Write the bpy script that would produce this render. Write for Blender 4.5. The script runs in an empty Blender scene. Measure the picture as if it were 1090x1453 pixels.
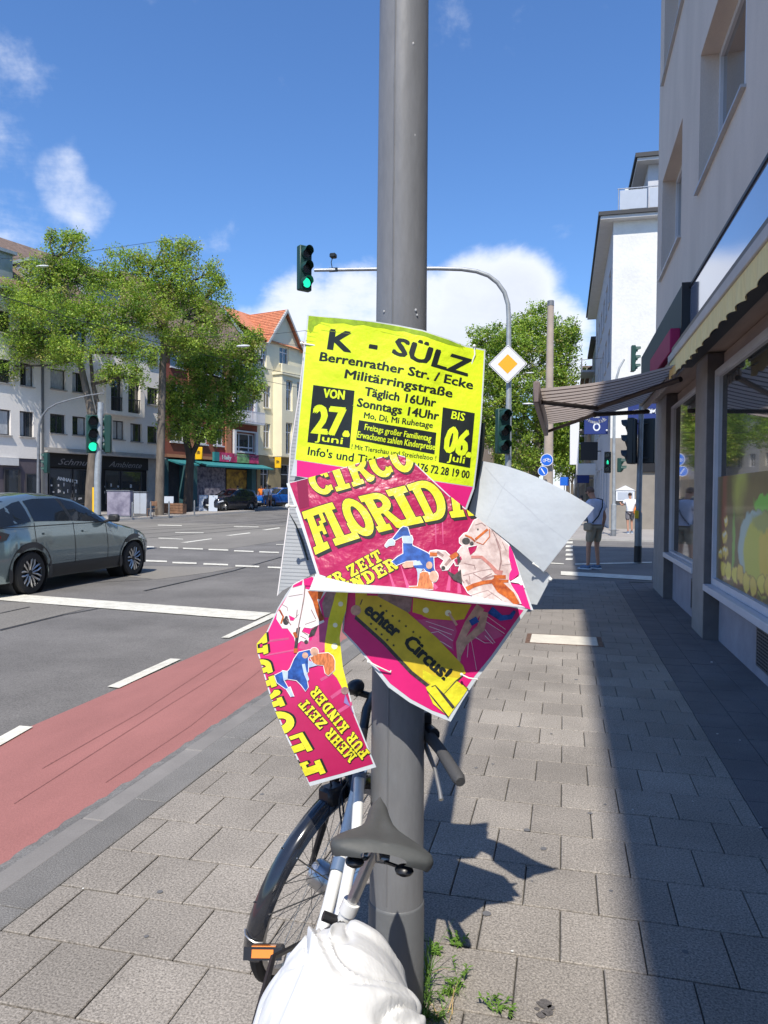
import bpy, bmesh, math, random
from mathutils import Vector, Matrix, noise
from mathutils.bvhtree import BVHTree
from mathutils.geometry import delaunay_2d_cdt

random.seed(7)
SC = bpy.context.scene
COL = SC.collection
R = math.radians

# ------------------------------------------------------------------ camera
EYE = 1.56                       # eye height above the pavement, metres
YAW = math.atan(255 / 1050)      # camera looks this far left of the street axis (+Y)
F = 1050.0                       # focal length in pixels of the 1090 x 1453 photograph
CX, CY = 545.0, 726.5
CAMROT = Matrix.Rotation(YAW, 3, 'Z') @ Matrix.Rotation(R(90 - 1.34), 3, 'X') @ Matrix.Rotation(R(0.47), 3, 'Z')
cam_data = bpy.data.cameras.new('camera')
cam_data.sensor_fit = 'VERTICAL'
cam_data.sensor_height = 36.0
cam_data.lens = 36.0 * F / 1453.0
cam_data.clip_start = 0.05
cam_data.clip_end = 3000
cam = bpy.data.objects.new('camera', cam_data)
COL.objects.link(cam)
cam.matrix_world = Matrix.Translation((0, 0, EYE)) @ CAMROT.to_4x4()
SC.camera = cam

# ------------------------------------------------------------------ sun + sky
SUN_EL = R(55.0)
SHX, SHY = -0.075, 1.0           # horizontal direction in which shadows fall
_l = math.hypot(SHX, SHY)
LIGHT = Vector((SHX / _l * math.cos(SUN_EL), SHY / _l * math.cos(SUN_EL), -math.sin(SUN_EL)))
sun_d = bpy.data.lights.new('sun', 'SUN')
sun_d.energy = 5.0
sun_d.angle = R(0.53)
sun_d.color = (1.0, 0.93, 0.82)
sun = bpy.data.objects.new('sun', sun_d)
COL.objects.link(sun)
sun.rotation_euler = LIGHT.to_track_quat('-Z', 'Y').to_euler()
sun.location = (0, 0, 40)

SC.view_settings.view_transform = 'Standard'
SC.view_settings.look = 'None'
SC.view_settings.exposure = 0.25
SC.view_settings.gamma = 1.0
SC.view_settings.use_curve_mapping = False
SC.render.engine = 'CYCLES'
SC.cycles.max_bounces = 8
SC.cycles.use_adaptive_sampling = True
SC.cycles.use_denoising = True


def ray(px, py):
    return CAMROT @ Vector(((px - CX) / F, -(py - CY) / F, -1.0))


def D(px, py, dep):
    return Vector((0, 0, EYE)) + ray(px, py) * dep


def G(px, py, z=0.0):
    d = ray(px, py)
    return Vector((0, 0, EYE)) + d * ((z - EYE) / d.z)


world = bpy.data.worlds.new('World')
SC.world = world
world.use_nodes = True
wn = world.node_tree
for n in list(wn.nodes):
    wn.nodes.remove(n)


def wnode(t, **k):
    n = wn.nodes.new(t)
    for a, b in k.items():
        setattr(n, a, b)
    return n


def wmath(op, a, b=None, c=None, clamp=False):
    n = wnode('ShaderNodeMath', operation=op, use_clamp=clamp)
    for i, v in enumerate((a, b, c)):
        if v is None:
            continue
        if isinstance(v, (int, float)):
            n.inputs[i].default_value = v
        else:
            wn.links.new(v, n.inputs[i])
    return n.outputs[0]


SKY_STRENGTH = 0.105
sky = wnode('ShaderNodeTexSky', sky_type='NISHITA')
sky.sun_disc = False
sky.sun_elevation = SUN_EL
sky.sun_rotation = math.atan2(-SHX, -SHY)          # towards the sun, clockwise from +Y
sky.altitude = 60
sky.air_density = 1.15
sky.dust_density = 0.35
sky.ozone_density = 2.2
tc = wnode('ShaderNodeTexCoord')
sep = wnode('ShaderNodeSeparateXYZ')
wn.links.new(tc.outputs['Generated'], sep.inputs[0])
X_, Y_, Z_ = sep.outputs
# clouds: fractal noise on a flat layer overhead, gathered into a few banks
zz = wmath('ADD', wmath('MAXIMUM', Z_, 0.0), 0.16)
comb = wnode('ShaderNodeCombineXYZ')
wn.links.new(wmath('DIVIDE', X_, zz), comb.inputs[0])
wn.links.new(wmath('DIVIDE', Y_, zz), comb.inputs[1])
nz = wnode('ShaderNodeTexNoise')
nz.inputs['Scale'].default_value = 1.5
nz.inputs['Detail'].default_value = 9.0
nz.inputs['Roughness'].default_value = 0.62
nz.inputs['Distortion'].default_value = 0.35
wn.links.new(comb.outputs[0], nz.inputs['Vector'])
nz2 = wnode('ShaderNodeTexNoise')
nz2.inputs['Scale'].default_value = 7.6
nz2.inputs['Detail'].default_value = 6.0
nz2.inputs['Roughness'].default_value = 0.6
wn.links.new(tc.outputs['Generated'], nz2.inputs['Vector'])


def blob(px, py, rad, amp):
    """a cloud gathering round the sky direction seen past photo point (px, py); rad in degrees"""
    c = ray(px, py).normalized()
    dn = wnode('ShaderNodeVectorMath', operation='DOT_PRODUCT')
    wn.links.new(tc.outputs['Generated'], dn.inputs[0])
    dn.inputs[1].default_value = c
    mr = wnode('ShaderNodeMapRange', interpolation_type='SMOOTHERSTEP')
    mr.inputs['From Min'].default_value = math.cos(R(rad))
    mr.inputs['From Max'].default_value = 1.0
    mr.inputs['To Min'].default_value = 0.0
    mr.inputs['To Max'].default_value = amp
    wn.links.new(dn.outputs['Value'], mr.inputs['Value'])
    return mr.outputs['Result']


bias = None
for b in ((690, 462, 7.5, 1.1), (600, 480, 7.0, 1.0), (510, 475, 6.5, 0.85), (430, 482, 6.5, 0.8), (370, 500, 5.5, 0.65),
          (760, 510, 6.5, 0.95), (800, 540, 5.5, 0.75), (640, 560, 9.0, 0.9), (820, 620, 7.0, 0.9),
          (88, 262, 3.2, 0.36), (124, 290, 2.8, 0.38), (5, 75, 4.5, 0.36), (70, 60, 3.5, 0.30), (60, 5, 4, 0.28), (155, 50, 3.4, 0.26),
          (5, 245, 3.0, 0.35), (15, 335, 4.0, 0.30), (230, 15, 4.0, 0.28), (-200, 300, 14, 0.6),
          (-500, 100, 16, 0.6), (1500, 560, 12, 0.6)):
    v = blob(*b)
    bias = v if bias is None else wmath('MAXIMUM', bias, v)
low = wnode('ShaderNodeMapRange', interpolation_type='SMOOTHSTEP')      # hazier, cloudier rim everywhere
low.inputs['From Min'].default_value = 0.22
low.inputs['From Max'].default_value = 0.0
low.inputs['To Min'].default_value = 0.0
low.inputs['To Max'].default_value = 0.45
wn.links.new(Z_, low.inputs['Value'])
bias = wmath('MAXIMUM', bias, low.outputs['Result'])
mix_n = wmath('ADD', wmath('MULTIPLY', wmath('SUBTRACT', nz.outputs['Fac'], 0.5), 1.5),
              wmath('MULTIPLY', wmath('SUBTRACT', nz2.outputs['Fac'], 0.5), 1.5))
dens = wmath('ADD', wmath('MULTIPLY', bias, 1.0), wmath('MULTIPLY', mix_n, 1.0))
cm = wnode('ShaderNodeMapRange', interpolation_type='SMOOTHSTEP')
cm.inputs['From Min'].default_value = 0.25
cm.inputs['From Max'].default_value = 0.86
wn.links.new(dens, cm.inputs['Value'])
cfac = wmath('MULTIPLY', cm.outputs['Result'], 0.88)
# cloud brightness: brighter tops, greyer thick parts
cr = wnode('ShaderNodeMapRange')
cr.inputs['From Min'].default_value = 0.3
cr.inputs['From Max'].default_value = 1.3
cr.inputs['To Min'].default_value = 9.6
cr.inputs['To Max'].default_value = 7.6
wn.links.new(dens, cr.inputs['Value'])
cc = wnode('ShaderNodeCombineColor')
wn.links.new(wmath('MULTIPLY', cr.outputs['Result'], 0.97), cc.inputs[0])
wn.links.new(wmath('MULTIPLY', cr.outputs['Result'], 1.0), cc.inputs[1])
wn.links.new(wmath('MULTIPLY', cr.outputs['Result'], 1.08), cc.inputs[2])
hs = wnode('ShaderNodeHueSaturation')
hs.inputs['Saturation'].default_value = 1.03
hs.inputs['Value'].default_value = 1.0
sm = wnode('ShaderNodeMix', data_type='RGBA', blend_type='MULTIPLY')
sm.inputs[0].default_value = 1.0
sm.inputs[7].default_value = (0.84, 1.10, 1.48, 1)
wn.links.new(sky.outputs[0], sm.inputs[6])
wn.links.new(sm.outputs[2], hs.inputs['Color'])
cmix = wnode('ShaderNodeMix', data_type='RGBA')
wn.links.new(cfac, cmix.inputs[0])
wn.links.new(hs.outputs[0], cmix.inputs[6])
wn.links.new(cc.outputs[0], cmix.inputs[7])
bg = wnode('ShaderNodeBackground')
bg.inputs['Strength'].default_value = SKY_STRENGTH
wn.links.new(cmix.outputs[2], bg.inputs['Color'])
wo = wnode('ShaderNodeOutputWorld')
wn.links.new(bg.outputs[0], wo.inputs['Surface'])


# ------------------------------------------------------------------ materials
MATS = {}


def mat(name, col=(0.5, 0.5, 0.5), rough=0.7, metal=0.0, var=0.0, vscale=3.0, col2=None, grain=0.0, gscale=300.0,
        bump=0.0, bscale=60.0, emit=None, estr=0.0, spec=0.5, coat=0.0, trans=0.0, ior=1.45, rand=0.0, alpha=1.0,
        stretch=None, detail=5.0, sss=0.0):
    """procedural material: large-scale variation, fine grain and bump, all in world metres"""
    if name in MATS:
        return MATS[name]
    m = bpy.data.materials.new(name)
    m.use_nodes = True
    nt = m.node_tree
    L = nt.links
    bs = nt.nodes['Principled BSDF']
    bs.inputs['Roughness'].default_value = rough
    bs.inputs['Metallic'].default_value = metal
    bs.inputs['Specular IOR Level'].default_value = spec
    bs.inputs['Coat Weight'].default_value = coat
    bs.inputs['Coat Roughness'].default_value = 0.05
    bs.inputs['Transmission Weight'].default_value = trans
    bs.inputs['IOR'].default_value = ior
    bs.inputs['Alpha'].default_value = alpha
    if emit:
        bs.inputs['Emission Color'].default_value = (*emit, 1)
        bs.inputs['Emission Strength'].default_value = estr
    geo = nt.nodes.new('ShaderNodeNewGeometry')
    vec = geo.outputs['Position']
    if stretch:
        mp = nt.nodes.new('ShaderNodeMapping')
        mp.inputs['Scale'].default_value = stretch
        L.new(vec, mp.inputs['Vector'])
        vec = mp.outputs[0]
    cur = None
    rgb = nt.nodes.new('ShaderNodeRGB')
    rgb.outputs[0].default_value = (*col, 1)
    cur = rgb.outputs[0]
    if var or col2:
        nn = nt.nodes.new('ShaderNodeTexNoise')
        nn.inputs['Scale'].default_value = vscale
        nn.inputs['Detail'].default_value = detail
        nn.inputs['Roughness'].default_value = 0.6
        L.new(vec, nn.inputs['Vector'])
        mr = nt.nodes.new('ShaderNodeMapRange')
        mr.inputs['From Min'].default_value = 0.33
        mr.inputs['From Max'].default_value = 0.67
        L.new(nn.outputs['Fac'], mr.inputs['Value'])
        mx = nt.nodes.new('ShaderNodeMix')
        mx.data_type = 'RGBA'
        L.new(mr.outputs[0], mx.inputs[0])
        a = col2 if col2 else tuple(c * (1 - var) for c in col)
        b = col if col2 else tuple(min(1, c * (1 + var)) for c in col)
        mx.inputs[6].default_value = (*a, 1)
        mx.inputs[7].default_value = (*b, 1)
        cur = mx.outputs[2]
    if grain:
        gn = nt.nodes.new('ShaderNodeTexNoise')
        gn.inputs['Scale'].default_value = gscale
        gn.inputs['Detail'].default_value = 3.0
        gn.inputs['Roughness'].default_value = 0.75
        L.new(vec, gn.inputs['Vector'])
        mr = nt.nodes.new('ShaderNodeMapRange')
        mr.inputs['From Min'].default_value = 0.3
        mr.inputs['From Max'].default_value = 0.7
        mr.inputs['To Min'].default_value = 1 - grain
        mr.inputs['To Max'].default_value = 1 + grain
        L.new(gn.outputs['Fac'], mr.inputs['Value'])
        mu = nt.nodes.new('ShaderNodeVectorMath')
        mu.operation = 'SCALE'
        L.new(cur, mu.inputs[0])
        L.new(mr.outputs[0], mu.inputs['Scale'])
        cur = mu.outputs[0]
    if rand:
        oi = nt.nodes.new('ShaderNodeObjectInfo')
        mr = nt.nodes.new('ShaderNodeMapRange')
        mr.inputs['To Min'].default_value = 1 - rand
        mr.inputs['To Max'].default_value = 1 + rand
        L.new(oi.outputs['Random'], mr.inputs['Value'])
        mu = nt.nodes.new('ShaderNodeVectorMath')
        mu.operation = 'SCALE'
        L.new(cur, mu.inputs[0])
        L.new(mr.outputs[0], mu.inputs['Scale'])
        cur = mu.outputs[0]
    L.new(cur, bs.inputs['Base Color'])
    if bump:
        bn = nt.nodes.new('ShaderNodeTexNoise')
        bn.inputs['Scale'].default_value = bscale
        bn.inputs['Detail'].default_value = 4.0
        L.new(vec, bn.inputs['Vector'])
        bu = nt.nodes.new('ShaderNodeBump')
        bu.inputs['Strength'].default_value = min(1.0, bump)
        bu.inputs['Distance'].default_value = 0.4 / bscale
        L.new(bn.outputs['Fac'], bu.inputs['Height'])
        L.new(bu.outputs[0], bs.inputs['Normal'])
    MATS[name] = m
    return m


# ------------------------------------------------------------------ mesh builder
class MB:
    def __init__(s):
        s.v, s.f, s.mi, s.sm = [], [], [], []

    def add(s, vs, fs, mi=0, smooth=False):
        n = len(s.v)
        s.v += [tuple(v) for v in vs]
        for f in fs:
            s.f.append(tuple(i + n for i in f))
            s.mi.append(mi)
            s.sm.append(smooth)
        return s

    def box(s, x0, x1, y0, y1, z0, z1, mi=0, M=None):
        vs = [Vector((x, y, z)) for z in (z0, z1) for y in (y0, y1) for x in (x0, x1)]
        if M:
            vs = [M @ v for v in vs]
        return s.add(vs, [(0, 2, 3, 1), (4, 5, 7, 6), (0, 1, 5, 4), (2, 6, 7, 3), (0, 4, 6, 2), (1, 3, 7, 5)], mi)

    def bbox(s, x0, x1, y0, y1, z0, z1, b=0.01, mi=0, M=None):
        """box with chamfered edges"""
        vs, fs = [], []
        for sx, x in ((-1, x0), (1, x1)):
            for sy, y in ((-1, y0), (1, y1)):
                for sz, z in ((-1, z0), (1, z1)):
                    vs += [Vector((x, y - sy * b, z - sz * b)), Vector((x - sx * b, y, z - sz * b)), Vector((x - sx * b, y - sy * b, z))]
        bm = bmesh.new()
        bv = [bm.verts.new(v) for v in vs]
        r = bmesh.ops.convex_hull(bm, input=bv)
        bm.verts.index_update()
        fs = [tuple(v.index for v in f.verts) for f in bm.faces]
        vs = [v.co.copy() for v in bm.verts]
        bm.free()
        if M:
            vs = [M @ v for v in vs]
        return s.add(vs, fs, mi)

    def quad(s, a, b, c, d, mi=0):
        return s.add([a, b, c, d], [(0, 1, 2, 3)], mi)

    def tube(s, pts, rad, n=8, caps=True, mi=0, smooth=True):
        """swept round bar through points; rad a number or list"""
        pts = [Vector(p) for p in pts]
        rr = rad if isinstance(rad, (list, tuple)) else [rad] * len(pts)
        rings = []
        ref = None
        for i, p in enumerate(pts):
            if i == 0:
                t = pts[1] - p
            elif i == len(pts) - 1:
                t = p - pts[-2]
            else:
                t = (pts[i + 1] - p).normalized() + (p - pts[i - 1]).normalized()
            t = t.normalized() if t.length > 1e-9 else Vector((0, 0, 1))
            if ref is None:
                ref = Vector((0, 0, 1)) if abs(t.z) < 0.9 else Vector((1, 0, 0))
            u = (ref - t * ref.dot(t))
            u = u.normalized() if u.length > 1e-6 else t.orthogonal().normalized()
            w = t.cross(u)
            ref = u
            rings.append([p + (u * math.cos(2 * math.pi * k / n) + w * math.sin(2 * math.pi * k / n)) * rr[i] for k in range(n)])
        vs = [v for r_ in rings for v in r_]
        fs = []
        for i in range(len(pts) - 1):
            for k in range(n):
                a, b = i * n + k, i * n + (k + 1) % n
                fs.append((a, b, b + n, a + n))
        s.add(vs, fs, mi, smooth)
        if caps:
            s.add(rings[0], [tuple(range(n - 1, -1, -1))], mi)
            s.add(rings[-1], [tuple(range(n))], mi)
        return s

    def cyl(s, p0, p1, r0, r1=None, n=16, caps=True, mi=0):
        return s.tube([p0, p1], [r0, r0 if r1 is None else r1], n, caps, mi)

    def lathe(s, prof, p0, axis, n=20, mi=0, smooth=True):
        """profile [(distance along axis, radius)]"""
        ax = Vector(axis).normalized()
        u = ax.orthogonal().normalized()
        w = ax.cross(u)
        p0 = Vector(p0)
        vs, fs = [], []
        for (t, r_) in prof:
            for k in range(n):
                a = 2 * math.pi * k / n
                vs.append(p0 + ax * t + (u * math.cos(a) + w * math.sin(a)) * max(r_, 1e-5))
        for i in range(len(prof) - 1):
            for k in range(n):
                a, b = i * n + k, i * n + (k + 1) % n
                fs.append((a, b, b + n, a + n))
        return s.add(vs, fs, mi, smooth)

    def prism(s, poly, fn, d0, d1, mi=0):
        """extrude a 2-D polygon; fn(u, v, d) -> 3-D point"""
        n = len(poly)
        vs = [fn(u, v, d0) for u, v in poly] + [fn(u, v, d1) for u, v in poly]
        fs = [tuple(range(n - 1, -1, -1)), tuple(range(n, 2 * n))]
        fs += [(i, (i + 1) % n, (i + 1) % n + n, i + n) for i in range(n)]
        return s.add(vs, fs, mi)

    def grid(s, fn, nu, nv, mi=0, smooth=True, closed_u=False):
        vs = [fn(i / nu, j / nv) for j in range(nv + 1) for i in range(nu + 1)]
        fs = []
        for j in range(nv):
            for i in range(nu):
                a = j * (nu + 1) + i
                fs.append((a, a + 1, a + nu + 2, a + nu + 1))
        return s.add(vs, fs, mi, smooth)

    def sphere(s, c, r_, n=12, m=8, mi=0, scale=(1, 1, 1)):
        c = Vector(c)

        def fn(u, v):
            a, b = 2 * math.pi * u, math.pi * (v - 0.5)
            return c + Vector((math.cos(a) * math.cos(b) * r_ * scale[0], math.sin(a) * math.cos(b) * r_ * scale[1], math.sin(b) * r_ * scale[2]))
        return s.grid(fn, n, m, mi)

    def mesh(s, name, mats, origin=None):
        me = bpy.data.meshes.new(name)
        o = Vector(origin) if origin is not None else Vector((0, 0, 0))
        me.from_pydata([tuple(Vector(v) - o) for v in s.v], [], s.f)
        if not isinstance(mats, (list, tuple)):
            mats = [mats]
        for m in mats:
            me.materials.append(m)
        me.polygons.foreach_set('material_index', s.mi)
        me.polygons.foreach_set('use_smooth', s.sm)
        me.update()
        return me


def autosmooth(me, ang=40):
    try:
        me.set_sharp_from_angle(angle=R(ang))
    except Exception:
        pass


def tag(o, label=None, cat=None, group=None, kind=None):
    if label:
        o['label'] = label
    if cat:
        o['category'] = cat
    if group:
        o['group'] = group
    if kind:
        o['kind'] = kind
    return o


def thing(name, label, cat, loc=(0, 0, 0), rz=0.0, group=None):
    o = bpy.data.objects.new(name, None)
    o.empty_display_size = 0.2
    COL.objects.link(o)
    o.location = loc
    o.rotation_euler = (0, 0, rz)
    return tag(o, label, cat, group)


def obj(name, mb, mats, parent=None, world=True, label=None):
    """one mesh object; with world=True the builder's coordinates are world metres, else the parent's own"""
    off = None
    if parent is not None and world:
        off = world_loc(parent)
    me = mb.mesh(name, mats, off)
    autosmooth(me)
    o = bpy.data.objects.new(name, me)
    COL.objects.link(o)
    o.parent = parent
    if label:
        o['label'] = label
    return o


def world_loc(o):
    p = Vector((0, 0, 0))
    while o is not None:
        p += Vector(o.location)
        o = o.parent
    return p


def single(name, mb, mats, label, cat, base=(0, 0, 0), group=None):
    """a thing that is one mesh, origin at its base"""
    me = mb.mesh(name, mats, base)
    autosmooth(me)
    o = bpy.data.objects.new(name, me)
    COL.objects.link(o)
    o.location = base
    return tag(o, label, cat, group)


def struct(name, mb, mats, parent=None):
    me = mb.mesh(name, mats)
    o = bpy.data.objects.new(name, me)
    COL.objects.link(o)
    o.parent = parent
    if parent is None:
        o['kind'] = 'structure'
    return o


def inst(name, me, parent, loc=(0, 0, 0), rot=(0, 0, 0)):
    o = bpy.data.objects.new(name, me)
    COL.objects.link(o)
    o.parent = parent
    o.location = loc
    o.rotation_euler = rot
    return o


def copy_tree(o, parent=None, loc=None, rz=None, label=None, group=None, kids=None):
    c = o.copy()
    COL.objects.link(c)
    c.parent = parent
    for ch in (kids[o] if kids and o in kids else list(o.children)):
        copy_tree(ch, c)
    if loc is not None:
        c.location = loc
    if rz is not None:
        c.rotation_euler = (0, 0, rz)
    if label:
        c['label'] = label
    if group:
        c['group'] = group
    return c


def smooth01(a, b, x):
    t = max(0.0, min(1.0, (x - a) / (b - a)))
    return t * t * (3 - 2 * t)


def terrain(x, y):
    """the road rises a little towards the far side of the crossing"""
    return 0.5 * smooth01(34, 60, y) * smooth01(-8, -20, x)


def cloth(m, col, f):
    """thin fabric: part of the light comes through it"""
    nt = m.node_tree
    out = next(n for n in nt.nodes if n.type == 'OUTPUT_MATERIAL')
    tr = nt.nodes.new('ShaderNodeBsdfTranslucent')
    tr.inputs['Color'].default_value = (*col, 1)
    mx = nt.nodes.new('ShaderNodeMixShader')
    mx.inputs[0].default_value = f
    nt.links.new(nt.nodes['Principled BSDF'].outputs[0], mx.inputs[1])
    nt.links.new(tr.outputs[0], mx.inputs[2])
    nt.links.new(mx.outputs[0], out.inputs['Surface'])
    return m

# ================================================================== GROUND
ROADZ = -0.06
m_ground = mat('ground_dusty', (0.10, 0.095, 0.085), 0.95, var=0.2, vscale=0.2)
mb = MB()
xs = [-900, -300, -120] + [-100 + 5 * i for i in range(27)] + [60, 120, 300, 900]
ys = [-300, -100] + [-30 + 5 * i for i in range(27)] + [130, 200, 400, 1600]
vs = [(x, y, -0.16 + terrain(x, y)) for y in ys for x in xs]
fs = [(j * len(xs) + i, j * len(xs) + i + 1, (j + 1) * len(xs) + i + 1, (j + 1) * len(xs) + i) for j in range(len(ys) - 1) for i in range(len(xs) - 1)]
mb.add(vs, fs, 0, True)
struct('ground', mb, m_ground)

m_asph = mat('asphalt', (0.155, 0.148, 0.140), 0.85, var=0.20, vscale=0.7, grain=0.45, gscale=90, bump=0.35, bscale=110, spec=0.35)
m_asph2 = mat('asphalt_pale_worn', (0.20, 0.188, 0.168), 0.85, var=0.15, vscale=0.35, grain=0.35, gscale=70, bump=0.35, bscale=110, spec=0.35, stretch=(1, 0.35, 1))
m_asph3 = mat('asphalt_dark_patch', (0.115, 0.112, 0.110), 0.85, var=0.10, vscale=0.9, grain=0.25, gscale=90, bump=0.3, bscale=110)


def sheet_xy(x0, x1, y0, y1, z, step=2.0):
    nx, ny = max(1, int((x1 - x0) / step)), max(1, int((y1 - y0) / step))
    b = MB()
    b.grid(lambda u, v: Vector((x0 + (x1 - x0) * u, y0 + (y1 - y0) * v, z + terrain(x0 + (x1 - x0) * u, y0 + (y1 - y0) * v))), nx, ny)
    return b


def add_poly_px(b, pts, z, mi=0):
    """flat road polygon whose corners are ground points; subdivided so that it follows the terrain"""
    q = [G(p[0], p[1], z) for p in pts]
    c = [Vector((v.x, v.y, z + terrain(v.x, v.y))) for v in q]
    b.add(c, [tuple(range(len(c)))], mi)


road = struct('road', sheet_xy(-70, 40, -25, 150, ROADZ, 2.5), m_asph)
# older, paler surface of the crossing and tar seams
b = sheet_xy(-34, -9.5, 19.5, 36, ROADZ + 0.004, 1.0)
struct('worn_asphalt', b, m_asph2, road)
b = MB()
for q in (((0, 858), (40, 853), (120, 864), (0, 893)), ((0, 800), (222, 822), (300, 812), (337, 805), (0, 797))):
    add_poly_px(b, q[:4], ROADZ + 0.004)
struct('asphalt_patch', b, m_asph2, road)
m_tar = mat('tar_seam', (0.045, 0.045, 0.047), 0.5, grain=0.2, gscale=60)
b = MB()


def road_line(b, pts, w, z):
    P = [G(x, y, z) for x, y in pts]
    for a, c in zip(P[:-1], P[1:]):
        t = (c - a)
        n = Vector((-t.y, t.x, 0)).normalized() * w / 2
        k = max(1, int(t.length / 1.5))
        for i in range(k):
            p, q = a + t * (i / k), a + t * ((i + 1) / k)
            v = [p - n, q - n, q + n, p + n]
            b.add([Vector((u.x, u.y, z + terrain(u.x, u.y))) for u in v], [(0, 1, 2, 3)])


for pts, w in ((((0, 894), (90, 872), (140, 863)), 0.03), (((0, 870), (42, 861)), 0.03), (((205, 838), (330, 810), (400, 790)), 0.05),
               (((150, 700 + 61), (300, 751), (420, 740)), 0.07), (((150, 768), (300, 756), (430, 744)), 0.07),
               (((150, 752), (300, 744), (430, 736.5)), 0.07), (((150, 755), (300, 747), (430, 739)), 0.07),
               (((0, 833), (215, 822)), 0.03)):
    road_line(b, pts, w, ROADZ + 0.009)
struct('road_seam', b, m_tar, road)
m_rail = mat('tram_rail_steel', (0.16, 0.14, 0.13), 0.35, metal=0.8, var=0.2)

# cycle lane
m_red = mat('red_lane', (0.31, 0.130, 0.118), 0.85, var=0.08, vscale=1.2, grain=0.25, gscale=110, bump=0.4, bscale=110, stretch=(2.5, 0.8, 1))
b = sheet_xy(-3.55, -2.33, -14, 14.3, ROADZ + 0.004, 1.0)
cyc = struct('cycle_lane', b, m_red)
m_mark = mat('tyre_mark', (0.285, 0.122, 0.112), 0.8, grain=0.3, gscale=80)
b = MB()
for pts, w in ((((60, 1090), (200, 1010), (330, 925)), 0.007), (((20, 1140), (240, 1000), (345, 935)), 0.006),
               (((150, 1110), (270, 1030), (370, 950)), 0.005)):
    road_line(b, pts, w, ROADZ + 0.007)
struct('tyre_mark', b, m_mark, cyc)

# painted markings: every dash its own piece
m_paint = mat('road_paint', (0.62, 0.60, 0.52), 0.7, var=0.16, vscale=9, grain=0.22, gscale=110, bump=0.2, bscale=120)


def marking(pts, z=ROADZ + 0.012, name='road_marking'):
    b = MB()
    add_poly_px(b, pts, z)
    return struct(name, b, m_paint, road)


marking([(-70, 836), (385, 869.4), (361.5, 879.6), (-70, 846)], name='stop_line')
for q in ([(152.5, 974), (241.8, 934.2), (257, 935), (169, 976)], [(314, 904.5), (385, 871), (404, 868.5), (325, 905)],
          [(-40, 1067), (28, 1029.5), (47, 1031), (-20, 1069)], [(-330, 1180), (-160, 1098), (-135, 1100), (-310, 1184)]):
    marking(q)
for x0, y0, x1, y1 in ((227, 776.7, 253, 777.6), (259.8, 778, 288, 779), (296, 779.6, 324, 780.6), (332.3, 781.5, 359.8, 782.6), (368, 783, 396, 784),
                       (404, 784.6, 432, 785.6), (440, 786, 470, 787), (478, 787.5, 510, 788.6), (195, 775.4, 219, 776.3), (160, 774.4, 187, 775.2)):
    marking([(x0, y0 - .9), (x1, y1 - .9), (x1, y1 + .8), (x0, y0 + .8)])
for x0, y0, x1, y1 in ((207, 795.6, 237, 796.6), (244.8, 798.2, 279, 799.2), (288.8, 800, 323.7, 801.3), (334, 802.7, 368, 803.9), (380, 804.8, 412, 805.9),
                       (424, 806.8, 458, 808), (470, 808.8, 505, 810)):
    marking([(x0, y0 - 1.1), (x1, y1 - 1.1), (x1, y1 + 1.1), (x0, y0 + 1.1)])
for q in ([(256, 769.8), (300, 764), (301, 764.9), (266, 769.9)], [(320, 759.8), (354, 755.6), (356, 756.6), (328, 760)], [(371, 752), (396, 748.4), (398, 749.4), (378, 752.2)],
          [(224, 744.5), (258, 745.2), (258, 746.2), (224, 745.5)], [(249, 755), (289, 755.6), (289, 756.4), (249, 755.9)], [(332, 746.6), (367, 747.2), (367, 748), (332, 747.4)],
          [(150, 733), (250, 726.5), (250, 727.4), (150, 734)], [(222, 733), (300, 728), (300, 728.8), (222, 734)], [(225, 763), (260, 764.6), (260, 765.4), (225, 764)],
          [(392, 772.2), (408, 772.4), (408, 773.2), (392, 773)]):
    marking(q)
for y in (763.4, 768.2, 773.6, 779.2, 785.4, 791.8):
    marking([(803.4, y), (813, y), (812.6, y + 2.9), (802.4, y + 2.9)])
marking([(814, 757.8), (925, 761.4), (925, 764.6), (814, 760.6)])
marking([(816, 799.6), (925, 797), (925, 798.6), (816, 801.2)])
marking([(796, 810.4), (925, 817.6), (925, 823.4), (796, 815.6)])
marking([(760, 797), (800, 799.4), (800, 800.6), (760, 798.4)])

# ------------------------------------------------------------------ kerb
m_gut = mat('gutter_rough', (0.16, 0.155, 0.148), 0.95, var=0.2, vscale=8, grain=0.5, gscale=120, bump=0.8, bscale=90)
b = MB()
rg = random.Random(3)
n = 420
vs, fs = [], []
for i in range(n + 1):
    y = -8 + 22.4 * i / n
    j = rg.uniform(-.012, .012)
    vs += [(-2.345 + j, y, ROADZ + 0.006), (-2.325 + j, y, ROADZ + 0.020 + rg.uniform(0, .004)), (-2.25, y, ROADZ + 0.040)]
for i in range(n):
    a = 3 * i
    fs += [(a, a + 1, a + 4, a + 3), (a + 1, a + 2, a + 5, a + 4)]
b.add(vs, fs, 0)
struct('gutter', b, m_gut)
m_kerb = mat('kerb_concrete', (0.205, 0.195, 0.186), 0.85, var=0.10, vscale=3, grain=0.12, gscale=160, bump=0.2, bscale=120, rand=0.06)
m_kerb2 = mat('kerb_granite_grit', (0.165, 0.16, 0.153), 0.9, var=0.10, vscale=4, grain=0.65, gscale=170, bump=0.6, bscale=150, rand=0.08)
kb = MB()
kb.box(-2.25, -1.94, -8, 14.4, -0.10, -0.052)
kerb = struct('kerb', kb, m_gut)
k1, k2 = MB(), MB()
k1.bbox(-0.055, 0.055, -0.497, 0.497, -0.12, 0, 0.006)
k2.bbox(-0.055, 0.055, -0.497, 0.497, -0.12, 0, 0.003)
me1, me2 = k1.mesh('kerb_stone', m_kerb), k2.mesh('kerb_stone', m_kerb2)
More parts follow.
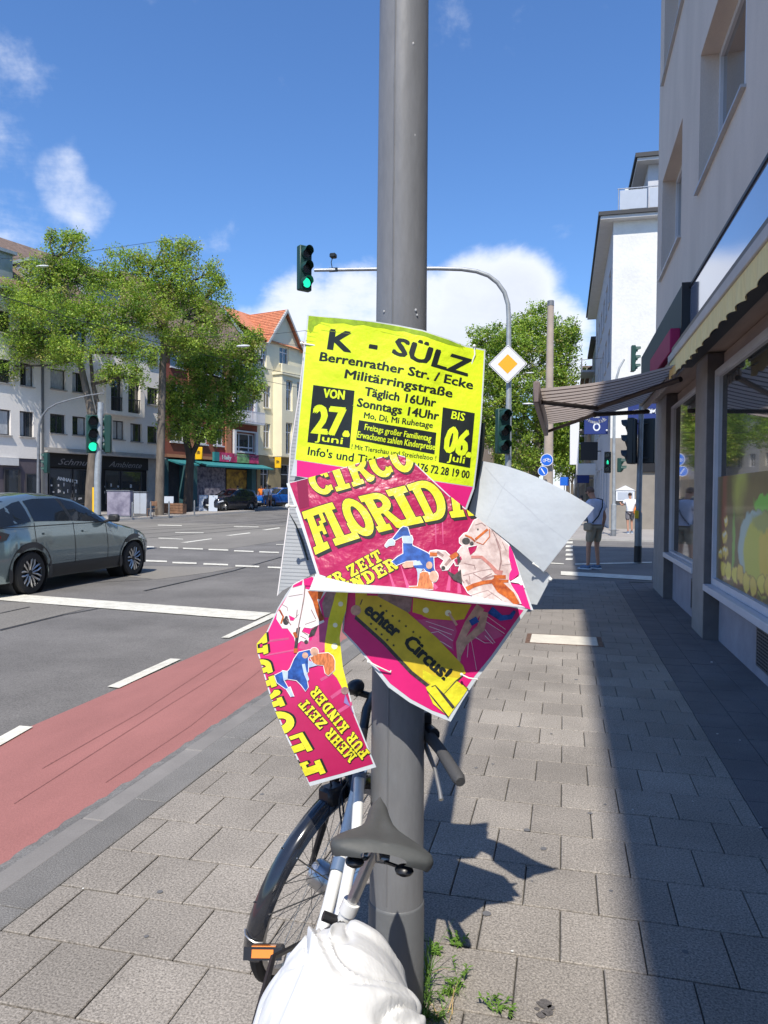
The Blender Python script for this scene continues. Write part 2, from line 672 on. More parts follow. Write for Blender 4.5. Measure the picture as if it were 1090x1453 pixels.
for i in range(22):
    o = inst('kerb_stone', me1, kerb, (-2.186 + rg.uniform(-.001, .001), -7.4 + i, -0.014 + rg.uniform(-.001, .001)))
    o.scale = (1.14, 1, 1)
    o = inst('kerb_stone', me2, kerb, (-2.029 + rg.uniform(-.001, .001), -7.15 + i, -0.006 + rg.uniform(-.001, .001)))
    o.scale = (1.66, 1, 1)

# ------------------------------------------------------------------ pavement
m_bed = mat('joint_sand', (0.045, 0.042, 0.038), 0.95, grain=0.4, gscale=200)
m_slab = mat('slab_exposed_grit', (0.255, 0.232, 0.205), 0.92, var=0.16, vscale=1.3, grain=0.62, gscale=125, bump=0.7, bscale=150, rand=0.11, spec=0.3)
m_slabd = mat('slab_dark_border', (0.130, 0.126, 0.128), 0.88, var=0.16, vscale=2, grain=0.45, gscale=150, bump=0.35, bscale=150, rand=0.06)
b = MB()
b.box(-1.94, 1.9, -8, 14.4, -0.10, -0.013)
pave = struct('pavement', b, m_bed)
PX, PY, Y0, GAP = 0.280, 0.3175, 1.887, 0.0045


def slab_mesh(w, m):
    b = MB()
    # top is slightly worn at the rim
    hw, hl, c = w / 2, (PY - .0085) / 2, 0.003
    vs = [(-hw, -hl, -0.05), (hw, -hl, -0.05), (hw, hl, -0.05), (-hw, hl, -0.05), (-hw, -hl, -c), (hw, -hl, -c), (hw, hl, -c), (-hw, hl, -c),
          (-hw + c, -hl + c, 0), (hw - c, -hl + c, 0), (hw - c, hl - c, 0), (-hw + c, hl - c, 0)]
    fs = [(0, 1, 5, 4), (1, 2, 6, 5), (2, 3, 7, 6), (3, 0, 4, 7), (4, 5, 9, 8), (5, 6, 10, 9), (6, 7, 11, 10), (7, 4, 8, 11), (8, 9, 10, 11)]
    b.add(vs, fs)
    return b.mesh('paving_slab', m)


full = slab_mesh(PX - GAP, m_slab)
bord = slab_mesh(0.241, m_slabd)
far = MB()
farb = MB()


def stamp(mbuf, w, x, y, z):
    hw, hl = w / 2, (PY - .0085) / 2
    mbuf.box(x - hw, x + hw, y - hl, y + hl, z - 0.03, z)


count = 0
for r in range(-22, 40):
    yc = Y0 + PY * (r + 0.5)
    if yc > 14.3:
        break
    ph = 0.008 if r % 2 == 0 else 0.148
    k = -8
    while True:
        x0 = ph + PX * k
        x1 = x0 + PX
        k += 1
        a, c = max(x0, -1.925), min(x1, 0.930)
        if a > 0.93:
            break
        if c - a < 0.03:
            continue
        z = rg.uniform(-.0012, .0012)
        if 1.2 < yc < 7.7:
            o = inst('paving_slab', full, pave, ((a + c) / 2, yc, z), (rg.uniform(-.003, .003), rg.uniform(-.003, .003), rg.uniform(-.003, .003)))
            if c - a < PX - .001:
                o.scale = ((c - a - GAP) / (PX - GAP), 1, 1)
            count += 1
        else:
            stamp(far, c - a - GAP, (a + c) / 2, yc, z)
    for q in range(3):
        xx = 0.93 + 0.2465 * (q + 0.5)
        yy = yc + (0.0, 0.11, 0.2)[q]
        z = rg.uniform(-.0012, .0012)
        if 2.4 < yc < 7.4:
            inst('paving_slab', bord, pave, (xx, yy, z), (rg.uniform(-.003, .003), 0, rg.uniform(-.002, .002)))
            count += 1
        elif yy < 14.2:
            stamp(farb, 0.241, xx, yy, z)
o = struct('distant_slabs', far, m_slab, pave)
o['kind'] = 'stuff'
o = struct('distant_border_slabs', farb, m_slabd, pave)
o['kind'] = 'stuff'

# access cover in the pavement
t = thing('access_cover', 'pale rectangular concrete access cover in a rusty frame in the pavement', 'access cover', (0.02, 8.23, 0))
m_rust = mat('rusty_frame', (0.13, 0.075, 0.05), 0.8, var=0.4, vscale=20)
m_cover = mat('cover_concrete', (0.60, 0.56, 0.47), 0.85, var=0.10, vscale=5, grain=0.15, gscale=120, bump=0.2)
b = MB()
for a in ((-.40, -.355, -.265, .265), (.355, .40, -.265, .265), (-.355, .355, -.265, -.245), (-.355, .355, .245, .265)):
    b.box(a[0], a[1], a[2], a[3], -0.02, 0.0045)
obj('frame', b, m_rust, t, world=False)
b = MB()
b.bbox(-.35, .35, -.24, .24, -0.02, 0.006, 0.003)
obj('cover_plate', b, m_cover, t, world=False)

# far pavements -----------------------------------------------------------
m_pavefar = mat('far_pavement_slabs', (0.30, 0.28, 0.26), 0.9, var=0.12, vscale=0.8, grain=0.15, gscale=20)
m_kerbfar = mat('far_kerb', (0.36, 0.35, 0.33), 0.9, var=0.1)
b = MB()
b.box(-2.3, 2.2, 28.3, 150, -0.12, 0.0)
b.box(2.2, 40, 28.3, 37.6, -0.12, 0.0)
fp = struct('far_pavement', b, m_pavefar)
b = MB()
b.box(-2.45, -2.303, 28.15, 150, -0.14, 0.012)
b.box(-2.303, 40, 28.15, 28.297, -0.14, 0.012)
struct('kerb_stone', b, m_kerbfar, fp)
# left block frontage line
ca, sa = math.cos(YAW), math.sin(YAW)


def c2w(xc, yc, z=0.0):
    """camera-relative ground coordinates (right, ahead) -> world"""
    return Vector((xc * ca - yc * sa, xc * sa + yc * ca, z))


O_ = c2w(-22.4, 45.6)
DV = c2w(.486, .874)
DV.z = 0
NV = Vector((DV.y, -DV.x, 0))       # towards the street


def LF(s, out, z):
    """left block: s metres along the frontage, out metres towards the street"""
    p = O_ + DV * s + NV * out
    return Vector((p.x, p.y, z))


b = MB()
for i in range(-8, 24):
    s0, s1 = i * 2.5, i * 2.5 + 2.5
    w0, w1 = (8.2, 8.2)
    for s_, s2 in ((s0, s1),):
        p = [LF(s_, 0, 0), LF(s_, w0, 0), LF(s2, w1, 0), LF(s2, 0, 0)]
        if s_ >= 12:
            p[1], p[2] = LF(s_, 5.2, 0), LF(s2, 5.2, 0)
        q = [Vector((v.x, v.y, terrain(v.x, v.y) + 0.06)) for v in p]
        b.add(q, [(0, 1, 2, 3)])
        b.add([q[1], q[2], q[2] - Vector((0, 0, .16)), q[1] - Vector((0, 0, .16))], [(0, 1, 2, 3)], 1)
struct('opposite_pavement', b, [m_pavefar, m_kerbfar])

# ================================================================== LAMP POST
PB = Vector((-0.475, 2.155, 0))
m_pole = mat('pole_grey_paint', (0.175, 0.180, 0.190), 0.42, var=0.12, vscale=3.5, grain=0.07, gscale=45, bump=0.16, bscale=30, stretch=(1, 1, .25), spec=0.5)
m_pole2 = mat('pole_sleeve_paint', (0.125, 0.132, 0.140), 0.50, var=0.08, vscale=4, bump=0.15, bscale=50)
pole = thing('lamp_post', 'tall dark grey steel lamp post carrying the torn circus boards', 'lamp post', PB)
b = MB()
N = 48
prof = [(-0.05, .0812), (0.40, .081), (1.2, .0785), (2.0, .0752), (4.0, .068), (8.0, .058)]
b.lathe(prof, PB, (0, 0, 1), N)
obj('shaft', b, m_pole, pole)
b = MB()
b.lathe([(-0.02, .0842), (0.335, .0842), (0.341, .0830), (0.343, .081)], PB, (0, 0, 1), N)
obj('base_sleeve', b, m_pole2, pole)
# weld seam: a thin raised bead up the side facing the street
b = MB()
sa_ = R(-98)
for i in range(70):
    z0, z1 = .36 + i * .055, .36 + (i + 1) * .055

    def rr(z):
        for (a, ra), (c, rc) in zip(prof[:-1], prof[1:]):
            if a <= z <= c:
                return ra + (rc - ra) * (z - a) / (c - a)
        return .06
    j = rg.uniform(-.0015, .0015)
    d = Vector((math.cos(sa_ + j * 4), math.sin(sa_ + j * 4), 0))
    e = Vector((-d.y, d.x, 0)) * .0030
    o0, o1 = PB + d * rr(z0), PB + d * rr(z1)
    k = d * .0024
    b.add([o0 - e + Vector((0, 0, z0)), o0 + k + Vector((0, 0, z0)), o0 + e + Vector((0, 0, z0)), o1 - e + Vector((0, 0, z1)), o1 + k + Vector((0, 0, z1)), o1 + e + Vector((0, 0, z1))],
          [(0, 1, 4, 3), (1, 2, 5, 4)], 0, True)
obj('weld_seam', b, m_pole, pole)
# chips and blobs in the paint
m_chip = mat('paint_chip', (0.36, 0.37, 0.38), 0.5)
b = MB()
for (px, py, r_) in ((586, 62, .004), (588, 192, .004), (545, 442, .003), (590, 440, .0035), (592, 447, .003), (556, 1046, .0035), (553, 1153, .003), (576, 1290, .003), (545, 1010, .002)):
    d = ray(px, py)
    # hit the cylinder
    ox, oy = 0 - PB.x, 0 - PB.y
    rad = .0765 if py > 400 else .071
    A, B_, C_ = d.x ** 2 + d.y ** 2, 2 * (ox * d.x + oy * d.y), ox * ox + oy * oy - rad * rad
    disc = B_ * B_ - 4 * A * C_
    if disc <= 0:
        continue
    tt = (-B_ - math.sqrt(disc)) / (2 * A)
    p = Vector((0, 0, EYE)) + d * tt
    b.sphere(p, r_, 7, 5, scale=(1, .5, 1.3))
obj('paint_blister', b, m_chip, pole)


# ================================================================== BOARDS
INK = {}


def cr(x0, y0, s, pts):
    return [(x0 + a / s, y0 + c / s) for a, c in pts]


class Board:
    """a thin plastic board: outline in photo pixels carried to its own distance, bent by dep(x, y), with real thickness"""

    def __init__(s, outline, dep, cell=9.0):
        s.out, s.dep = outline, dep
        pts = [Vector(p) for p in outline]
        P, E = [], []
        # densify the border
        for i, p in enumerate(pts):
            q = pts[(i + 1) % len(pts)]
            k = max(1, int((q - p).length / cell))
            for j in range(k):
                P.append(p + (q - p) * (j / k))
        n = len(P)
        E = [(i, (i + 1) % n) for i in range(n)]
        xs, ys = [p.x for p in P], [p.y for p in P]
        y = min(ys) + cell / 2
        while y < max(ys):
            x = min(xs) + cell / 2
            while x < max(xs):
                v = Vector((x, y))
                if s.inside(v):
                    P.append(v)
                x += cell
            y += cell
        r_ = delaunay_2d_cdt(P, E, [list(range(n))], 1, 1e-5)
        s.p2, s.tris = r_[0], [tuple(f) for f in r_[2]]
        # order faces towards the camera
        s.front = [D(p.x, p.y, dep(p.x, p.y)) for p in s.p2]
        s.bvh = BVHTree.FromPolygons([tuple(v) for v in s.front], s.tris)
        cnt = {}
        for f in s.tris:
            for a, b_ in ((f[0], f[1]), (f[1], f[2]), (f[2], f[0])):
                cnt[(a, b_)] = 1
        s.rim = [(a, b_) for (a, b_) in cnt if (b_, a) not in cnt]

    def inside(s, v):
        c, n = False, len(s.out)
        j = n - 1
        for i in range(n):
            a, b_ = s.out[i], s.out[j]
            if (a[1] > v.y) != (b_[1] > v.y) and v.x < (b_[0] - a[0]) * (v.y - a[1]) / (b_[1] - a[1]) + a[0]:
                c = not c
            j = i
        return c

    def build(s, parent, m_front, m_back, thick=0.0035, name='board'):
        b = MB()
        n = len(s.front)
        nrm = [Vector((0, 0, 0)) for _ in range(n)]
        for f in s.tris:
            a, c, d = (s.front[i] for i in f)
            k = (c - a).cross(d - a)
            if k.dot(Vector((0, 0, EYE)) - a) < 0:
                k = -k
            for i in f:
                nrm[i] += k
        back = [s.front[i] - nrm[i].normalized() * thick for i in range(n)]
        b.v = [tuple(v) for v in s.front + back]
        for f in s.tris:
            a, c, d = (s.front[i] for i in f)
            if (c - a).cross(d - a).dot(Vector((0, 0, EYE)) - a) < 0:
                f = (f[0], f[2], f[1])
            b.f.append(f)
            b.mi.append(0)
            b.sm.append(True)
            b.f.append((f[0] + n, f[2] + n, f[1] + n))
            b.mi.append(1)
            b.sm.append(True)
        for a, c in s.rim:
            b.f.append((a, c, c + n, a + n))
            b.mi.append(1)
            b.sm.append(False)
        return obj(name, b, [m_front, m_back], parent)

    def lay(s, polys, layer, b, mi=0, cell=10.0):
        """lay ink polygons (photo pixels) on the board's surface, cut at its outline"""
        off = 0.00045 * layer
        for k, poly in enumerate(polys):
            bm = bmesh.new()
            if isinstance(poly, tuple):          # (verts, faces)
                vs = [bm.verts.new((p[0], p[1], 0)) for p in poly[0]]
                for f in poly[1]:
                    try:
                        bm.faces.new([vs[i] for i in f])
                    except ValueError:
                        pass
            else:
                if len(poly) > 4:
                    r_ = delaunay_2d_cdt([Vector(p) for p in poly], [], [list(range(len(poly)))], 1, 1e-5)
                    vs = [bm.verts.new((p.x, p.y, 0)) for p in r_[0]]
                    for f in r_[2]:
                        bm.faces.new([vs[i] for i in f])
                else:
                    vs = [bm.verts.new((p[0], p[1], 0)) for p in poly]
                    try:
                        bm.faces.new(vs)
                    except ValueError:
                        bm.free()
                        continue
            if not bm.verts:
                bm.free()
                continue
            x0, x1 = min(v.co.x for v in bm.verts), max(v.co.x for v in bm.verts)
            y0, y1 = min(v.co.y for v in bm.verts), max(v.co.y for v in bm.verts)
            allin = all(s.inside(Vector((v.co.x, v.co.y))) for v in bm.verts)

            def cut(co, no):
                bmesh.ops.bisect_plane(bm, geom=bm.verts[:] + bm.edges[:] + bm.faces[:], plane_co=co, plane_no=no)
            x = math.ceil(x0 / cell) * cell
            while x < x1:
                cut((x, 0, 0), (1, 0, 0))
                x += cell
            y = math.ceil(y0 / cell) * cell
            while y < y1:
                cut((0, y, 0), (0, 1, 0))
                y += cell
            if not allin:
                m_ = len(s.out)
                for i in range(m_):
                    p, q = Vector(s.out[i]), Vector(s.out[(i + 1) % m_])
                    if max(p.x, q.x) < x0 - 1 or min(p.x, q.x) > x1 + 1 or max(p.y, q.y) < y0 - 1 or min(p.y, q.y) > y1 + 1:
                        continue
                    t = q - p
                    cut((p.x, p.y, 0), (-t.y, t.x, 0))
                kill = [f for f in bm.faces if not s.inside(Vector(f.calc_center_median()[:2]))]
                bmesh.ops.delete(bm, geom=kill, context='FACES')
            bm.verts.index_update()
            out, ok = [], []
            cam_ = Vector((0, 0, EYE))
            for v in bm.verts:
                d = ray(v.co.x, v.co.y)
                hit, nn, _, _ = s.bvh.ray_cast(cam_, d.normalized(), 5)
                if hit is None:
                    hit = D(v.co.x, v.co.y, s.dep(v.co.x, v.co.y))
                out.append(hit - d.normalized() * (off + 0.00002 * (k % 12)))
            base = len(b.v)
            b.v += [tuple(v) for v in out]
            for f in bm.faces:
                idx = [v.index + base for v in f.verts]
                a, c, e = (Vector(b.v[i]) for i in idx[:3])
                if (c - a).cross(e - a).dot(cam_ - a) < 0:
                    idx.reverse()
                b.f.append(tuple(idx))
                b.mi.append(mi)
                b.sm.append(False)
            bm.free()


def stroke(pts, w, closed=False):
    out = []
    P = [Vector(p) for p in pts] + ([Vector(pts[0])] if closed else [])
    ww = w if isinstance(w, (list, tuple)) else [w] * len(P)
    L_ = []
    for i, p in enumerate(P):
        a = P[max(0, i - 1)]
        c = P[min(len(P) - 1, i + 1)]
        t = (c - a)
        t = t.normalized() if t.length > 0 else Vector((1, 0))
        nn = Vector((-t.y, t.x)) * ww[i] / 2
        L_.append((p - nn, p + nn))
    for (a, b_), (c, d) in zip(L_[:-1], L_[1:]):
        out.append([a, c, d, b_])
    return out


def circ(x, y, r_, n=10, ry=None):
    ry = ry or r_
    return [(x + r_ * math.cos(2 * math.pi * i / n), y + ry * math.sin(2 * math.pi * i / n)) for i in range(n)]


# ---- western slab letters as unit-square pieces
def rc(x0, y0, x1, y1):
    return [(x0, y0), (x1, y0), (x1, y1), (x0, y1)]


def ring(cx, cy, rx, ry, ix, iy, a0, a1, n=14):
    q = []
    for i in range(n):
        a, b_ = R(a0 + (a1 - a0) * i / n), R(a0 + (a1 - a0) * (i + 1) / n)
        q.append([(cx + ix * math.cos(a), cy + iy * math.sin(a)), (cx + rx * math.cos(a), cy + ry * math.sin(a)),
                  (cx + rx * math.cos(b_), cy + ry * math.sin(b_)), (cx + ix * math.cos(b_), cy + iy * math.sin(b_))])
    return q


SL = {
    'I': [rc(.3, .17, .7, .83), rc(.1, 0, .9, .17), rc(.1, .83, .9, 1)],
    'F': [rc(.2, .17, .52, .83), rc(.05, 0, .68, .17), rc(.05, .83, .97, 1), rc(.8, .6, .97, .83), rc(.52, .44, .66, .57), rc(.66, .34, .8, .67)],
    'L': [rc(.2, .17, .52, .83), rc(.05, .83, .68, 1), rc(.05, 0, .97, .17), rc(.8, .17, .97, .42)],
    'E': [rc(.16, .17, .45, .83), rc(.05, .83, .95, 1), rc(.8, .64, .95, .83), rc(.05, 0, .95, .17), rc(.8, .17, .95, .36), rc(.45, .44, .62, .56), rc(.62, .36, .75, .64)],
    'T': [rc(.35, .16, .65, .83), rc(.2, 0, .8, .16), rc(.03, .83, .97, 1), rc(.03, .6, .17, .83), rc(.83, .6, .97, .83)],
    'H': [rc(.12, .16, .38, .84), rc(.62, .16, .88, .84), rc(.02, 0, .47, .16), rc(.53, 0, .98, .16), rc(.02, .84, .47, 1), rc(.53, .84, .98, 1), rc(.38, .42, .62, .58)],
    'N': [rc(.12, .15, .32, .84), rc(.7, .3, .88, .84), rc(.02, 0, .42, .15), rc(.58, .84, .98, 1), rc(.02, .84, .3, 1), [(.3, 1), (.3, .66), (.62, 0), (.88, 0)], [(.3, 1), (.88, 0), (.88, .3), (.42, 1)]],
    'M': [rc(.1, .15, .28, .84), rc(.72, .15, .9, .84), rc(.01, 0, .37, .15), rc(.63, 0, .99, .15), rc(.01, .84, .28, 1), rc(.72, .84, .99, 1), [(.28, 1), (.28, .6), (.46, .2), (.54, .2)], [(.72, 1), (.46, .2), (.54, .2), (.72, .6)]],
    'Z': [rc(.06, .83, .94, 1), rc(.06, 0, .94, .17), [(.06, .17), (.42, .17), (.94, .83), (.58, .83)], rc(.06, .62, .2, .83), rc(.8, .17, .94, .38)],
    'K': [rc(.12, .16, .38, .84), rc(.02, 0, .47, .16), rc(.02, .84, .47, 1), [(.38, .4), (.5, .3), (.9, .84), (.66, .84)], rc(.58, .84, .98, 1), [(.46, .56), (.62, .16), (.92, .16), (.62, .62)], rc(.56, 0, .99, .16)],
    'D': [rc(.14, .16, .42, .84), rc(.03, 0, .45, .16), rc(.03, .84, .45, 1)] + ring(.45, .5, .52, .5, .24, .33, -90, 90),
    'O': ring(.5, .5, .48, .51, .17, .3, 0, 360, 22),
    'C': ring(.52, .5, .48, .51, .19, .3, 35, 325, 20) + [rc(.78, .6, .96, .95), rc(.80, .1, .93, .3)],
    'U': ring(.5, .38, .42, .39, .14, .2, 180, 360, 12) + [rc(.08, .38, .36, .86), rc(.64, .38, .92, .86), rc(0, .86, .46, 1), rc(.54, .86, 1, 1)],
    'R': [rc(.12, .16, .4, .84), rc(.02, 0, .5, .16), rc(.02, .84, .5, 1)] + ring(.5, .725, .38, .275, .13, .115, -90, 90, 10) + [[(.4, .45), (.5, .45), (.5, .6), (.4, .6)], [(.48, .46), (.66, .5), (.86, .2), (.6, .16)], [(.6, .16), (.86, .2), (.98, .12), (.9, 0)], [(.6, .16), (.9, 0), (.76, -.03), (.64, .02)]],
    'A': [[(.38, 1), (.62, 1), (.36, .15), (.14, .15)], [(.5, .86), (.62, 1), (.9, .15), (.62, .15)], rc(.02, 0, .44, .15), rc(.54, 0, 1, .15), rc(.34, .3, .66, .42)],
}
SL['Ü'] = SL['U'] + [rc(.14, 1.06, .38, 1.24), rc(.62, 1.06, .86, 1.24)]


def curve_pt(pts, u):
    """point on a polyline parametrised evenly by index"""
    n = len(pts) - 1
    u = max(-0.05, min(1.05, u)) * n
    i = max(0, min(n - 1, int(u)))
    a, c = Vector(pts[i]), Vector(pts[i + 1])
    return a + (c - a) * (u - i)


def slab_text(board, b, text, base, top, layer, cells=None, yellow=0, black=1, out=1.2, shadow=(3, 3), fill=.93):
    n = len(text)
    if cells is None:
        wt = {'I': .62, ' ': .45, 'M': 1.2, '.': .4}
        tot = sum(wt.get(c, 1) for c in text)
        acc, cells = 0, []
        for c in text:
            w = wt.get(c, 1) / tot
            cells.append((acc + w * (1 - fill) / 2, acc + w * (1 + fill) / 2))
            acc += w
    yel, blk = [], []
    for ch, (u0, u1) in zip(text, cells):
        if ch == ' ':
            continue
        for poly in SL[ch]:
            q = []
            for x, y in poly:
                u = u0 + (u1 - u0) * x
                q.append(curve_pt(base, u) * (1 - y) + curve_pt(top, u) * y)
            yel.append([tuple(p) for p in q])
            for dx, dy in ((-out, 0), (out, 0), (0, -out), (0, out)):
                blk.append([(p.x + dx, p.y + dy) for p in q])
            if shadow[0] or shadow[1]:
                blk.append([(p.x + shadow[0], p.y + shadow[1]) for p in q])
                blk.append([(p.x + shadow[0] * .5, p.y + shadow[1] * .5) for p in q])
    board.lay(blk, layer, b, black, cell=40)
    board.lay(yel, layer + 1, b, yellow, cell=40)


_fc = {}


def font_mesh(text, bold=0.0, shear=0.0):
    key = (text, bold, shear)
    if key in _fc:
        return _fc[key]
    cu = bpy.data.curves.new('lettering', 'FONT')
    cu.body = text
    cu.offset = bold
    cu.shear = shear
    cu.resolution_u = 2
    o = bpy.data.objects.new('lettering', cu)
    COL.objects.link(o)
    dg = bpy.context.evaluated_depsgraph_get()
    me = bpy.data.meshes.new_from_object(o.evaluated_get(dg))
    vs = [tuple(v.co[:2]) for v in me.vertices]
    fs = [tuple(p.vertices) for p in me.polygons]
    bpy.data.objects.remove(o)
    bpy.data.curves.remove(cu)
    bpy.data.meshes.remove(me)
    _fc[key] = (vs, fs)
    return vs, fs


CAPH = 0.729


def text_px(text, p0, p1, cap, bold=0.02, sag=0.0, up=None, shear=0.0):
    """lettering between photo points p0 and p1 (baseline), capital height in pixels"""
    vs, fs = font_mesh(text, bold, shear)
    x0, x1 = min(v[0] for v in vs), max(v[0] for v in vs)
    a, c = Vector(p0), Vector(p1)
    t = c - a
    u_ = Vector(up).normalized() if up else Vector((t.y, -t.x)).normalized()
    out = []
    for x, y in vs:
        k = (x - x0) / (x1 - x0)
        out.append(tuple(a + t * k + Vector((0, sag * 4 * k * (1 - k))) + u_ * cap * y / CAPH))
    return (out, fs)


def bold_px(text, p0, p1, cap, bold, sag=0.0):
    """heavier lettering: the same letters overprinted a little to each side"""
    k = bold * cap * 0.9
    t = (Vector(p1) - Vector(p0)).normalized()
    a, c = Vector(p0) + t * k, Vector(p1) - t * k
    o = []
    n = 5 if k > .45 else 3
    for i in range(n):
        d = t * k * (2 * i / (n - 1) - 1)
        u_ = Vector((t.y, -t.x)) * k * .5 * (1 if i % 2 else -1)
        o.append(text_px(text, tuple(a + d + u_), tuple(c + d + u_), cap, 0.0, sag))
    return o


def text_plane(text, fn, h, bold=0.0, shear=0.0, w=None, center=True):
    """lettering on a flat face; fn(x, y) -> world; h = capital height in metres"""
    vs, fs = font_mesh(text, 0.0, shear)
    x0, x1 = min(v[0] for v in vs), max(v[0] for v in vs)
    k = h / CAPH
    kx = (w / (x1 - x0)) if w else k
    b = MB()
    for j in range(3 if bold else 1):
        d = bold * (j - 1) if bold else 0
        pts = []
        for x, y in vs:
            X = (x - x0 - (x1 - x0) / 2 * center) * kx + d
            p = fn(X, y * k)
            pts.append(Vector(p))
        b.add(pts, fs)
        if bold:
            off = b.v[0]
    return b

def interp(pts, x):
    for (a, b_), (c, d) in zip(pts[:-1], pts[1:]):
        if a <= x <= c:
            return b_ + (d - b_) * (x - a) / (c - a)
    return pts[0][1] if x < pts[0][0] else pts[-1][1]


m_white = mat('white_board', (0.56, 0.60, 0.63), 0.5, var=0.03, vscale=6, bump=0.14, bscale=7)
m_grey = mat('fluted_board_back', (0.40, 0.42, 0.44), 0.55, var=0.05, vscale=15)
m_neon = mat('neon_yellow_print', (0.70, 0.86, 0.022), 0.42, var=0.03, vscale=9, bump=0.3, bscale=13)
m_olive = mat('torn_green_layer', (0.27, 0.42, 0.012), 0.6, var=0.2, vscale=60)
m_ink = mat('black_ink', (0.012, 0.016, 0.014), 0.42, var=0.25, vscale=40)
m_crim = mat('crimson_print', (0.40, 0.014, 0.085), 0.34, var=0.08, vscale=8, bump=0.45, bscale=12)
m_pink = mat('hot_pink_print', (0.76, 0.020, 0.21), 0.42, var=0.05, vscale=10, bump=0.06, bscale=22)
m_lyel = mat('letter_yellow', (0.74, 0.68, 0.035), 0.36, var=0.07, vscale=20, bump=.45, bscale=12)
m_lpink = mat('ray_pink', (0.56, 0.085, 0.22), 0.42, var=0.1, vscale=30)
m_blue = mat('leotard_blue', (0.03, 0.13, 0.50), 0.45, col2=(0.008, 0.035, 0.17), vscale=42)
m_pale = mat('pale_blue_cloth', (0.42, 0.52, 0.70), 0.5, var=0.15, vscale=60)
m_horse = mat('horse_cream', (0.74, 0.62, 0.58), 0.45, col2=(0.44, 0.32, 0.30), vscale=38, detail=9)
m_hshade = mat('horse_shade', (0.30, 0.19, 0.18), 0.5, var=0.3, vscale=60)
m_hdark = mat('horse_dark', (0.05, 0.045, 0.045), 0.5, var=0.5, vscale=120)
m_strap = mat('orange_harness', (0.66, 0.17, 0.03), 0.45, col2=(0.28, 0.045, 0.012), vscale=50)
m_rose = mat('rose_strap', (0.50, 0.20, 0.17), 0.5, var=0.25, vscale=60)
m_hair = mat('red_hair', (0.55, 0.17, 0.06), 0.5, var=0.4, vscale=70, stretch=(3, 3, .6))
m_skin2 = mat('printed_skin', (0.55, 0.33, 0.24), 0.5, var=0.25, vscale=50)
m_gold = mat('gold_band', (0.62, 0.46, 0.03), 0.42, var=0.12, vscale=25)
m_bulb = mat('printed_bulb', (0.86, 0.84, 0.60), 0.4)
m_outl = mat('white_outline', (0.80, 0.76, 0.76), 0.45)
m_tie = mat('white_cable_tie', (0.78, 0.78, 0.74), 0.45)
m_viol = mat('violet_print', (0.22, 0.17, 0.40), 0.45, var=0.2, vscale=40)


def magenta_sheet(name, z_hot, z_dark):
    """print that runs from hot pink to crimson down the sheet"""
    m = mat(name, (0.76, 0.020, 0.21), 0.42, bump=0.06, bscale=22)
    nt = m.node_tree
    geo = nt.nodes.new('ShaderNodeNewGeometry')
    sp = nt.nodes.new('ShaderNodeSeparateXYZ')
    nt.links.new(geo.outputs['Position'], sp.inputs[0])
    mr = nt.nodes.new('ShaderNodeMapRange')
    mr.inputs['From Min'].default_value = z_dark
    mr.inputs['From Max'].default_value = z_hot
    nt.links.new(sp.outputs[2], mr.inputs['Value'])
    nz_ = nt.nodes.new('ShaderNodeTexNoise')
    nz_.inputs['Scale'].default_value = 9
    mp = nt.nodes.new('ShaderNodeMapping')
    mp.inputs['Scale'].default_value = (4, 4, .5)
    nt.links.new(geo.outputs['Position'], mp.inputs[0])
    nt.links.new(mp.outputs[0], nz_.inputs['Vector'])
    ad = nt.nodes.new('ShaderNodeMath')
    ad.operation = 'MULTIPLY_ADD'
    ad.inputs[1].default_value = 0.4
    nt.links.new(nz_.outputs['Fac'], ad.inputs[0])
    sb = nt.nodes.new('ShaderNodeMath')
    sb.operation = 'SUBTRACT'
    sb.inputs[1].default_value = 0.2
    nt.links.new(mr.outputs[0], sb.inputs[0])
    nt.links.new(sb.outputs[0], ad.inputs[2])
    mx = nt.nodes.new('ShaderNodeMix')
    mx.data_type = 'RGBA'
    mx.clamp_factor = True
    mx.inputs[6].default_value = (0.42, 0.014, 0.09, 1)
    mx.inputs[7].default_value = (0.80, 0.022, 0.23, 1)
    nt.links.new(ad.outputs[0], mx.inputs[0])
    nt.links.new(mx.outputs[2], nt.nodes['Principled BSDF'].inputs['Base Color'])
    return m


def ink(board, parent, name, m, polys, layer, cell=10.0, whole=False):
    """printed area; patches that lie apart become parts of their own, many small ones stay one part of kind stuff"""
    pts = [p[0] if isinstance(p, tuple) else p for p in polys]
    bb = [(min(q[0] for q in p), max(q[0] for q in p), min(q[1] for q in p), max(q[1] for q in p)) for p in pts]
    grp = list(range(len(polys)))
    for i in range(len(polys)):
        for j in range(i):
            A_, B_ = bb[i], bb[j]
            if A_[0] < B_[1] + .6 and B_[0] < A_[1] + .6 and A_[2] < B_[3] + .6 and B_[2] < A_[3] + .6 and grp[i] != grp[j]:
                gi, gj = grp[i], grp[j]
                grp = [gj if g == gi else g for g in grp]
    ids = sorted(set(grp))
    if whole or len(ids) > 12 or len(ids) == 1:
        b = MB()
        board.lay(polys, layer, b, 0, cell)
        o = obj(name, b, m, parent)
        if len(ids) > 12:
            o['kind'] = 'stuff'
        return o
    for g in ids:
        b = MB()
        board.lay([p for p, k in zip(polys, grp) if k == g], layer, b, 0, cell)
        if b.f:
            obj(name, b, m, parent)


def tie(parent, pts, dep, w=.0022):
    b = MB()
    b.tube([D(x, y, d) for (x, y), d in zip(pts, dep)], w, 6)
    b.sphere(D(pts[0][0], pts[0][1], dep[0]), w * 2.2, 8, 6)
    return obj('cable_tie', b, m_tie, parent)


def outline_polys(poly, w):
    return stroke(poly, w, closed=True)


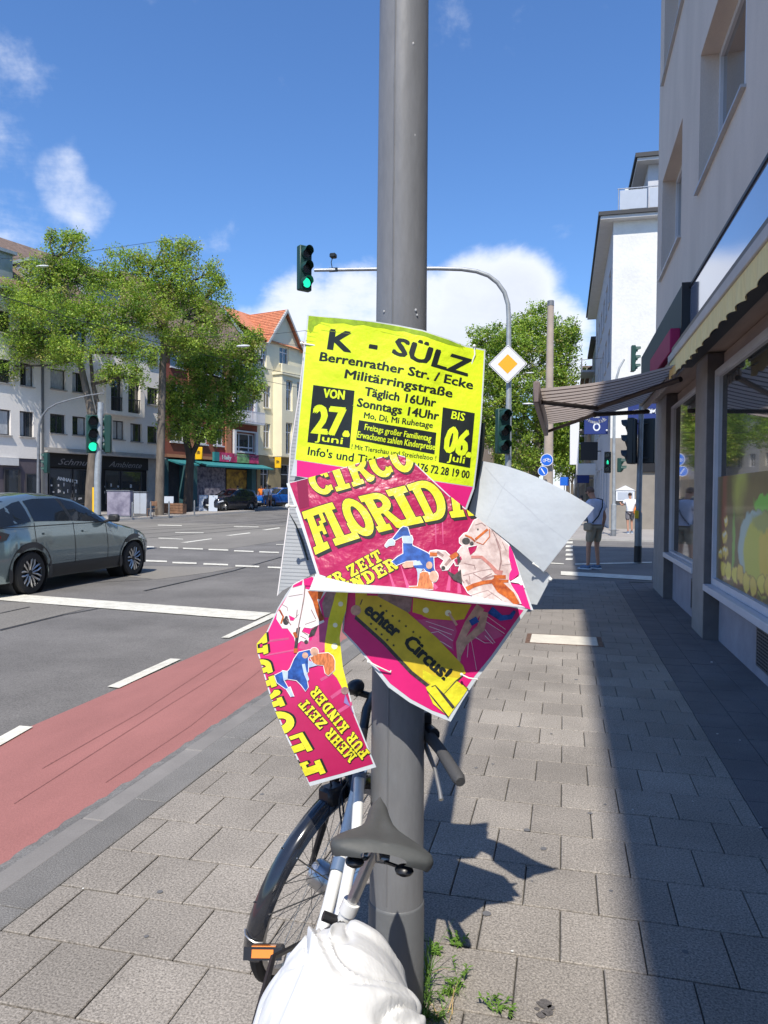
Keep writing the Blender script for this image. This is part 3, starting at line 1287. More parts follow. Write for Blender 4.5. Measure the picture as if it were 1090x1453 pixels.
# ---------------------------------------------------------------- A: yellow board
depA = lambda x, y: 2.072 + 0.045 * ((x - 562) / 130.0) ** 2 + 0.004 * math.sin(x * .045 + y * .03)
outA = [(436, 446.5), (470, 449.6), (529, 455.6), (565, 461.2), (600, 468.2), (637, 480.6), (661, 490.5), (689, 496), (686.5, 545), (683.5, 595), (678.5, 650), (673, 694),
        (661, 727), (600, 712), (520, 696), (440, 679.5), (413, 674.5), (418, 650), (421, 620), (426.5, 560), (431.5, 500)]
A = Board(outA, depA)
tA = thing('circus_board', 'neon yellow circus date board with black lettering and a torn top edge', 'poster board', PB + Vector((0, 0, 1.6)), group=None)
A.build(tA, m_white, m_grey)
yel = [(438, 448), (470, 451), (529, 457), (565, 463), (600, 470), (637, 482.4), (661, 492.4), (687, 497.6), (684.5, 545), (681.6, 595), (676.4, 650), (671.5, 690.3), (600, 679.5),
       (510, 665.8), (419.3, 652), (422.6, 620), (428.5, 560), (433.6, 500)]
ink(A, tA, 'yellow_print', m_neon, [yel], 1)
ink(A, tA, 'pink_print', m_pink, [[(421.5, 653), (510, 666.8), (600, 680.5), (671, 691.3), (659, 724), (600, 711), (520, 695), (440, 678), (421, 675.5)]], 1)
to_ = [(438, 448), (455, 450), (475, 451.2), (500, 453.6), (529, 457), (552, 461), (575, 465.4), (600, 470.2), (622, 477.6), (640, 483.6), (660, 492.4), (652, 492.6), (636, 488.6),
       (618, 482.6), (602, 476.6), (588, 474.4), (574, 470), (561, 469.6), (546, 465.6), (531, 464.4), (516, 460.6), (502, 461.8), (488, 458.4), (470, 459), (456, 456.8), (450, 461),
       (446, 463), (444, 470), (440, 473), (436.8, 466)]
ink(A, tA, 'torn_layer', m_olive, [to_], 2)
ink(A, tA, 'black_block', m_ink, [[(444.6, 546.2), (503.2, 554.4), (496.3, 635.9), (436.3, 627.4)], [(628.5, 577.8), (673.9, 586.3), (667, 664), (622.4, 655.7)],
                                  [(509.5, 596), (619.4, 613.9), (616.6, 644.7), (505.4, 624)]], 2)
T_ = []
for a in (('K', (464, 494.5), (499, 499.6), 29.5, .07, 0), ('-', (521.5, 503), (534, 505), 40, .03, 0), ('SÜLZ', (555.5, 501), (664, 533.8), 25.5, .075, 0.5),
          ('Berrenrather Str. / Ecke', (452.8, 511.4), (671, 552.6), 13.0, .06, -3.4), ('Militärringstraße', (488.4, 536), (641.8, 564.2), 13.0, .06, -1.2),
          ('Täglich 16Uhr', (516.6, 560.6), (618.2, 577.2), 12.6, .06, .4), ('Sonntags 14Uhr', (506, 576.2), (622.4, 596), 12.6, .06, .6), ('Mo, Di, Mi Ruhetage', (516, 592.8), (614, 607.4), 8.8, .04, .4),
          ('! Mit Tierschau und Streichelzoo !', (498.4, 636.6), (618.6, 653.4), 7.2, .02, .6), ("Info's und Tickets:", (436.2, 645.2), (560, 663.5), 12.4, .035, 0),
          ('0176 72 28 19 00', (584, 666.6), (665.8, 679), 11.6, .04, 0)):
    t_, p0, p1, cap, bo, sg = a
    ink(A, tA, 'lettering_line', m_ink, bold_px(t_, p0, p1, cap, bo, sg), 2, 12, True)
T_ = []
for a in (('VON', (458.4, 563.6), (488.8, 566.8), 13, .06, 0), ('27.', (440.8, 613.2), (496.2, 618.8), 41, .07, 0), ('Juni', (447, 624.6), (486, 630.2), 10, .03, 0),
          ('BIS', (640, 593.8), (658.9, 597.4), 11.5, .03, 0), ('06.', (627.2, 639.2), (668.6, 648.8), 38, .06, 0), ('Juli', (634.5, 653.2), (658.9, 657.8), 10.5, .03, 0),
          ('Freitags großer Familientag', (517, 609.6), (611.4, 626.0), 9.0, .02, .4), ('Erwachsene zahlen Kinderpreise', (506.8, 620.6), (617, 638.6), 9.6, .02, .4)):
    t_, p0, p1, cap, bo, sg = a
    ink(A, tA, 'lettering_line', m_neon, bold_px(t_, p0, p1, cap, bo, sg), 3, 12, True)
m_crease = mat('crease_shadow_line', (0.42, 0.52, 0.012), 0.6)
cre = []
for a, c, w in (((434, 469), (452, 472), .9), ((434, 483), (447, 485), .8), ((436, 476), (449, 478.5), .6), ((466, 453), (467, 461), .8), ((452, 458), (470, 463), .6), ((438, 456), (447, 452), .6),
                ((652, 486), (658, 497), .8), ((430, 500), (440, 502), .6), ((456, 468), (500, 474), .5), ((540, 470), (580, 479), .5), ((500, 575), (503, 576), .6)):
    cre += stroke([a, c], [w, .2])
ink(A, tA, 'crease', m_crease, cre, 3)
tie(tA, [(428, 487), (440, 489), (450, 490.5)], [depA(428, 487) - .004, depA(440, 489) - .002, depA(450, 490) + .003])
tie(tA, [(673, 491), (674, 503), (668, 520)], [depA(673, 490) - .003, depA(674, 503) - .004, depA(668, 520) + .003])

# ---------------------------------------------------------------- grey board behind, left
depF = lambda x, y: 2.158 - 0.02 * ((y - 640) / 200.0) ** 2
outF = [(433, 470), (428, 520), (421, 575), (411, 640), (408.5, 690), (409, 726), (401, 785), (392.8, 846), (401, 838), (443, 815), (470, 805), (528, 800), (528, 640), (528, 480)]
Fb = Board(outF, depF, 14)
tF = thing('grey_board', 'grey fluted back of a plastic board showing behind the yellow board', 'poster board', PB + Vector((0, 0, 1.55)))
Fb.build(tF, m_grey, m_grey)
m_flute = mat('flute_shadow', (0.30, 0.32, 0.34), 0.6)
fl = []
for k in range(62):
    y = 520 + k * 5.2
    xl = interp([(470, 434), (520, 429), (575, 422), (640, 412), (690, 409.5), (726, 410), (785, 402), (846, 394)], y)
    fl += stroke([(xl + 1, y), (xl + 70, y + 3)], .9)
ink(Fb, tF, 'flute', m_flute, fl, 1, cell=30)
ink(Fb, tF, 'white_edge', m_outl, stroke([(434, 470), (429, 520), (422, 575), (412, 640), (409.6, 690), (410, 726), (402, 785), (394, 845)], 1.2), 2)
ink(Fb, tF, 'dark_strip', m_ink, stroke([(411, 729), (420, 745), (429, 768), (437, 795)], [.6, 2, 3.4, 2.4]), 3)

# ---------------------------------------------------------------- C: white backs, right
depC = lambda x, y: 2.175 - 0.165 * smooth01(660, 850, x) + 0.012 * math.sin((x + y) * .02)
outC = [(676, 651), (683.5, 654), (702, 657.5), (721, 662), (746, 670.5), (771, 681), (808, 699.5), (843.5, 720.5), (808, 765), (771.5, 811.5), (735, 780), (700, 752), (664, 727), (662, 700)]
Cb = Board(outC, depC)
tC = thing('white_board', 'blank white back of a board bent out into a point towards the man', 'poster board', PB + Vector((0, 0, 1.5)))
Cb.build(tC, m_white, m_white)
m_crw = mat('white_crease', (0.50, 0.53, 0.56), 0.5)
ink(Cb, tC, 'crease', m_crw, stroke([(688, 662), (712, 690), (750, 722), (766, 738), (806, 768)], [.5, .9, .9, .4, .2]) + stroke([(690, 740), (712, 695), (718, 684)], [.2, .5, .2]), 1)
depC2 = lambda x, y: depC(x, y) + 0.02
outC2 = [(690, 740), (712, 760), (735, 780), (771, 810), (776, 812), (782, 820), (775, 833), (762, 858), (748, 856), (722, 820), (700, 790)]
C2 = Board(outC2, depC2)
tC2 = thing('white_board', 'small white folded corner of a board under the bent-out white point', 'poster board', PB + Vector((0, 0, 1.4)))
C2.build(tC2, m_white, m_white)
tie(tC2, [(757, 800), (766, 806), (772, 813)], [depC(757, 800) - .006] * 3, .0016)
tie(tC2, [(781, 822), (777, 827)], [2.05, 2.06], .0025)

# black sheet added as the shade in the gap right of the yellow board
tK = thing('shade_gap_strip', 'narrow black strip added as shade between the yellow board and the blank white one', 'poster board', PB + Vector((0, 0, 1.5)))
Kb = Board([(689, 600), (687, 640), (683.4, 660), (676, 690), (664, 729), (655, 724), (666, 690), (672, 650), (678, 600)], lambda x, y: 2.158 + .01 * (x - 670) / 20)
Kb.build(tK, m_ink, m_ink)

# ---------------------------------------------------------------- B: crimson CIRCO FLORIDA board
depB = lambda x, y: 2.046 - 0.080 * (y - 650) / 180.0 + 0.022 * ((x - 570) / 150.0) ** 2
outB = [(406.5, 686), (441, 677), (490, 662.7), (512, 656), (543.6, 648), (561, 644), (575, 648), (589, 657), (612, 679), (637, 702.5), (674, 732), (696, 750), (722.5, 772), (731, 790), (740, 820), (757, 866),
        (720, 858), (677, 849), (640, 843), (595, 837.6), (550, 833.5), (504, 830), (475, 823), (450, 816), (437, 775), (422, 730)]
Bb = Board(outB, depB)
tB = thing('circus_board', 'crimson circus board with CIRCO FLORIDA lettering, a blue acrobat and a white horse', 'poster board', PB + Vector((0, 0, 1.45)))
Bb.build(tB, m_white, m_white)
prB = [(411, 685.6), (441, 678), (490, 663.7), (512, 657), (543.6, 649), (561, 645), (574, 649), (588, 658), (611, 680), (636, 703.5), (673, 733), (695, 751), (721, 773), (729, 790), (737, 820), (752, 863.5),
       (720, 857), (677, 848), (640, 842), (595, 836.6), (550, 832.5), (504, 829), (475, 822), (453.5, 815), (441, 775), (427, 730)]
ink(Bb, tB, 'crimson_print', m_crim, [prB], 1)
m_tape = mat('dark_tape', (0.22, 0.008, 0.045), 0.3)
ink(Bb, tB, 'clear_tape', m_tape, [[(421, 683), (436, 679), (439, 719), (425, 722)]], 2)
rays = []
for x0, y0, x1, y1, w in ((560, 835, 545, 790, 4), (580, 836, 568, 800, 5), (620, 835, 602, 812, 5), (636, 838, 640, 800, 6), (652, 842, 650, 812, 6), (618, 740, 619, 775, 2.5), (628, 741, 629, 772, 2), (520, 832, 505, 820, 3)):
    rays += stroke([(x0, y0), (x1, y1)], [w, .5])
ink(Bb, tB, 'light_ray', m_lpink, rays, 2)
bbL = MB()
baseC = [(449, 704), (470, 699.5), (490, 694.5), (510, 688), (530, 681), (552, 675.5), (570, 671), (588, 667.5)]
topC = [(432, 671), (455, 663), (475, 656), (495, 648.5), (515, 641), (535, 634), (555, 628), (577, 622)]
slab_text(Bb, bbL, 'CIRCO', baseC, topC, 3, cells=[(-.01, .19), (.18, .36), (.36, .60), (.58, .79), (.79, 1.03)], shadow=(2.4, 3.2))
baseF = [(446, 788), (467, 778), (488, 770), (512, 763), (532, 757), (552, 752), (574, 747), (595, 742.5), (617, 738.5), (640, 735), (672, 731.5)]
topF = [(427, 727), (444, 721), (462, 715), (482, 710), (502, 706), (524, 701), (546, 696), (568, 691), (590, 684), (616, 676), (652, 664)]
slab_text(Bb, bbL, 'FLORIDA', baseF, topF, 3, cells=[(.0, .155), (.135, .30), (.27, .44), (.425, .62), (.59, .745), (.735, .91), (.90, 1.045)], shadow=(3.4, 4.2))
slab_text(Bb, bbL, 'MEHR ZEIT', [(437, 853), (545, 794)], [(428, 838), (537, 779)], 3, shadow=(1, 1.4), out=1.0)
slab_text(Bb, bbL, 'FÜR KINDER', [(426, 880), (567, 805)], [(417, 865), (557, 790)], 3, shadow=(1, 1.4), out=1.0)
obj('lettering', bbL, [m_lyel, m_ink], tB)
# acrobat
ac = lambda P: cr(530, 735, 9.909, P)
blue = [ac([(270, 290), (380, 150), (420, 120), (480, 130), (520, 255), (400, 258), (300, 312)]),
        ac([(415, 350), (545, 358), (552, 390), (650, 435), (760, 490), (845, 560), (850, 700), (872, 765), (800, 765), (740, 745), (700, 700), (660, 620), (600, 595), (470, 602), (320, 665), (260, 612), (340, 545), (420, 500)]),
        ac([(560, 665), (700, 650), (740, 690), (700, 715), (580, 700)])]
palep = [ac([(408, 250), (540, 250), (552, 300), (545, 358), (420, 356), (415, 300)]), ac([(160, 390), (215, 310), (268, 288), (300, 340), (292, 375), (215, 385), (185, 410)]),
         ac([(600, 705), (700, 715), (650, 770), (640, 880), (622, 960), (618, 760)]), ac([(560, 610), (650, 600), (690, 660), (560, 668)])]
hair = [ac([(650, 780), (700, 750), (770, 765), (800, 860), (832, 925), (838, 1000), (500, 985), (500, 965), (620, 960)])]
skin = [ac([(400, 660), (460, 610), (560, 610), (560, 690), (430, 705)]), ac(circ(785, 665, 46, 10, 55))]
grey_ = [ac(circ(845, 820, 62, 12, 78))]
ink(Bb, tB, 'figure_outline', m_outl, sum([outline_polys(p, 2.2) for p in blue[:2] + palep[:2] + hair + grey_], []), 5)
ink(Bb, tB, 'acrobat_suit', m_blue, blue, 6)
ink(Bb, tB, 'acrobat_pale_cloth', m_pale, palep, 7)
ink(Bb, tB, 'acrobat_hair', m_hair, hair, 7)
ink(Bb, tB, 'acrobat_skin', m_skin2, skin + grey_, 8)
# horse
hc = lambda P: cr(610, 720, 6.8125, P)
body = [hc([(428, 128), (470, 104), (545, 165), (600, 215), (660, 262), (760, 365), (768, 440), (762, 520), (790, 560), (768, 700), (765, 720), (830, 820), (880, 930), (780, 925), (560, 880), (420, 855), (370, 822), (325, 745),
            (282, 600), (300, 545), (360, 500), (395, 470), (470, 372), (440, 362), (340, 385), (290, 340), (288, 300), (330, 255), (370, 240)]),
        hc([(310, 375), (360, 385), (440, 560), (380, 620), (300, 560), (250, 560), (230, 510), (300, 470), (270, 430)]),
        hc([(0, 425), (60, 415), (150, 425), (190, 465), (230, 520), (170, 600), (125, 605), (105, 570), (140, 510), (80, 470), (0, 485)])]
ink(Bb, tB, 'figure_outline', m_outl, sum([outline_polys(p, 2.6) for p in body], []), 5)
ink(Bb, tB, 'horse', m_horse, body, 6)
sh = []
for P, w in (([(640, 300), (680, 420), (690, 520), (670, 620)], 14), ([(600, 220), (660, 330), (690, 400)], 6), ([(330, 540), (430, 560), (440, 600)], 8), ([(320, 660), (500, 610), (640, 590)], 6), ([(350, 700), (380, 740)], 20),
             ([(400, 850), (560, 800), (700, 900)], 5), ([(500, 700), (620, 660)], 18), ([(440, 170), (500, 150), (540, 180)], 8), ([(700, 330), (740, 420)], 5), ([(150, 560), (200, 500)], 26), ([(70, 430), (130, 470)], 26),
             ([(290, 600), (300, 680), (330, 730)], 9), ([(380, 660), (390, 740)], 8), ([(700, 560), (790, 545)], 4), ([(420, 640), (500, 690), (600, 640)], 9), ([(520, 880), (600, 830)], 4)):
    sh += [hc(q) for q in stroke(P, w)]
ink(Bb, tB, 'horse_shading', m_hshade, sh, 7)
dk = [hc(circ(350, 325, 40, 10, 34)), hc(circ(405, 348, 20)), hc(circ(465, 212, 9)), hc([(170, 610), (240, 650), (300, 600), (315, 740), (230, 700), (180, 640)]), hc(circ(130, 585, 20)), hc([(280, 440), (300, 520), (270, 560), (262, 480)])]
ink(Bb, tB, 'horse_dark_detail', m_hdark, dk, 8)
ink(Bb, tB, 'magenta_gap', m_crim, [hc([(370, 395), (460, 368), (440, 420), (392, 462)]), hc([(235, 505), (300, 470), (310, 500), (262, 555)])], 8)
st = []
for P, w in (([(340, 268), (400, 292), (440, 330)], 16), ([(440, 310), (560, 210)], 22), ([(575, 210), (580, 280), (515, 358), (450, 335)], 9), ([(200, 488), (268, 448)], 48), ([(0, 450), (70, 455)], 34)):
    st += [hc(q) for q in stroke(P, w)]
for P, w in (([(355, 790), (420, 755), (520, 725), (640, 712), (760, 712)], [44, 40, 38, 36, 26]), ([(610, 690), (690, 780), (780, 850), (850, 940)], [66, 104, 84, 46]), ([(620, 672), (735, 672)], 36)):
    st += [hc(q) for q in stroke(P, w)]
ink(Bb, tB, 'orange_harness', m_strap, st, 8)
st = []
for P, w in (([(400, 480), (500, 480), (590, 560), (640, 620), (700, 640)], [28, 30, 30, 40, 60]),):
    st += [hc(q) for q in stroke(P, w)]
ink(Bb, tB, 'rose_strap', m_rose, st, 8)
ink(Bb, tB, 'pale_curl', m_outl, [hc([(770, 720), (880, 655), (930, 720), (930, 790), (860, 735)])], 7)
ink(Bb, tB, 'pink_print', m_pink, [hc([(765, 375), (785, 370), (865, 640), (800, 700), (765, 700), (770, 640), (790, 600), (765, 480)]), hc([(780, 735), (900, 750), (975, 985), (900, 965), (860, 860)])], 7)
tie(tB, [(408, 718), (418, 718.5), (428, 717)], [2.03, 2.035, 2.05], .003)

# ---------------------------------------------------------------- folded white lip under the crimson board
lt = [(440, 815), (452, 815.5), (504, 829), (550, 832.5), (595, 836.6), (640, 842), (677, 848), (745, 861)]
lb = [(438, 836.5), (460, 837.5), (551, 840.6), (590, 845), (625, 850), (665, 854), (708, 857.2), (745, 862)]


def depL(x, y):
    t_, b_ = interp(lt, x) - 2, interp(lb, x)
    v = (y - t_) / max(1.0, b_ - t_)
    d0 = depB(x, interp(lt, x)) + 0.012
    d1 = interp([(438, 1.905), (560, 1.885), (650, 1.885), (745, 1.94)], x)
    return d0 + (d1 - d0) * max(0, min(1.05, v))


outL = [(448, 814), (504, 827), (550, 831), (595, 835), (640, 840), (677, 846), (740, 859), (745, 861.6), (708, 857.4), (665, 854), (625, 850), (590, 845.4), (551, 841), (460, 838), (439, 837)]
Lb = Board(outL, depL, 6)
tL = thing('folded_board_lip', 'white folded lip jutting out between the crimson board and the lower magenta boards', 'poster board', PB + Vector((0, 0, 1.3)))
Lb.build(tL, m_white, m_white, .003)

# ---------------------------------------------------------------- D: lower right board
depD = lambda x, y: 2.035 - 0.015 * (y - 850) / 150 + 0.035 * ((x - 540) / 100.0) * ((x - 540) / 100.0) * (.4 if x > 540 else .1)
outD = [(493, 836), (551, 838), (590, 842), (625, 847), (665, 851), (708, 855), (749.5, 864.5), (735, 884), (702, 931), (675, 966), (656, 995), (639.5, 1024), (614, 1013.5), (581, 996.5), (551, 975), (532, 951),
        (523, 938.5), (503, 915), (485.5, 896.5), (487.5, 870)]
Db = Board(outD, depD)
tD = thing('circus_board', 'shaded magenta circus board with a yellow banner reading echter Circus!', 'poster board', PB + Vector((0, 0, 1.2)))
Db.build(tD, m_white, m_grey)
m_magD = mat('magenta_lower_print', (0.66, 0.018, 0.17), 0.40, var=0.06, vscale=10, bump=0.06, bscale=22)
prD = [(494.5, 838), (551, 840), (590, 844), (625, 849), (665, 853), (708, 857), (743, 866), (730, 884), (697, 931), (670, 964), (651, 992), (638, 1017), (614, 1008.5), (583, 992), (554, 970), (536, 948),
       (526, 937.5), (506, 914.5), (487.5, 895.5), (490, 870)]
ink(Db, tD, 'magenta_print', m_magD, [prD], 1)
e5 = lambda P: cr(480, 830, 7.786, P)
e6 = lambda P: cr(600, 830, 6.8125, P)
ink(Db, tD, 'pink_haze', m_lpink, [e5([(760, 370), (1090, 400), (1090, 600), (980, 560), (740, 380)]), e6([(0, 330), (300, 350), (330, 450), (290, 560), (300, 640), (0, 460)]),
                                   e6([(480, 430), (600, 330), (780, 490), (660, 540), (500, 520)])], 2)
ink(Db, tD, 'gold_band', m_gold, [e5([(190, 60), (320, 60), (312, 180), (270, 270), (190, 240)]), e5([(830, 140), (1090, 190), (1090, 380), (820, 300)]), e6([(0, 140), (60, 160), (470, 190), (400, 330), (300, 345), (60, 325), (0, 300)])], 3)
dots = [e5(circ(970, 280, 32, 12)), e6(circ(25, 245, 26, 12)), e6(circ(245, 272, 30, 12))]
ink(Db, tD, 'printed_bulb', m_bulb, dots, 4)
ink(Db, tD, 'dark_crowd', m_hshade, [e5([(440, 90), (820, 140), (800, 290), (700, 350), (560, 260), (430, 150)])], 3)
lg = []
for P, w in (([(560, 210), (440, 380), (350, 560), (350, 740)], [90, 80, 60, 30]), ([(600, 260), (560, 420), (400, 560), (350, 700)], [70, 80, 60, 30]), ([(250, 270), (330, 390)], 24)):
    lg += [e6(q) for q in stroke(P, w)]
ink(Db, tD, 'acrobat_legs', m_skin2, lg, 4)
lg = []
for P, w in (([(650, 240), (760, 320), (850, 310), (890, 250)], [80, 60, 50, 30]), ([(460, 370), (530, 330)], 60)):
    lg += [e6(q) for q in stroke(P, w)]
ink(Db, tD, 'acrobat_suit', m_blue, lg, 5)
wl = []
for P, w in (([(40, 470), (150, 450), (290, 540)], 5), ([(40, 480), (200, 560), (280, 610)], 5), ([(60, 400), (280, 480)], 5), ([(590, 340), (790, 470)], 5), ([(600, 430), (700, 560), (600, 560), (500, 500)], 5), ([(600, 490), (680, 570)], 5),
             ([(30, 350), (300, 440)], 4), ([(440, 560), (430, 700)], 4), ([(470, 540), (520, 820)], 3), ([(620, 300), (800, 430)], 4)):
    wl += [e6(q) for q in stroke(P, w)]
ink(Db, tD, 'swirl', m_outl, wl, 4)
ban = [(517, 845), (535, 845.5), (577, 868), (620, 905), (657, 944), (661, 955), (640, 975), (631, 986), (614, 975), (585, 952), (545, 909), (506, 874)]
ink(Db, tD, 'banner_shadow', m_hdark, [[(x - 3, y + 4) for x, y in ban]], 3)
ink(Db, tD, 'gold_banner', m_gold, [ban], 5)
ink(Db, tD, 'banner_curl', m_lyel, [e6([(30, 990), (80, 960), (200, 1060), (330, 930), (440, 1000), (360, 1120), (300, 1200), (250, 1275), (100, 1150)]), e6([(0, 820), (120, 880), (350, 900), (200, 1060), (80, 960), (0, 900)])], 6)
ck = []
for P, w in (([(85, 985), (120, 970), (200, 1065), (300, 1190)], [10, 8, 26, 30]), ([(40, 1020), (120, 1120), (250, 1280)], [5, 14, 10]), ([(200, 1060), (320, 930), (400, 860)], [4, 12, 4])):
    ck += [e6(q) for q in stroke(P, w)]
ink(Db, tD, 'banner_fold_line', m_hdark, ck, 7)
ink(Db, tD, 'banner_lettering', m_ink, bold_px('echter', (515.5, 867.5), (561, 905.5), 19, .085), 7, 12, True)
ink(Db, tD, 'banner_lettering', m_ink, bold_px('Circus!', (571, 913), (631, 966), 20, .085), 7, 12, True)


def star(x, y, r_):
    return [(x + r_ * (1 if i % 2 == 0 else .42) * math.sin(math.pi * i / 5), y - r_ * (1 if i % 2 == 0 else .42) * math.cos(math.pi * i / 5)) for i in range(10)]


ink(Db, tD, 'star', m_ink, [star(*e5([p])[0], 2.4) for p in ((468, 233), (533, 288), (602, 342), (675, 398), (748, 455), (362, 430), (418, 488), (480, 547), (542, 607), (612, 667), (830, 520), (905, 580))], 7)
ink(Db, tD, 'curl_ball', m_skin2, [e5(circ(195, 280, 58, 14))], 6)
tie(tD, [(523, 939), (537, 946), (554, 954), (555, 950)], [2.02, 2.012, 2.02, 2.03], .002)
tie(tD, [(655, 957), (665, 962), (678, 964)], [2.02, 2.012, 2.02], .002)

# ---------------------------------------------------------------- E: hanging left board
depE = lambda x, y: 2.02 - 0.06 * smooth01(860, 1110, y) + 0.02 * ((x - 440) / 60.0) ** 2 * .4
outE = [(445, 816.5), (438, 820), (427, 823), (416, 828.7), (405, 844), (394, 863), (378.6, 896), (364.3, 913.5), (365, 925), (369.8, 940), (378, 970), (387.4, 1001.5), (405, 1043), (423, 1080), (440, 1115.5), (487, 1102), (534, 1088.5),
        (521.7, 1058.7), (512, 1034), (504, 1014.7), (495, 980), (486.5, 946.5), (482, 904.6), (485, 887), (491, 869), (494.5, 836), (455, 834)]
Eb = Board(outE, depE)
tE = thing('circus_board', 'hot pink hanging circus board strip with upside-down MEHR ZEIT FÜR KINDER lettering', 'poster board', PB + Vector((0, 0, 1.2)))
Eb.build(tE, m_white, m_white)
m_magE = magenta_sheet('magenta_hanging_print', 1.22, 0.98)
prE = [(443, 818), (427, 825), (417, 831), (396, 863), (380.6, 896), (366, 914), (367, 925), (371.5, 940), (380, 970), (389.4, 1001), (407, 1042), (425, 1079), (438.5, 1110), (487, 1097), (529.5, 1084),
       (519.7, 1058.7), (510, 1034), (502, 1014.7), (493, 980), (484.8, 946.5), (480.5, 904.6), (483.5, 887), (489.5, 869), (493, 837), (455, 835)]
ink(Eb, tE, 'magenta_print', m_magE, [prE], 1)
c3 = lambda P: cr(380, 810, 9.083, P)
c4 = lambda P: cr(380, 900, 9.083, P)
ink(Eb, tE, 'pale_ray', m_lpink, [c3([(560, 900), (650, 700), (780, 620), (750, 1000), (640, 1080), (400, 1000), (440, 900)])] + [q for P, w in (([(455, 965), (500, 940)], 4), ([(470, 990), (505, 965)], 5), ([(480, 1010), (512, 990)], 5),
     ([(372, 911), (410, 906)], 3), ([(376, 930), (420, 922)], 2.5), ([(500, 1040), (512, 1060)], 8)) for q in stroke(P, w)], 2)
ink(Eb, tE, 'gold_band', m_lyel, [[(477, 838), (494, 838), (491, 866), (484.5, 888), (482, 905), (487, 946), (494, 975), (490, 985), (478, 962), (467, 950), (461, 930), (461, 912), (466, 880)]], 3)
ink(Eb, tE, 'printed_bulb', m_bulb, [circ(483.5, 857, 3.6), circ(475.8, 887, 3.4), circ(474.7, 917, 4.4, 12)], 4)
ink(Eb, tE, 'band_end', m_hshade, [circ(489.5, 980, 5.5, 12)], 4)
ink(Eb, tE, 'violet_corner', m_viol, [[(490, 985), (500, 1010), (503, 1014), (498, 1003), (488, 997)]], 4)
hb = [c3([(330, 175), (460, 85), (480, 230), (560, 250), (760, 262), (660, 400), (700, 560), (730, 660), (650, 700), (560, 742), (470, 730), (440, 780), (540, 820), (520, 930), (430, 900), (360, 960), (340, 860), (255, 742), (190, 742),
          (110, 620), (120, 540), (160, 480), (210, 400), (300, 230)])]
ink(Eb, tE, 'horse', m_outl, hb, 4)
sh = []
for P, w in (([(480, 200), (470, 330), (440, 500), (400, 700), (380, 860)], 14), ([(270, 330), (450, 300)], 6), ([(180, 430), (250, 470), (260, 520)], 8), ([(380, 500), (370, 600)], 10), ([(560, 500), (620, 620)], 10), ([(480, 690), (620, 640)], 8),  # first stroke: cast shadow band across the horse, drawn in as ink
             ([(440, 780), (520, 830)], 12), ([(230, 600), (300, 700)], 14), ([(420, 840), (500, 880)], 10), ([(340, 620), (400, 560)], 5)):
    sh += [c3(q) for q in stroke(P, w)]
ink(Eb, tE, 'horse_shading', m_hshade, sh, 5)
ink(Eb, tE, 'horse_dark_detail', m_hdark, [c3(circ(235, 650, 40, 10, 50)), c3(circ(240, 600, 20)), c3([(560, 760), (650, 700), (600, 830), (520, 860)]), c3(circ(495, 915, 26)), c3([(370, 740), (420, 720), (380, 1000), (340, 1000)])], 5)
st = []
for P, w in (([(590, 250), (610, 380), (650, 520), (700, 640)], [150, 60, 60, 70]), ([(150, 500), (200, 590), (170, 680)], 22), ([(690, 260), (650, 360)], 60), ([(340, 790), (370, 860)], 40), ([(360, 1000), (360, 1060)], 50)):
    st += [c3(q) for q in stroke(P, w)]
ink(Eb, tE, 'orange_harness', m_strap, st, 6)
ink(Eb, tE, 'magenta_gap', m_pink, [c3([(270, 570), (350, 610), (330, 640), (290, 640)]), c3([(460, 95), (540, 80), (600, 130), (560, 190), (470, 190)]), c3([(330, 185), (450, 120), (440, 180), (320, 215)])], 6)
ink(Eb, tE, 'grey_patch', m_hshade, [c3([(700, 420), (760, 270), (880, 280), (790, 600), (730, 600)])], 3)
bl = [c4([(400, 232), (540, 200), (565, 262), (520, 300), (522, 480), (492, 520), (520, 680), (490, 732), (430, 650), (370, 592), (260, 575), (255, 480), (290, 440), (340, 320)]), c4([(90, 530), (185, 480), (210, 600), (262, 690), (232, 702), (120, 622)])]
pl = [c4([(185, 470), (262, 480), (258, 575), (205, 600)]), c4([(238, 700), (290, 680), (310, 740), (335, 800), (300, 802)]), c4([(440, 385), (480, 380), (500, 480), (535, 580), (510, 610), (470, 520)]), c4([(520, 330), (560, 350), (640, 400), (530, 430)])]
hr = [c4([(545, 300), (650, 250), (780, 240), (835, 280), (862, 340), (860, 460), (780, 532), (742, 500), (720, 400), (600, 385)])]
fc = [c4(circ(600, 225, 52, 12)), c4(circ(482, 272, 40, 12))]
ink(Eb, tE, 'figure_outline', m_outl, sum([outline_polys(p, 2.0) for p in bl + pl[:2] + hr + fc[:1]], []), 6)
ink(Eb, tE, 'acrobat_suit', m_blue, bl, 7)
ink(Eb, tE, 'acrobat_pale_cloth', m_pale, pl, 8)
ink(Eb, tE, 'acrobat_hair', m_hair, hr, 8)
ink(Eb, tE, 'acrobat_skin', m_skin2, fc, 8)
be = MB()
slab_text(Eb, be, 'MEHR ZEIT', [(507.6, 1073), (433.5, 990)], [(496.5, 1083.5), (422, 1000)], 5, shadow=(1.2, .6), out=1.0)
slab_text(Eb, be, 'FÜR KINDER', [(526, 1069), (449, 972)], [(514.5, 1079.5), (437.5, 982)], 5, shadow=(1.2, .6), out=1.0)
cE = [(463, 1098), (454, 1078), (441, 1060), (430, 1040), (417, 1021), (406, 1003), (398, 985), (391, 968), (386, 948), (381, 927), (378, 898)]
slab_text(Eb, be, 'FLORIDA', cE, [(x - 46, y + 16) for x, y in cE], 3, cells=[(.0, .15), (.17, .31), (.33, .5), (.51, .65), (.66, .76), (.77, .89), (.90, 1.0)], shadow=(3, -1.5))
obj('lettering', be, [m_lyel, m_ink], tE)

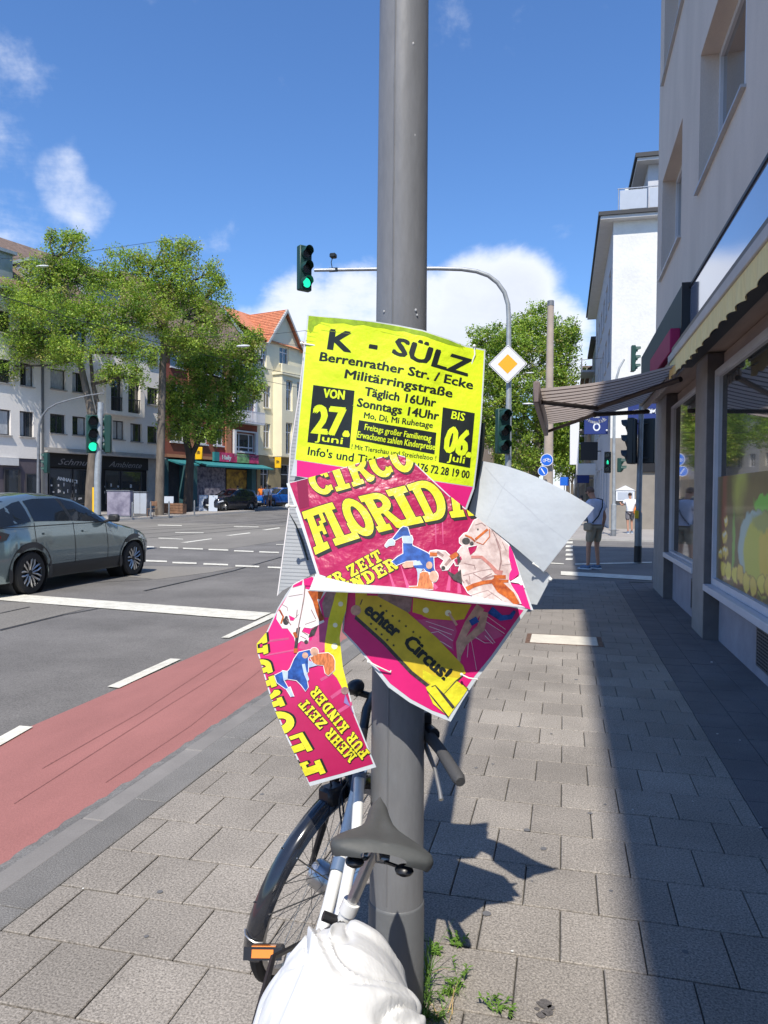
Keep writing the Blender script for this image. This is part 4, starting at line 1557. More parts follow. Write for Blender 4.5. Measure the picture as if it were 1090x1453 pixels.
# ================================================================== BUILDINGS
m_glass = mat('window_glass', (0.030, 0.036, 0.042), 0.03, spec=0.9, ior=1.6, coat=0.6)
m_glass2 = mat('shop_glass', (0.045, 0.050, 0.050), 0.015, spec=1.0, ior=2.5, coat=1.0)
m_fwhite = mat('white_window_frame', (0.62, 0.63, 0.66), 0.45, var=0.04)
m_fdark = mat('dark_window_frame', (0.05, 0.05, 0.055), 0.45)
m_curtain = mat('net_curtain', (0.42, 0.44, 0.46), 0.85, var=0.2, vscale=8, stretch=(3, 3, .4))
m_sill = mat('sill_slate', (0.09, 0.085, 0.08), 0.6, var=0.2)
m_sillw = mat('sill_metal', (0.42, 0.42, 0.43), 0.4, var=0.1)


def facade(parent, fn, s0, s1, z0, z1, ops, m, reveal=0.22, name='wall'):
    """street face with real openings; ops = (s0, s1, z0, z1)"""
    b = MB()
    ss = sorted(set([s0, s1] + [v for o in ops for v in (o[0], o[1]) if s0 < v < s1]))
    zs = sorted(set([z0, z1] + [v for o in ops for v in (o[2], o[3]) if z0 < v < z1]))
    for i in range(len(ss) - 1):
        for j in range(len(zs) - 1):
            cs, cz = (ss[i] + ss[i + 1]) / 2, (zs[j] + zs[j + 1]) / 2
            if any(o[0] < cs < o[1] and o[2] < cz < o[3] for o in ops):
                continue
            b.quad(fn(ss[i], 0, zs[j]), fn(ss[i + 1], 0, zs[j]), fn(ss[i + 1], 0, zs[j + 1]), fn(ss[i], 0, zs[j + 1]))
    for o in ops:
        a, c, d, e = o[:4]
        r_ = -reveal
        b.quad(fn(a, 0, d), fn(a, r_, d), fn(a, r_, e), fn(a, 0, e))
        b.quad(fn(c, r_, d), fn(c, 0, d), fn(c, 0, e), fn(c, r_, e))
        b.quad(fn(a, 0, e), fn(a, r_, e), fn(c, r_, e), fn(c, 0, e))
        b.quad(fn(a, r_, d), fn(a, 0, d), fn(c, 0, d), fn(c, r_, d))
    return obj(name, b, m, parent)


def fbox(b, fn, s0, s1, o0, o1, z0, z1, mi=0):
    vs = [fn(s, o, z) for z in (z0, z1) for o in (o0, o1) for s in (s0, s1)]
    return b.add(vs, [(0, 2, 3, 1), (4, 5, 7, 6), (0, 1, 5, 4), (2, 6, 7, 3), (0, 4, 6, 2), (1, 3, 7, 5)], mi)


def window(parent, fn, o, reveal=0.2, mull=(0.5,), trans=(), m_f=None, m_p=None, sill=None, fw=0.06, curtain=None):
    m_f = m_f or m_fwhite
    s0, s1, z0, z1 = o[:4]
    b = MB()
    d0, d1 = -reveal, -reveal + 0.05
    fbox(b, fn, s0, s0 + fw, d0, d1, z0, z1)
    fbox(b, fn, s1 - fw, s1, d0, d1, z0, z1)
    fbox(b, fn, s0 + fw, s1 - fw, d0, d1, z0, z0 + fw)
    fbox(b, fn, s0 + fw, s1 - fw, d0, d1, z1 - fw, z1)
    W, H = s1 - s0, z1 - z0
    for k in mull:
        fbox(b, fn, s0 + W * k - fw / 2, s0 + W * k + fw / 2, d0, d1, z0 + fw, z1 - fw)
    cuts = [s0 + fw] + [s0 + W * k for k in mull] + [s1 - fw]
    for k in trans:
        for a, c in zip(cuts[:-1], cuts[1:]):
            fbox(b, fn, a + (fw / 2 if a != cuts[0] else 0), c - (fw / 2 if c != cuts[-1] else 0), d0, d1 - .004, z0 + H * k - fw / 2, z0 + H * k + fw / 2)
    w = obj('window', b, m_f, parent)
    b = MB()
    dz = -reveal + 0.012
    b.quad(fn(s0 + .01, dz, z0 + .01), fn(s1 - .01, dz, z0 + .01), fn(s1 - .01, dz, z1 - .01), fn(s0 + .01, dz, z1 - .01))
    obj('pane', b, m_p or m_glass, w)
    if curtain:
        b = MB()
        a, c = curtain
        b.quad(fn(s0 + W * a, dz + .004, z0 + .03), fn(s0 + W * c, dz + .004, z0 + .03), fn(s0 + W * c, dz + .004, z1 - .03), fn(s0 + W * a, dz + .004, z1 - .03))
        obj('curtain', b, m_curtain, w)
    if sill:
        b = MB()
        fbox(b, fn, s0 - .04, s1 + .04, -reveal + .05, sill[0], z0 - sill[1], z0)
        obj('sill', b, sill[2], w)
    return w


def solid(parent, fn, s0, s1, depth, z0, z1, m, name='side_wall', ends=(True, True), top=True):
    b = MB()
    if ends[0]:
        b.quad(fn(s0, 0, z0), fn(s0, -depth, z0), fn(s0, -depth, z1), fn(s0, 0, z1))
    if ends[1]:
        b.quad(fn(s1, -depth, z0), fn(s1, 0, z0), fn(s1, 0, z1), fn(s1, -depth, z1))
    b.quad(fn(s1, -depth, z0), fn(s0, -depth, z0), fn(s0, -depth, z1), fn(s1, -depth, z1))
    if top:
        b.quad(fn(s0, 0, z1), fn(s1, 0, z1), fn(s1, -depth, z1), fn(s0, -depth, z1))
    return obj(name, b, m, parent)


# ---------------------------------------------------------------- near building, right
WX = 1.60


def NR(y, out, z):
    return Vector((WX - out, y, z))


m_plast = mat('grey_render', (0.63, 0.545, 0.47), 0.9, var=0.08, vscale=1.3, grain=0.07, gscale=90, bump=0.15, bscale=120, stretch=(1, 1, .35))
m_plinth = mat('plinth_grey_paint', (0.30, 0.29, 0.33), 0.85, var=0.12, vscale=3, grain=0.06, gscale=60, bump=0.15, bscale=60)
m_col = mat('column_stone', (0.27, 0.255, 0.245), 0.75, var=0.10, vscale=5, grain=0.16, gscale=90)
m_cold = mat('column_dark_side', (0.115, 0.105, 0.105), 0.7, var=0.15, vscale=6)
m_roofd = mat('dark_roof_edge', (0.035, 0.037, 0.042), 0.6)
NB = thing('corner_shop_building', 'grey rendered corner building with deep-set windows over a shop front with awnings', 'building', (WX, 4, 0))
ops = [(7.62, 10.12, 5.42, 7.12), (11.57, 13.82, 5.36, 7.06), (3.4, 5.9, 5.42, 7.12), (7.62, 10.12, 8.82, 10.5), (11.57, 13.9, 8.80, 10.5), (3.4, 5.9, 8.82, 10.5), (-1.2, 1.3, 5.42, 7.12),
       (7.62, 10.12, 12.0, 13.5), (11.57, 13.9, 12.0, 13.5)]
facade(NB, NR, -9, 14.45, 4.05, 14.3, ops, m_plast, 0.27)
solid(NB, NR, -9, 14.45, 10, 4.05, 14.3, m_plast)
solid(NB, NR, -9, 13.3, 10, 0, 4.04, m_plast, top=False)
b = MB()
fbox(b, NR, -9, 14.44, -10, -.003, 4.0, 4.046)
obj('overhang_soffit', b, m_plast, NB)
for o in ops:
    window(NB, NR, o, 0.27, mull=(0.42,), sill=(0.05, 0.03, m_sillw), fw=0.085, curtain=(.05, .3))
b = MB()
fbox(b, NR, -9.3, 14.75, -10.5, 0.60, 14.3, 14.46)
obj('roof', b, m_roofd, NB)
# ground floor: recessed shop front behind columns
SX = 1.605


def NS(y, out, z):
    return Vector((SX - out, y, z))


b = MB()
fbox(b, NS, 9.45, 12.04, -0.25, -0.03, 0, 0.64)
obj('plinth', b, m_plinth, NB)
b = MB()
fbox(b, NS, -9, 8.68, -0.25, -0.055, 0, 0.54)
obj('plinth', b, m_plinth, NB)
m_grille = mat('vent_grille_metal', (0.13, 0.13, 0.14), 0.5, metal=.4)
m_groove = mat('vent_slot_dark', (0.02, 0.02, 0.022), 0.8)
for y0, y1, z0, z1, ox in ((6.62, 7.02, 0.10, 0.46, -.055), (9.9, 10.3, 0.12, 0.5, -.03)):
    b = MB()
    fbox(b, NS, y0, y1, ox + .0, ox + .012, z0, z1)
    g = obj('vent_grille', b, m_grille, NB)
    b = MB()
    for k in range(11):
        z = z0 + .02 + k * (z1 - z0 - .04) / 11
        for j in range(6):
            y = y0 + .02 + j * (y1 - y0 - .04) / 6
            fbox(b, NS, y, y + .045, ox + .012, ox + .0135, z, z + .014)
    o_ = obj('vent_slot', b, m_groove, g)
    o_['kind'] = 'stuff'
for y0, y1, x0 in ((8.71, 9.42, 1.50), (12.06, 13.34, 1.50)):
    b = MB()
    b.bbox(x0, 1.95, y0, y1, 0.0, 3.14, 0.008)
    obj('column', b, m_col, NB)
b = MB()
b.box(1.503, 1.72, 8.684, 8.707, 0.0, 3.12)  # thin darker layer over the column's near face
obj('column_dark_face', b, m_cold, NB)
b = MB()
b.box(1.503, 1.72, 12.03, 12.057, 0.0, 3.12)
obj('column_dark_face', b, m_cold, NB)
# lintel / shutter boxes / soffit
m_soff = mat('soffit_beige', (0.36, 0.30, 0.27), 0.75, var=0.12, vscale=3, stretch=(4, .4, 4))
b = MB()
b.box(1.42, 2.1, -9, 13.35, 3.145, 3.22)
obj('soffit', b, m_soff, NB)
b = MB()
b.box(1.62, 2.1, -9, 13.35, 3.222, 3.995)
obj('lintel', b, m_plast, NB)
b = MB()
for a, c in ((-9, 8.68), (9.44, 12.03)):
    b.bbox(1.66, 1.92, a, c, 2.93, 3.14, .02)
obj('shutter_box', b, m_soff, NB)
# shop windows
m_fr = mat('shop_frame_white', (0.52, 0.53, 0.58), 0.4, var=0.05, vscale=4)


def shopwin(y0, y1, z0, z1, fw, name='shop_window'):
    b = MB()
    for q in ((y0, y0 + fw, z0, z1), (y1 - fw, y1, z0, z1), (y0 + fw, y1 - fw, z0, z0 + fw), (y0 + fw, y1 - fw, z1 - fw, z1)):
        b.box(SX - .035, SX + .06, q[0], q[1], q[2], q[3])
    w = obj(name, b, m_fr, NB)
    b = MB()
    b.quad((SX, y0 + .01, z0 + .01), (SX, y1 - .01, z0 + .01), (SX, y1 - .01, z1 - .01), (SX, y0 + .01, z1 - .01))
    obj('pane', b, m_glass2, w)
    b = MB()
    b.bbox(SX - .12, SX + .05, y0, y1, z0 - .075, z0 - .004, .006)
    obj('sill', b, m_fr, w)
    return w


w1 = shopwin(3.2, 8.66, 0.62, 2.93, 0.07)
shopwin(9.43, 12.03, 0.72, 2.93, 0.03)
shopwin(-6.0, 3.1, 0.62, 2.93, 0.07)
# printed picture on the inside of the near pane: yellow juice glass with a leaf, sugar cane pieces
m_pic = mat('juice_photo_print', (0.17, 0.11, 0.05), 0.3, spec=.4, coat=.25)


def print_blobs(m, blobs):
    """soft-edged printed photograph: colour patches in the pane's own plane (y, z), edges broken up by noise"""
    nt = m.node_tree
    L = nt.links
    N = nt.nodes.new
    geo = N('ShaderNodeNewGeometry')
    nz_ = N('ShaderNodeTexNoise')
    nz_.inputs['Scale'].default_value = 7
    nz_.inputs['Detail'].default_value = 6
    L.new(geo.outputs['Position'], nz_.inputs['Vector'])
    w = N('ShaderNodeVectorMath')
    w.operation = 'MULTIPLY_ADD'
    w.inputs[1].default_value = (.16, .16, .16)
    L.new(nz_.outputs['Color'], w.inputs[0])
    L.new(geo.outputs['Position'], w.inputs[2])
    mp = N('ShaderNodeMix')
    mp.data_type = 'RGBA'
    mp.inputs[6].default_value = (.20, .085, .035, 1)
    mp.inputs[7].default_value = (.10, .13, .03, 1)
    L.new(nz_.outputs['Fac'], mp.inputs[0])
    cur = mp.outputs[2]
    for y, z, ry, rz, soft, col in blobs:
        sb = N('ShaderNodeVectorMath')
        sb.operation = 'SUBTRACT'
        sb.inputs[1].default_value = (SX + .08, y + .08, z + .08)
        L.new(w.outputs[0], sb.inputs[0])
        ml = N('ShaderNodeVectorMath')
        ml.operation = 'MULTIPLY'
        ml.inputs[1].default_value = (0, 1 / ry, 1 / rz)
        L.new(sb.outputs[0], ml.inputs[0])
        ln = N('ShaderNodeVectorMath')
        ln.operation = 'LENGTH'
        L.new(ml.outputs[0], ln.inputs[0])
        mr = N('ShaderNodeMapRange')
        mr.interpolation_type = 'SMOOTHSTEP'
        mr.inputs['From Min'].default_value = 1 + soft
        mr.inputs['From Max'].default_value = 1 - soft
        L.new(ln.outputs['Value'], mr.inputs['Value'])
        mx = N('ShaderNodeMix')
        mx.data_type = 'RGBA'
        L.new(mr.outputs[0], mx.inputs[0])
        L.new(cur, mx.inputs[6])
        mx.inputs[7].default_value = (*col, 1)
        cur = mx.outputs[2]
    L.new(cur, nt.nodes['Principled BSDF'].inputs['Base Color'])


BL = [(8.2, 1.45, .12, .5, .5, (.30, .09, .04)), (7.5, 1.62, .28, .22, .6, (.50, .52, .08)), (7.0, 1.5, .5, .2, .6, (.22, .16, .05)),
      (6.9, 1.10, .66, .36, .06, (.42, .56, .50)), (6.75, 1.06, .60, .34, .08, (.62, .60, .07)), (6.2, 1.1, .6, .36, .10, (.80, .58, .06)), (6.6, 1.36, .45, .08, .3, (.40, .42, .10)),
      (6.6, 1.52, .40, .07, .15, (.20, .62, .06)), (6.0, 1.60, .50, .10, .15, (.26, .70, .08)), (7.75, 1.1, .06, .30, .4, (.20, .46, .06))]
rp = random.Random(5)
for k in range(11):
    y_, z_ = 8.15 - k * .24 + rp.uniform(-.04, .04), .80 + rp.uniform(-.02, .04)
    BL += [(y_, z_, .17, .10, .15, (.22, .08, .03)), (y_ + .01, z_ + .012, .145, .082, .2, (.86, .66 + rp.uniform(-.08, .06), .10))]
for y_, z_, r_ in ((8.12, 1.0, .17), (8.16, 1.15, .16), (8.1, 1.3, .12), (8.35, .95, .11)):
    BL += [(y_, z_, r_, .072, .15, (.20, .09, .03)), (y_ + .01, z_ + .01, r_ * .85, .058, .25, (.80, .58, .09)), (y_ + .02, z_ + .03, r_ * .6, .02, .4, (.80, .78, .60))]
print_blobs(m_pic, BL)
b = MB()
b.quad((SX - .0035, 3.3, .70), (SX - .0035, 8.55, .70), (SX - .0035, 8.55, 1.78), (SX - .0035, 3.3, 1.78))
obj('window_picture', b, m_pic, w1)

# signs above the shop
m_signgl = mat('glossy_sign_panel', (0.30, 0.33, 0.44), 0.10, spec=1.0, coat=1.0, var=0.05, vscale=.6)
m_signdk = mat('dark_green_grey_sign', (0.085, 0.105, 0.098), 0.7, var=0.05, spec=.2)
m_black = mat('matt_black', (0.014, 0.014, 0.016), 0.5)
m_signred = mat('raspberry_sign_box', (0.34, 0.02, 0.085), 0.6, var=0.05, spec=.25)
t = thing('shop_sign', 'long glossy pale blue sign panel edged in black above the yellow awning', 'sign', (1.45, 4, 3.6))
b = MB()
b.box(1.43, 1.596, -6, 9.46, 3.34, 4.05)
obj('panel', b, m_signgl, t)
b = MB()
b.box(1.415, 1.61, -6, 9.46, 4.052, 4.085)
obj('top_edge', b, m_black, t)
t = thing('shop_sign', 'dark green-grey sign board above the striped awning with a black end', 'sign', (1.35, 11, 3.4))
b = MB()
b.box(1.34, 1.596, 9.50, 14.3, 3.30, 4.10)
obj('panel', b, m_signdk, t)
b = MB()
b.box(1.335, 1.598, 9.468, 9.497, 3.30, 4.12)
obj('end_cap', b, m_black, t)
b = MB()
b.bbox(1.22, 1.337, 9.55, 11.7, 3.31, 3.60, .01)
single('shop_sign', b, m_signred, 'raspberry red box sign mounted on the dark sign board', 'sign', (1.3, 11, 3.28))

# yellow awning, rolled in
m_cass = mat('awning_cassette_brown', (0.10, 0.085, 0.075), 0.5, var=0.1)
m_cass2 = mat('awning_rail_pale', (0.40, 0.37, 0.35), 0.5, var=0.1)
m_yfab = mat('yellow_awning_cloth', (0.80, 0.64, 0.30), 0.85, var=0.08, vscale=6, stretch=(1, 3, .6))
t = thing('rolled_awning', 'rolled-in awning in a brown case with a wavy pale yellow valance', 'awning', (1.35, 4, 3.3))
b = MB()
b.bbox(1.20, 1.418, -5, 9.25, 3.215, 3.325, .03)
obj('case', b, m_cass, t)
b = MB()
b.bbox(1.155, 1.198, -5, 9.2, 3.105, 3.20, .008)
obj('front_rail', b, m_cass2, t)
b = MB()
nn = 420


def val(u, v):
    y = -4.9 + 14.05 * u
    ph = y * 2 * math.pi / .32
    bot = 2.90 + .025 * abs(math.sin(ph / 2)) + .01 * math.sin(y * 3.1)
    z = 3.103 + (bot - 3.103) * v
    return Vector((1.172 + .012 * math.sin(ph) * v + .006 * math.sin(y * 23) * v, y, z))


b.grid(val, nn, 4)
b.grid(lambda u, v: val(u, v) + Vector((.004, 0, 0)), nn, 4)
obj('valance', b, m_yfab, t)
b = MB()
for y in (1.5, 5.2, 8.9):
    b.box(1.22, 1.42, y, y + .06, 3.10, 3.214)
b.box(1.30, 1.42, -5, 9.2, 3.06, 3.10)
obj('bracket', b, m_black, t)

# striped awning, out
m_dkmet = mat('awning_frame_brown', (0.045, 0.032, 0.028), 0.5)
m_stripe1 = cloth(mat('awning_stripe_sand', (0.44, 0.40, 0.37), 0.85, var=0.06, vscale=10), (0.56, 0.48, 0.43), .42)
m_stripe2 = cloth(mat('awning_stripe_brown', (0.085, 0.062, 0.052), 0.85, var=0.1, vscale=10), (0.09, 0.06, 0.05), .3)
m_bar = mat('awning_front_bar', (0.17, 0.13, 0.12), 0.5, var=0.1)
t = thing('striped_awning', 'brown and sand striped awning folded out over the pavement on two dark arms', 'awning', (1.3, 10.8, 2.8))
cN = [Vector((-.27, 8.4, 2.75)), Vector((1.19, 8.75, 3.03))]
cF = [Vector((-.26, 12.8, 2.77)), Vector((1.36, 12.6, 3.12))]


def awn(u, v):           # u along street, v from front bar to wall
    p = cN[0].lerp(cN[1], v).lerp(cF[0].lerp(cF[1], v), u)
    return p - Vector((0, 0, .045 * math.sin(math.pi * v)))


b = MB()
us = [0.0]
while us[-1] < 1:
    us.append(min(1, us[-1] + (.052, .020)[len(us) % 2 == 0]))
for k in range(len(us) - 1):
    u0, u1 = us[k], us[k + 1]
    for j in range(8):
        v0, v1 = j / 8, (j + 1) / 8
        b.add([awn(u0, v0), awn(u1, v0), awn(u1, v1), awn(u0, v1)], [(0, 1, 2, 3)], k % 2)
obj('canopy', b, [m_stripe1, m_stripe2], t)
b = MB()
b.bbox(-.345, -.272, 8.3, 12.9, 2.58, 2.82, .015)
obj('front_bar', b, m_bar, t)
b = MB()
nv = 170


def val2(u, v):
    y = 8.75 + 4.25 * u
    return Vector((-.283, y, 2.66 - v * (.05 + .02 * abs(math.sin(y * 2 * math.pi / .2)))))


for y0, y1, sgn in ((9.2, 8.9, 1), (12.6, 12.9, -1)):
    b = MB()
    e = Vector((.42, y0 + (y1 - y0) * 3.3 * 0 + sgn * 1.3, 2.76))
    wall = Vector((1.30, y0, 2.93))
    front = Vector((-.27, y1, 2.66))
    b.tube([front, e], [.026, .03], 8)
    b.tube([e, wall], [.032, .034], 8)
    b.sphere(e, .042, 8, 6)
    obj('folding_arm', b, m_dkmet, t)
b = MB()
b.bbox(1.20, 1.338, 9.27, 13.0, 3.06, 3.20, .02)
obj('case', b, m_cass, t)
b = MB()
for k in range(23):
    y = 9.3 + k * .165
    b.bbox(1.235, 1.262, y, y + .085, 2.95, 3.055, .004)
o_ = obj('case_slat', b, m_cass2, t)
o_['kind'] = 'stuff'

# ---------------------------------------------------------------- white gable building beyond the side street
WX2, WY2 = 2.15, 37.6


def GW(x, out, z):       # face towards the camera
    return Vector((x, WY2 - out, z))


def GS(y, out, z):       # street face
    return Vector((WX2 - out, y, z))


m_wgab = mat('white_gable_render', (0.68, 0.68, 0.65), 0.9, var=0.06, vscale=.7, grain=0.05, gscale=9, bump=0.2, bscale=8)
m_gside = mat('pale_grey_street_render', (0.50, 0.51, 0.54), 0.85, var=0.05)
m_gground = mat('beige_ground_floor', (0.25, 0.225, 0.19), 0.85, var=0.10, vscale=1.5)
m_eave = mat('white_eave_board', (0.58, 0.58, 0.58), 0.7, var=0.05)
gb = thing('gable_building', 'tall building with a blank white gable wall, dark roof edge and set-back top floor', 'building', (WX2 + 4, WY2 + 5, 0))
facade(gb, GW, WX2, 15, 4.4, 14.9, [], m_wgab)
facade(gb, GW, WX2, 15, 0, 4.4, [(5.4, 6.6, 0.05, 2.6)], m_gground)
ops = []
for k in range(6):
    for z in (1.0, 5.4, 8.4, 11.4):
        ops.append((39.2 + k * 2.9, 40.9 + k * 2.9, z, z + (2.2 if z < 2 else 1.7)))
facade(gb, GS, WY2, 57.5, 0, 14.9, ops, m_gside)
for o in ops:
    window(gb, GS, o, .18, sill=(.05, .04, m_sillw))
solid(gb, GS, WY2 + .01, 57.5, 12, 0, 14.9, m_gside, ends=(False, True))
b = MB()
b.box(WX2 - .72, 15.5, WY2 - .55, 58, 14.98, 15.16)
obj('roof', b, m_roofd, gb)
b = MB()
b.box(WX2 - .62, 15.4, WY2 - .45, 57.9, 14.82, 14.978)
obj('eaves', b, m_eave, gb)
b = MB()
b.box(3.75, 15, WY2 + .5, 57, 15.165, 17.6)
obj('top_floor', b, m_gside, gb)
b = MB()
b.box(3.1, 15.4, WY2 - .15, 57.4, 17.75, 17.95)
obj('roof', b, m_roofd, gb)
b = MB()
b.box(3.2, 15.3, WY2 - .05, 57.3, 17.6, 17.748)
obj('eaves', b, m_eave, gb)
m_frost = mat('frosted_glass_panel', (0.42, 0.46, 0.52), 0.25, var=0.03)
m_steel = mat('brushed_steel', (0.42, 0.42, 0.42), 0.35, metal=0.8, var=0.08)
rl = obj('balcony_railing', MB().tube([(2.3, WY2 - .2, 16.28), (15, WY2 - .2, 16.28)], .03, 6), m_steel, gb)
for k in range(7):
    x = 2.35 + k * 1.35
    obj('post', MB().tube([(x, WY2 - .2, 15.165), (x, WY2 - .2, 16.26)], .022, 6), m_steel, rl)
    b = MB()
    b.box(x + .06, x + 1.29, WY2 - .21, WY2 - .195, 15.3, 16.2)
    obj('glass_panel', b, m_frost, rl)
b = MB()
b.tube([(2.75, WY2 + .6, 15.17), (2.72, WY2 + .6, 15.9), (2.78, WY2 + .6, 16.6)], [.16, .22, .08], 8)
single('closed_parasol', b, m_wgab, 'closed white parasol behind the glass balcony railing of the top floor', 'parasol', (2.75, WY2 + .6, 15.17))

m_navy = mat('navy_banner', (0.012, 0.030, 0.155), 0.6, var=0.08)
m_wlet = mat('white_letter', (0.72, 0.74, 0.76), 0.6)
# projecting sign "em Franz-Eck"
t = thing('inn_sign', 'navy blue sign reading em Franz-Eck with a round emblem, projecting over the pavement', 'sign', (1.3, 38.0, 4.6))
b = MB()
b.bbox(.92, 2.06, 37.95, 38.10, 4.62, 6.5, .02)
obj('panel', b, m_navy, t)
obj('lettering', text_plane('em', lambda x, y: (1.50 + x, 37.944, 5.42 + y), .17, bold=.012), m_wlet, t)


def arc_text(txt, cx, cz, r_, y, h, a0):
    return text_plane(txt, lambda x, v: (cx + (r_ - v) * math.sin(x / r_), y, cz - (r_ - v) * math.cos(x / r_)), h, bold=.012)


obj('lettering', arc_text('Franz-Eck', 1.50, 5.86, .72, 37.944, .20, 0), m_wlet, t)
b = MB()
b.add([(1.52 + .17 * math.cos(a * math.pi / 9), 37.946, 4.98 + .20 * math.sin(a * math.pi / 9)) for a in range(18)], [tuple(range(18))])
b.sphere((2.0, 37.9, 4.80), .05, 8, 6)
obj('emblem', b, m_wlet, t)
b = MB()
b.add([(1.52 + .11 * math.cos(a * math.pi / 9), 37.943, 4.98 + .13 * math.sin(a * math.pi / 9)) for a in range(18)], [tuple(range(18))])
b.tube([(2.06, 38.02, 6.4), (2.15, 38.02, 6.4)], .03, 6)
obj('emblem_centre', b, m_navy, t)
t = thing('inn_sign', 'large navy sign with white lettering on the blank white gable wall behind the traffic lights', 'sign', (4, 37.5, 4.6))
b = MB()
b.bbox(2.95, 4.75, 37.50, 37.59, 4.55, 6.4, .01)
obj('panel', b, m_navy, t)
obj('lettering', text_plane('em Franz-Eck', lambda x, y: (3.9 + x, 37.49, 5.5 + y + .06 * math.cos(x * 2)), .34, bold=.03, w=1.6), m_wlet, t)
t = thing('inn_sign', 'small black sign with white lettering low on the beige wall beside the side street', 'sign', (4, 37.5, 3.0))
b = MB()
b.bbox(3.6, 5.6, 37.50, 37.59, 2.75, 3.55, .01)
obj('panel', b, m_black, t)
obj('lettering', text_plane('em Franz-Eck', lambda x, y: (4.75 + x, 37.49, 3.18 + y + .05 * math.cos(x * 2)), .20, bold=.02, w=1.2), m_wlet, t)
obj('lettering', text_plane('Kölsch', lambda x, y: (4.75 + x, 37.49, 2.86 + y), .14, bold=.01), m_wlet, t)
# menu case on the wall
t = thing('menu_case', 'small white menu case with a pitched top on the beige wall', 'menu case', (2.9, 37.5, 1.5))
b = MB()
b.bbox(2.45, 3.3, 37.45, 37.59, 1.35, 1.85, .01)
b.prism([(2.40, 1.86), (3.35, 1.86), (2.875, 2.10)], lambda u, v, d: Vector((u, d, v)), 37.42, 37.59)
obj('case', b, m_wlet, t)
b = MB()
b.box(2.52, 3.23, 37.44, 37.448, 1.42, 1.78)
obj('pane', b, m_frost, t)


# ---------------------------------------------------------------- far houses on the right
def far_house(name, label, wx, y0, y1, top, m_w, m_r, storeys, depth=11, gable=0.0, groundm=None, left=False):
    sgn = -1 if left else 1
    fn = (lambda y, out, z: Vector((wx + out, y, z))) if left else (lambda y, out, z: Vector((wx - out, y, z)))
    t = thing(name, label, 'building', (wx + sgn * depth / 2, (y0 + y1) / 2, 0))
    h0 = 3.6
    hs = (top - h0) / storeys
    n = max(2, int((y1 - y0) / 3.2))
    ops = []
    for k in range(n):
        c = y0 + (k + .5) * (y1 - y0) / n
        for j in range(storeys):
            ops.append((c - .65, c + .65, h0 + j * hs + .9, h0 + j * hs + .9 + min(1.7, hs - 1.2)))
    gops = [(y0 + .6 + k * (y1 - y0) / n, y0 + (k + 1) * (y1 - y0) / n - .5, .5, 2.9) for k in range(n)]
    facade(t, fn, y0, y1, h0, top, ops, m_w, .15)
    facade(t, fn, y0, y1, 0, h0, gops, groundm or m_gground, .3, name='shop_front')
    for o in ops:
        window(t, fn, o, .15, sill=(.06, .06, m_sillw))
    for o in gops:
        window(t, fn, o, .3, m_f=m_fdark, mull=())
    solid(t, fn, y0, y1, depth, 0, top, m_w)
    b = MB()
    if gable:
        a, c = (fn(y0, .35, top - .05)), (fn(y1, .35, top - .05))
        r0, r1 = fn(y0, -depth / 2, top + gable), fn(y1, -depth / 2, top + gable)
        e0, e1 = fn(y0, -depth - .3, top - .05), fn(y1, -depth - .3, top - .05)
        b.add([a, c, r1, r0, e0, e1], [(0, 1, 2, 3), (3, 2, 5, 4), (0, 3, 4), (1, 5, 2)])
    else:
        fbox(b, fn, y0 - .0, y1 + .0, -depth, .4, top + .004, top + .2)
    obj('roof', b, m_r, t)
    return t


m_tilered = mat('red_roof_tile', (0.50, 0.19, 0.10), 0.8, var=0.18, vscale=3, grain=0.2, gscale=6)
m_tilebr = mat('brown_roof_tile', (0.17, 0.12, 0.095), 0.85, var=0.2, vscale=2, grain=0.25, gscale=6)
m_h1 = mat('cream_render_far', (0.46, 0.42, 0.33), 0.9, var=0.08)
m_h2 = mat('grey_render_far', (0.36, 0.36, 0.37), 0.9, var=0.08)
m_h3 = mat('tan_render_far', (0.42, 0.33, 0.24), 0.9, var=0.08)
m_h4 = mat('white_render_far', (0.60, 0.60, 0.60), 0.9, var=0.06)
far_house('terraced_house', 'narrow grey terraced house next beyond the white gable building', WX2 + .05, 57.6, 66, 13.3, m_h2, m_roofd, 3)
far_house('terraced_house', 'tan terraced house third along the right side of the street', WX2, 66.1, 78, 12.6, m_h3, m_tilebr, 3, gable=3)
far_house('terraced_house', 'tall cream terraced house fourth along the right side of the street', WX2 - .1, 78.1, 92, 14.6, m_h1, m_tilebr, 4)
far_house('terraced_house', 'white terraced house far along the right side of the street', WX2, 92.1, 112, 12.0, m_h4, m_tilered, 3, gable=3.5)
far_house('terraced_house', 'last grey terraced house far down the right side of the street', WX2 - .3, 112.1, 145, 15.0, m_h2, m_tilebr, 4, gable=3)
m_balc = mat('balcony_front_grey', (0.33, 0.34, 0.37), 0.7)
for i, (y, z) in enumerate(((60, 8.2), (60, 11.0), (70, 7.4), (70, 10.2), (84, 8), (84, 11))):
    b = MB()
    b.box(WX2 - .95, WX2 - .03, y - 1.6, y + 1.6, z, z + .15)
    b.box(WX2 - .98, WX2 - .92, y - 1.6, y + 1.6, z + .15, z + 1.1)
    single('balcony', b, m_balc, ['lower grey balcony on the narrow grey terraced house', 'upper grey balcony on the narrow grey terraced house', 'lower grey balcony on the tan terraced house',
           'upper grey balcony on the tan terraced house', 'lower grey balcony on the tall cream terraced house', 'upper grey balcony on the tall cream terraced house'][i], 'balcony', (WX2 - .5, y, z))
